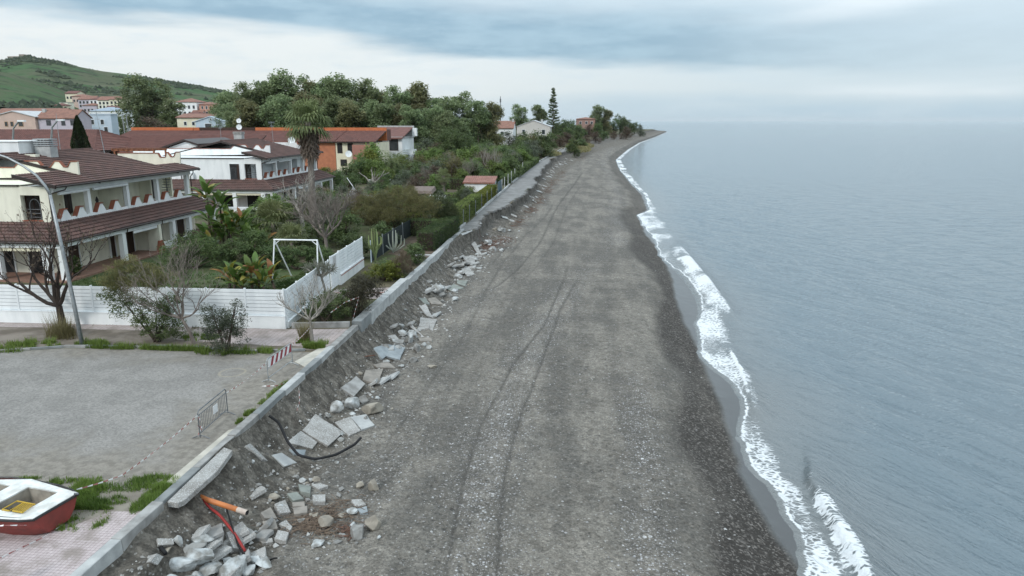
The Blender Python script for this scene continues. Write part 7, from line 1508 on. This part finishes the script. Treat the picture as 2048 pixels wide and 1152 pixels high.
SLABS = [
    ('concrete_slab', [[-11.48, 28.47, -1.13], [-10.09, 28.05, -1.72], [-10.3, 26.66, -1.75], [-11.49, 26.96, -1.21]], 0.14, 'largest square speckled slab fallen at the foot of the bank above the black hose'),
    ('concrete_slab', [[-11.53, 26.85, -1.22], [-10.76, 26.75, -1.58], [-10.8, 26.21, -1.7], [-11.66, 25.75, -1.19]], 0.14, 'speckled slab half tucked under the largest slab, crossed by the black hose'),
    ('concrete_slab', [[-10.77, 28.8, -1.65], [-10.27, 29.47, -1.63], [-9.42, 28.34, -1.75], [-9.78, 27.78, -1.77]], 0.12, 'grey slab lying seaward of the largest slab, its left edge near it'),
    ('concrete_slab', [[-10.25, 29.47, -1.64], [-9.65, 29.95, -1.7], [-8.95, 28.95, -1.76], [-9.4, 28.39, -1.75]], 0.12, 'grey slab seaward end of the pair below the white rocks, farthest from the bank'),
    ('concrete_slab', [[-11.35, 33.88, -1.34], [-10.77, 33.57, -1.61], [-10.84, 31.84, -1.62], [-11.54, 32.0, -1.24]], 0.14, 'clean pale square slab lying on the bank just up the beach from the white rocks'),
    ('concrete_slab', [[-11.25, 35.17, -1.45], [-10.58, 36.23, -1.75], [-10.24, 34.08, -1.8], [-11.04, 33.91, -1.55]], 0.14, 'sand covered grey slab touching the clean pale square slab'),
    ('concrete_slab', [[-11.2, 36.52, -1.57], [-10.72, 37.58, -1.83], [-10.01, 36.79, -1.82], [-10.94, 36.2, -1.72]], 0.1, 'slab buried flat in sand with only a thin pointed sliver showing'),
    ('concrete_slab', [[-12.18, 23.39, -0.24], [-12.27, 23.87, -0.4], [-11.54, 23.76, -1.0], [-11.65, 23.55, -0.86]], 0.18, 'narrow slab tipped on edge on the bank left of the black hose'),
    ('concrete_slab', [[-11.64, 24.28, -1.02], [-11.5, 24.8, -1.19], [-10.92, 24.97, -1.67], [-11.17, 24.26, -1.52]], 0.1, 'long slab half buried in the bank below the black hose'),
    ('concrete_slab', [[-11.46, 25.41, -1.32], [-10.96, 25.94, -1.62], [-10.84, 25.45, -1.6], [-11.18, 25.22, -1.46]], 0.1, 'small bluish slab showing under the bend of the black hose'),
    ('concrete_slab', [[-10.86, 46.76, -1.67], [-9.65, 46.39, -1.8], [-9.4, 43.92, -1.76], [-10.57, 44.89, -1.85]], 0.12, 'pale rectangular slab lying flat at the toe beside an upright dark edged slab'),
    ('concrete_slab', [[-11.29, 48.44, -1.34], [-11.04, 49.23, -1.47], [-10.02, 47.14, -1.81], [-10.52, 47.21, -1.79]], 0.12, 'narrow grey slab on the bank directly behind the pale rectangular slab'),
    ('concrete_slab', [[-11.72, 49.83, -1.11], [-11.28, 50.57, -1.36], [-10.87, 49.95, -1.68], [-11.16, 49.56, -1.5]], 0.1, 'small greenish slab high on the slope beside a wide greenish slab'),
    ('concrete_slab', [[-11.26, 50.86, -1.36], [-10.86, 51.73, -1.6], [-9.98, 50.67, -1.74], [-10.82, 50.12, -1.71]], 0.1, 'wide greenish slab lying on the sand below the white broken concrete'),
    ('concrete_slab', [[-10.8, 56.0, -1.78], [-10.41, 57.63, -1.84], [-9.39, 56.37, -1.84], [-10.24, 55.19, -1.86]], 0.1, 'pointed greenish slab lying beside the white broken concrete far up the bank'),
    ('concrete_slab', [[-10.44, 59.0, -1.8], [-9.48, 58.78, -1.78], [-9.4, 56.93, -1.83], [-10.26, 57.95, -1.85]], 0.1, 'grey slab tilted on the bank just above the pointed greenish slab'),
    ('concrete_slab', [[-11.17, 44.27, -1.44], [-10.8, 44.24, -1.69], [-9.57, 42.24, -1.68], [-10.68, 43.73, -1.8]], 0.2, 'dark edged slab propped on end over a black gap in the white rubble heap'),
    ('concrete_slab', [[-11.56, 40.76, -1.2], [-11.26, 41.37, -1.43], [-10.27, 40.18, -1.71], [-10.71, 40.4, -1.7]], 0.12, 'thin slab leaning in the white rubble heap on the bank side'),
    ('concrete_slab', [[-11.36, 39.72, -1.41], [-10.22, 39.66, -1.68], [-10.08, 37.93, -1.74], [-10.94, 38.12, -1.7]], 0.14, 'broad bluish slab at the bottom of the white rubble heap'),
    ('concrete_slab', [[-11.62, 38.02, -1.16], [-11.42, 38.85, -1.27], [-10.85, 39.24, -1.64], [-11.01, 37.6, -1.67]], 0.14, 'rounded grey slab against the bank left of the broad bluish slab'),
    ('concrete_slab', [[-9.96, 42.02, -1.73], [-9.15, 42.16, -1.74], [-8.96, 41.42, -1.75], [-9.69, 41.35, -1.72]], 0.12, 'brownish slab lying seaward of the white rubble heap'),
    ('concrete_slab', [[-10.79, 63.38, -1.67], [-10.41, 65.01, -1.87], [-9.26, 61.64, -1.79], [-9.71, 60.22, -1.74]], 0.1, 'grey slab lying below the broken concrete arch far up the bank'),
    ('concrete_slab', [[-11.52, 74.29, -1.14], [-11.25, 75.2, -1.24], [-9.7, 70.31, -1.76], [-10.51, 71.45, -1.78]], 0.12, 'long grey slab sliding down the bank above the concrete arch'),
    ('concrete_slab', [[-12.36, 72.62, 0.1], [-11.6, 75.37, 0.06], [-11.55, 75.46, -0.06], [-12.13, 72.39, -0.06]], 0.14, 'pale slab tipping off the bank where the paved path begins'),
    ('paving_block', [[-10.46, 21.7, -1.53], [-10.26, 22.12, -1.66], [-9.78, 21.5, -1.7], [-10.08, 21.22, -1.68]], 0.2, 'clean square speckled block in the middle of the block scatter'),
    ('paving_block', [[-10.58, 20.89, -1.42], [-10.5, 21.43, -1.56], [-10.02, 20.97, -1.65], [-10.36, 20.7, -1.55]], 0.2, 'sand dusted block left of the clean square block'),
    ('paving_block', [[-10.32, 22.45, -1.58], [-10.01, 22.61, -1.58], [-9.61, 22.28, -1.65], [-9.94, 22.08, -1.64]], 0.16, 'greenish diamond shaped block above the clean square block'),
    ('paving_block', [[-10.27, 23.35, -1.74], [-9.72, 23.21, -1.63], [-9.49, 22.52, -1.6], [-9.9, 22.67, -1.56]], 0.2, 'block standing tilted just above the greenish diamond block'),
    ('paving_block', [[-9.74, 23.28, -1.67], [-9.42, 23.45, -1.65], [-9.07, 23.3, -1.69], [-9.35, 23.01, -1.65]], 0.14, 'pale diamond block at the top end of the block scatter'),
    ('paving_block', [[-9.39, 22.49, -1.6], [-8.96, 22.65, -1.64], [-8.81, 22.22, -1.68], [-9.22, 22.1, -1.63]], 0.22, 'rectangular block with a dark stain, seaward of the other blocks'),
    ('paving_block', [[-9.95, 21.99, -1.64], [-9.54, 22.11, -1.66], [-9.4, 21.81, -1.67], [-9.84, 21.76, -1.69]], 0.16, 'half hidden block between the clean square block and the brownish block'),
    ('paving_block', [[-9.78, 21.68, -1.68], [-9.32, 21.82, -1.65], [-9.19, 21.44, -1.67], [-9.59, 21.31, -1.68]], 0.2, 'brownish block just seaward of the clean square block'),
    ('paving_block', [[-10.4, 20.57, -1.53], [-10.07, 20.84, -1.63], [-9.8, 20.42, -1.68], [-10.13, 20.26, -1.68]], 0.2, 'speckled block below the sand dusted block, nearer the red pipe end'),
    ('paving_block', [[-9.77, 20.33, -1.7], [-9.33, 20.25, -1.69], [-9.22, 19.74, -1.7], [-9.64, 19.8, -1.67]], 0.18, 'speckled block nearest the camera in the block scatter'),
    ('paving_block', [[-10.15, 19.74, -1.69], [-9.72, 19.83, -1.66], [-9.63, 19.7, -1.74], [-9.95, 19.58, -1.72]], 0.14, 'low flat block beside the end of the black cable'),
    ('paving_block', [[-9.89, 20.7, -1.72], [-9.74, 20.98, -1.71], [-9.36, 20.58, -1.71], [-9.38, 20.37, -1.71]], 0.14, 'triangular broken block beside the twig pile'),
    ('paving_block', [[-10.96, 19.35, -1.17], [-10.76, 19.78, -1.42], [-10.26, 19.08, -1.58], [-10.59, 18.88, -1.52]], 0.3, 'tall speckled concrete block standing left of the red pipe end'),
    ('paving_block', [[-8.03, 22.62, -1.8], [-7.67, 22.74, -1.82], [-7.39, 22.41, -1.83], [-7.69, 22.2, -1.82]], 0.14, 'pale tilted block on the seaward side of the twig pile'),
    ('paving_block', [[-7.63, 22.08, -1.83], [-7.34, 22.32, -1.83], [-7.18, 21.94, -1.84], [-7.4, 21.84, -1.83]], 0.14, 'bluish block just below the pale tilted block by the twigs'),
    ('paving_block', [[-12.12, 17.53, -0.37], [-11.79, 17.82, -0.54], [-11.68, 17.68, -0.64], [-11.99, 17.39, -0.51]], 0.2, 'flat speckled block on the slope next to the paving corner'),
    ('paving_block', [[-11.57, 16.32, -0.3], [-11.56, 16.66, -0.26], [-11.5, 16.82, -0.48], [-11.47, 16.51, -0.53]], 0.24, 'dark speckled block tilted into the slope below the paving'),
    ('concrete_slab', [[-11.51, 67.73, -1.36], [-10.58, 69.77, -1.67], [-9.91, 66.46, -1.78], [-10.12, 65.12, -1.75]], 0.16, 'broken concrete arch with a hollow lying on the bank opposite the cactus garden'),
]
ROCKS = [
    ([-10.95, 29.75, -1.58], 0.66, 0.72, 'p', 'white rock on the bank side of the rock cluster, left of the other white rocks'),
    ([-10.55, 30.72, -1.72], 0.65, 0.65, 'p', 'upright white rock in the middle of the rock cluster by the big slab'),
    ([-10.32, 31.63, -1.88], 0.46, 0.49, 'g', 'grey round rock at the back of the rock cluster'),
    ([-9.46, 30.38, -1.78], 1.05, 0.64, 'b', 'broad sandy boulder at the seaward end of the rock cluster'),
    ([-10.25, 41.23, -1.81], 0.46, 0.85, 'p', 'tall white chunk standing at the top of the white rubble heap'),
    ([-11.05, 42.41, -1.73], 0.59, 0.4, 'p', 'white curved chunk lying beside the tall white chunk'),
    ([-9.51, 39.54, -1.8], 0.44, 0.63, 'g', 'upright grey chunk at the seaward foot of the white rubble heap'),
    ([-8.89, 40.18, -1.83], 0.45, 0.3, 'p', 'bright white chunk farthest out from the white rubble heap'),
    ([-9.28, 37.73, -1.82], 0.57, 0.39, 'g', 'rough grey stone in the hollow below the white rubble heap'),
    ([-10.98, 53.77, -1.7], 1.08, 0.84, 'p', 'heap-like white broken concrete near the greenish slabs'),
    ([-9.42, 51.98, -1.84], 0.67, 0.38, 'p', 'white chunk at the seaward end below the greenish slabs'),
    ([-10.13, 77.53, -1.8], 1.04, 0.62, 'p', 'white rock beside the driftwood at the end of the bare bank'),
    ([-9.18, 73.78, -1.9], 0.86, 0.6, 'p', 'white rock just nearer than the one beside the driftwood'),
    ([-9.65, 86.46, -1.75], 1.23, 0.69, 'p', 'whitish broken concrete behind the driftwood pile'),
    ([-7.47, 23.62, -1.93], 0.42, 0.54, 'b', 'smooth upright sandy boulder standing alone at the seaward edge of the twigs'),
    ([-8.33, 21.0, -1.87], 0.53, 0.38, 'b', 'rounded sandy boulder in the middle of the twig pile'),
    ([-7.14, 20.58, -1.93], 0.62, 0.48, 'g', 'large grey boulder leaning on the sandy one in front of the twigs'),
    ([-6.76, 21.08, -1.94], 0.55, 0.63, 'b', 'largest sandy boulder at the seaward end of the twigs'),
    ([-8.23, 19.88, -1.88], 0.47, 0.2, 'p', 'long pale stone lying nearest the camera below the twigs'),
    ([-9.78, 23.83, -1.79], 0.38, 0.19, 'b', 'brown rounded stone on top of the pale diamond block'),
    ([-7.75, 21.95, -1.92], 0.4, 0.18, 'p', 'elongated white stone between the tilted blocks and the twigs'),
    ([-8.04, 23.75, -1.9], 0.35, 0.26, 'b', 'brown stone behind the upright sandy boulder'),
    ([-11.02, 17.76, -1.26], 0.87, 0.61, 'p', 'large pale angular boulder at the bottom of the slope by the paving'),
    ([-10.22, 18.02, -1.78], 0.9, 0.64, 'p', 'biggest pale concrete chunk at the very bottom of the picture'),
    ([-11.68, 17.86, -0.76], 0.33, 0.37, 'p', 'pale rock standing against the flat speckled block on the slope'),
    ([-11.13, 18.71, -1.33], 0.37, 0.19, 'p', 'pale flat rock left of the tall speckled block'),
    ([-10.8, 18.68, -1.59], 0.39, 0.33, 'g', 'grey stone in front of the tall speckled block'),
    ([-9.81, 18.7, -1.88], 0.37, 0.35, 'p', 'pale rock right of the biggest concrete chunk'),
    ([-9.81, 18.24, -1.88], 0.49, 0.27, 'p', 'bluish white chunk at the bottom edge below the cable end'),
    ([-10.58, 22.02, -1.58], 0.42, 0.27, 'b', 'brownish stone behind the clean square block'),
]
SMALL_ROCKS = [
    ([-10.3, 29.92, -1.74], 0.35, 0.15), ([-9.55, 29.5, -1.79], 0.23, 0.32), ([-10.18, 35.07, -1.9], 0.2, 0.17), ([-9.76, 36.9, -1.87], 0.38, 0.2), ([-10.86, 41.75, -1.83], 0.43, 0.28), ([-9.32, 40.72, -1.82], 0.46, 0.27), ([-8.64, 36.19, -1.84], 0.34, 0.24), ([-8.03, 37.11, -1.89], 0.53, 0.21), ([-9.77, 36.95, -1.87], 0.42, 0.15), ([-9.99, 53.29, -1.87], 0.54, 0.3), ([-8.26, 73.93, -1.92], 0.53, 0.4), ([-9.49, 22.31, -1.75], 0.2, 0.16), ([-8.05, 21.63, -1.9], 0.35, 0.12), ([-7.46, 21.11, -1.93], 0.3, 0.19), ([-7.66, 20.1, -1.9], 0.29, 0.09), ([-7.64, 20.53, -1.91], 0.27, 0.13), ([-8.57, 22.91, -1.86], 0.23, 0.18), ([-9.03, 21.46, -1.82], 0.24, 0.15), ([-9.25, 21.05, -1.82], 0.26, 0.17), ([-9.67, 19.02, -1.87], 0.2, 0.14), ([-9.58, 18.73, -1.87], 0.18, 0.14), ([-10.49, 20.45, -1.66], 0.21, 0.1), ([-10.5, 22.97, -1.72], 0.14, 0.12), ([-10.67, 21.81, -1.55], 0.18, 0.15), ([-8.62, 23.34, -1.86], 0.28, 0.14), ([-9.52, 25.46, -1.89], 0.2, 0.14), ([-6.94, 24.62, -1.92], 0.15, 0.12), ([-8.82, 20.78, -1.84], 0.11, 0.08), ([-6.4, 20.52, -1.94], 0.21, 0.12), ([-5.7, 20.93, -1.92], 0.1, 0.08), ([-10.32, 18.98, -1.77], 0.24, 0.14), ([-11.29, 18.72, -1.2], 0.12, 0.1), ([-11.84, 17.48, -0.75], 0.33, 0.11), ([-11.24, 17.47, -1.17], 0.22, 0.17), ([-10.86, 67.49, -1.83], 0.61, 0.43), ([-9.78, 64.4, -1.9], 0.35, 0.35), ([-9.11, 64.21, -1.91], 0.47, 0.17), ([-10.33, 85.62, -1.49], 0.62, 0.46), ([-8.72, 87.14, -1.84], 0.62, 0.34), ([-7.05, 20.15, -1.93], 0.16, 0.09), ([-6.67, 24.23, -1.92], 0.11, 0.1), ([-11.44, 34.35, -1.43], 0.2, 0.14), ([-11.71, 33.48, -1.17], 0.18, 0.13), ([-10.04, 32.25, -1.84], 0.15, 0.12), ([-9.72, 32.48, -1.82], 0.14, 0.11)]
for i, (nm, cs, th, lb) in enumerate(SLABS): slab(nm, lb, cs, th, i)
for i, (p, wd, h, t, lb) in enumerate(ROCKS):
    me = rock_mesh(400 + i, wd, h, .4 if t == 'b' else .8); o = link('rock' if t != 'p' else 'concrete_chunk', me, {'p': mRockP, 'g': mRockG, 'b': mRockB}[t], None, (p[0], p[1], p[2] + h * .30)); o.rotation_euler = (0, 0, i * 1.3); tag(o, lb, 'rock' if t != 'p' else 'rubble')
SM = [rock_mesh(500 + k, 1, 1, .9) for k in range(5)]
for m_, k in zip(SM, (0, 1, 2, 0, 1)): m_.materials.append((mRockP, mRockG, mRockB)[k])
for i, (p, wd, h) in enumerate(SMALL_ROCKS):
    o = link('small_stone', SM[i % 5], None, None, (p[0], p[1], p[2] + h * .25)); o.scale = (wd, wd * .8, h); o.rotation_euler = (0, 0, i * 2.3); tag(o, 'small broken stone lying loose among the rubble below the kerb', 'stone', 'small loose stones in the rubble')
rgx = random.Random(19)
for i in range(120):
    y = rgx.choice((rgx.uniform(15, 32), rgx.uniform(15, 75), rgx.uniform(70, 130))); x = float(TOE(y)) + rgx.gauss(-.3, .8); wd = rgx.uniform(.08, .26) * (1 + y * .008)
    if x < EDGE(y) + .5: continue
    o = link('small_stone', SM[i % 5], None, None, (x, y, hz(x, y, wd * .15))); o.scale = (wd, wd * .8, wd * .6); o.rotation_euler = (0, 0, i * 2.3); tag(o, 'small broken stone lying loose among the rubble below the kerb', 'stone', 'small loose stones in the rubble')
# heap of broken concrete at the near end of the bank and more along the toe
rgx = random.Random(29)
for i in range(56):
    if i < 26: x, y, wd = rgx.uniform(-11.4, -9.2), rgx.uniform(15.4, 18.8), rgx.uniform(.25, .8); z_ = 'in the broken heap at the near end of the bank'
    elif i < 36: x, y, wd = rgx.gauss(-10.9, .5), rgx.gauss(41, 2.2), rgx.uniform(.35, .8); z_ = 'in the white rubble heap below the pink pavement'
    else: x, y, wd = rgx.gauss(-10.4, .5), rgx.gauss(62, 6), rgx.uniform(.4, .9); z_ = 'on the bank opposite the cactus garden'
    me = rock_mesh(700 + i, wd, wd * rgx.uniform(.35, .7), .7); tone = rgx.choice(('p', 'p', 'g')); o = link('concrete_chunk', me, {'p': mRockP, 'g': mRockG}[tone], None, (x, y, hz(x, y, wd * .12))); o.rotation_euler = (rgx.uniform(-.4, .4), rgx.uniform(-.4, .4), i * 1.3); tag(o, {'p': 'pale', 'g': 'grey'}[tone] + ' jagged concrete chunk ' + z_, 'rubble', 'jagged chunks ' + z_)
for i in range(44):
    y = rgx.choice((rgx.uniform(15.5, 22), rgx.uniform(34, 48), rgx.uniform(44, 74), rgx.uniform(50, 80))); x = float(EDGE(y)) + rgx.uniform(.8, 2.7); wd = rgx.uniform(.45, .95) * (1 + .006 * y); a = rgx.uniform(0, 3); tl = rgx.uniform(.05, .3)
    cs = [Vector((x, y, hz(x, y, .10))) + Vector((math.cos(a + k * 1.57) * wd * .6, math.sin(a + k * 1.57) * wd * .7, tl * math.cos(a + k * 1.57))) for k in range(4)]
    tag(slab('concrete_slab', 'broken', cs, .13, i), 'broken paving piece half buried in the bank below the kerb', 'slab', 'half buried paving pieces')
def gravel_debris():
    rg = np.random.default_rng(8); n = 3000; y = 14.5 + 70 * rg.random(n) ** 1.5; x = EDGE(y) + .5 + np.abs(rg.normal(1.6, 1.1, n)); z = beach_h(x, y); r = (.02 + .06 * rg.random(n) ** 3) * (1 + .012 * y)
    base = np.array([(1,0,0),(0,1,0),(-1,0,0),(0,-1,0),(0,0,.8)], float); B = base[None] * r[:, None, None] * (.6 + .8 * rg.random((n, 5, 1))); V = B + np.stack([x, y, z], 1)[:, None]
    T = (np.array([(0,1,4),(1,2,4),(2,3,4),(3,0,4)])[None] + (np.arange(n) * 5)[:, None, None]).reshape(-1, 3)
    tag(link('debris', npmesh('debris', V, None, T, False, {'tint': ('FACE', np.repeat(rg.random(n) ** 1.4, 4))}), leafmat('debris_grit', (.09, .085, .078), (.42, .42, .41), 0)), 'grit and small broken pieces scattered over the sandy bank', 'debris', kind='stuff')
gravel_debris()
# far rubble on the eroded bank under the path
rgx = random.Random(23)
for i in range(40):
    y = rgx.uniform(92, 260); e = float(EDGE(y)); x = e + rgx.uniform(.2, .75) * float(TOE(y) - e); wd = rgx.uniform(.5, 1.3); a = rgx.uniform(0, 3)
    c = [Vector((x, y, hz(x, y, .12))) + Vector((math.cos(a + k * 1.57) * wd * .6, math.sin(a + k * 1.57) * wd * .8, -.25 * math.cos(a + k * 1.57))) for k in range(4)]
    q = slab('path_fragment', 'rounded', c, .12, i); tag(q, 'broken piece of the path lying on the eroded bank far up the beach', 'slab', 'path fragments on the far bank')
# ---------------- driftwood and twigs
def sticks(name, label, cen, n, rx, ry, L, mat, seed, zoff=.02):
    rg = random.Random(seed); mb = MB()
    for k in range(n):
        a = rg.gauss(0, .5); x = cen[0] + rg.gauss(0, rx); y = cen[1] + rg.gauss(0, ry); l = L * rg.uniform(.3, 1.2); yaw = rg.gauss(.5, .8); z = hz(x, y, zoff + rg.uniform(0, .10)); dx, dy = math.cos(yaw) * l / 2, math.sin(yaw) * l / 2
        mb.tube([(x - dx, y - dy, hz(x - dx, y - dy, rg.uniform(.01, .10))), (x + rg.uniform(-.06, .06), y + rg.uniform(-.06, .06), z), (x + dx, y + dy, hz(x + dx, y + dy, rg.uniform(.01, .10)))], rg.choice((.007, .011, .016)), 3, cap=False)
    return tag(mb.build(name, mat, None, loc=(cen[0], cen[1], hz(cen[0], cen[1]))), label, 'driftwood', kind='stuff')
mDrift = M('driftwood', (.17, .125, .09), (.085, .062, .048), 9, .9); mDriftR = M('red_brown_driftwood', (.16, .085, .06), (.09, .055, .042), 7, .9)
sticks('driftwood_twigs', 'matted brown twigs washed up between the blocks and boulders', (-8.75, 20.9), 230, .55, .35, .55, mDrift, 1)
sticks('driftwood_twigs', 'brown twig line trailing towards the boulders', (-8.3, 21.9), 110, .45, .5, .5, mDrift, 2)
sticks('driftwood_twigs', 'reddish root tuft beside the largest sandy boulder', (-7.5, 20.8), 60, .22, .18, .4, mDriftR, 3)
for i, (x, y, n, rx, ry) in enumerate(((-9.9, 77, 160, .6, 2.2), (-8.6, 80, 90, .7, 1.8), (-8.2, 95, 70, .5, 3), (-7.4, 108, 80, .5, 3), (-6.9, 122, 90, .5, 4), (-6.6, 140, 90, .6, 5), (-6.2, 160, 90, .6, 6), (-5, 185, 80, .8, 8), (0, 270, 60, 1, 12))):
    sticks('driftwood_heap', 'heap of reddish brown driftwood at the foot of the far bank', (x, y), n, rx, ry, 1.1, mDriftR, 10 + i, .1)
# ---------------- air: thin sea haze that lets far things fade
def haze():
    mt = bpy.data.materials.new('sea_air'); mt.use_nodes = True; mt.node_tree.nodes.clear(); g = NT(mt.node_tree)
    v = g.node('ShaderNodeVolumePrincipled'); v.inputs['Color'].default_value = (.90, .95, .99, 1); v.inputs['Density'].default_value = .00002
    o = g.node('ShaderNodeOutputMaterial'); g.l.new(v.outputs[0], o.inputs['Volume'])
    ob = MB().box(-9500, -700, -8, 47000, 46000, 150).build('haze', mt, None, loc=(0, 0, -8)); tag(ob, 'thin pale sea haze over the whole shore', None, kind='stuff')
haze()
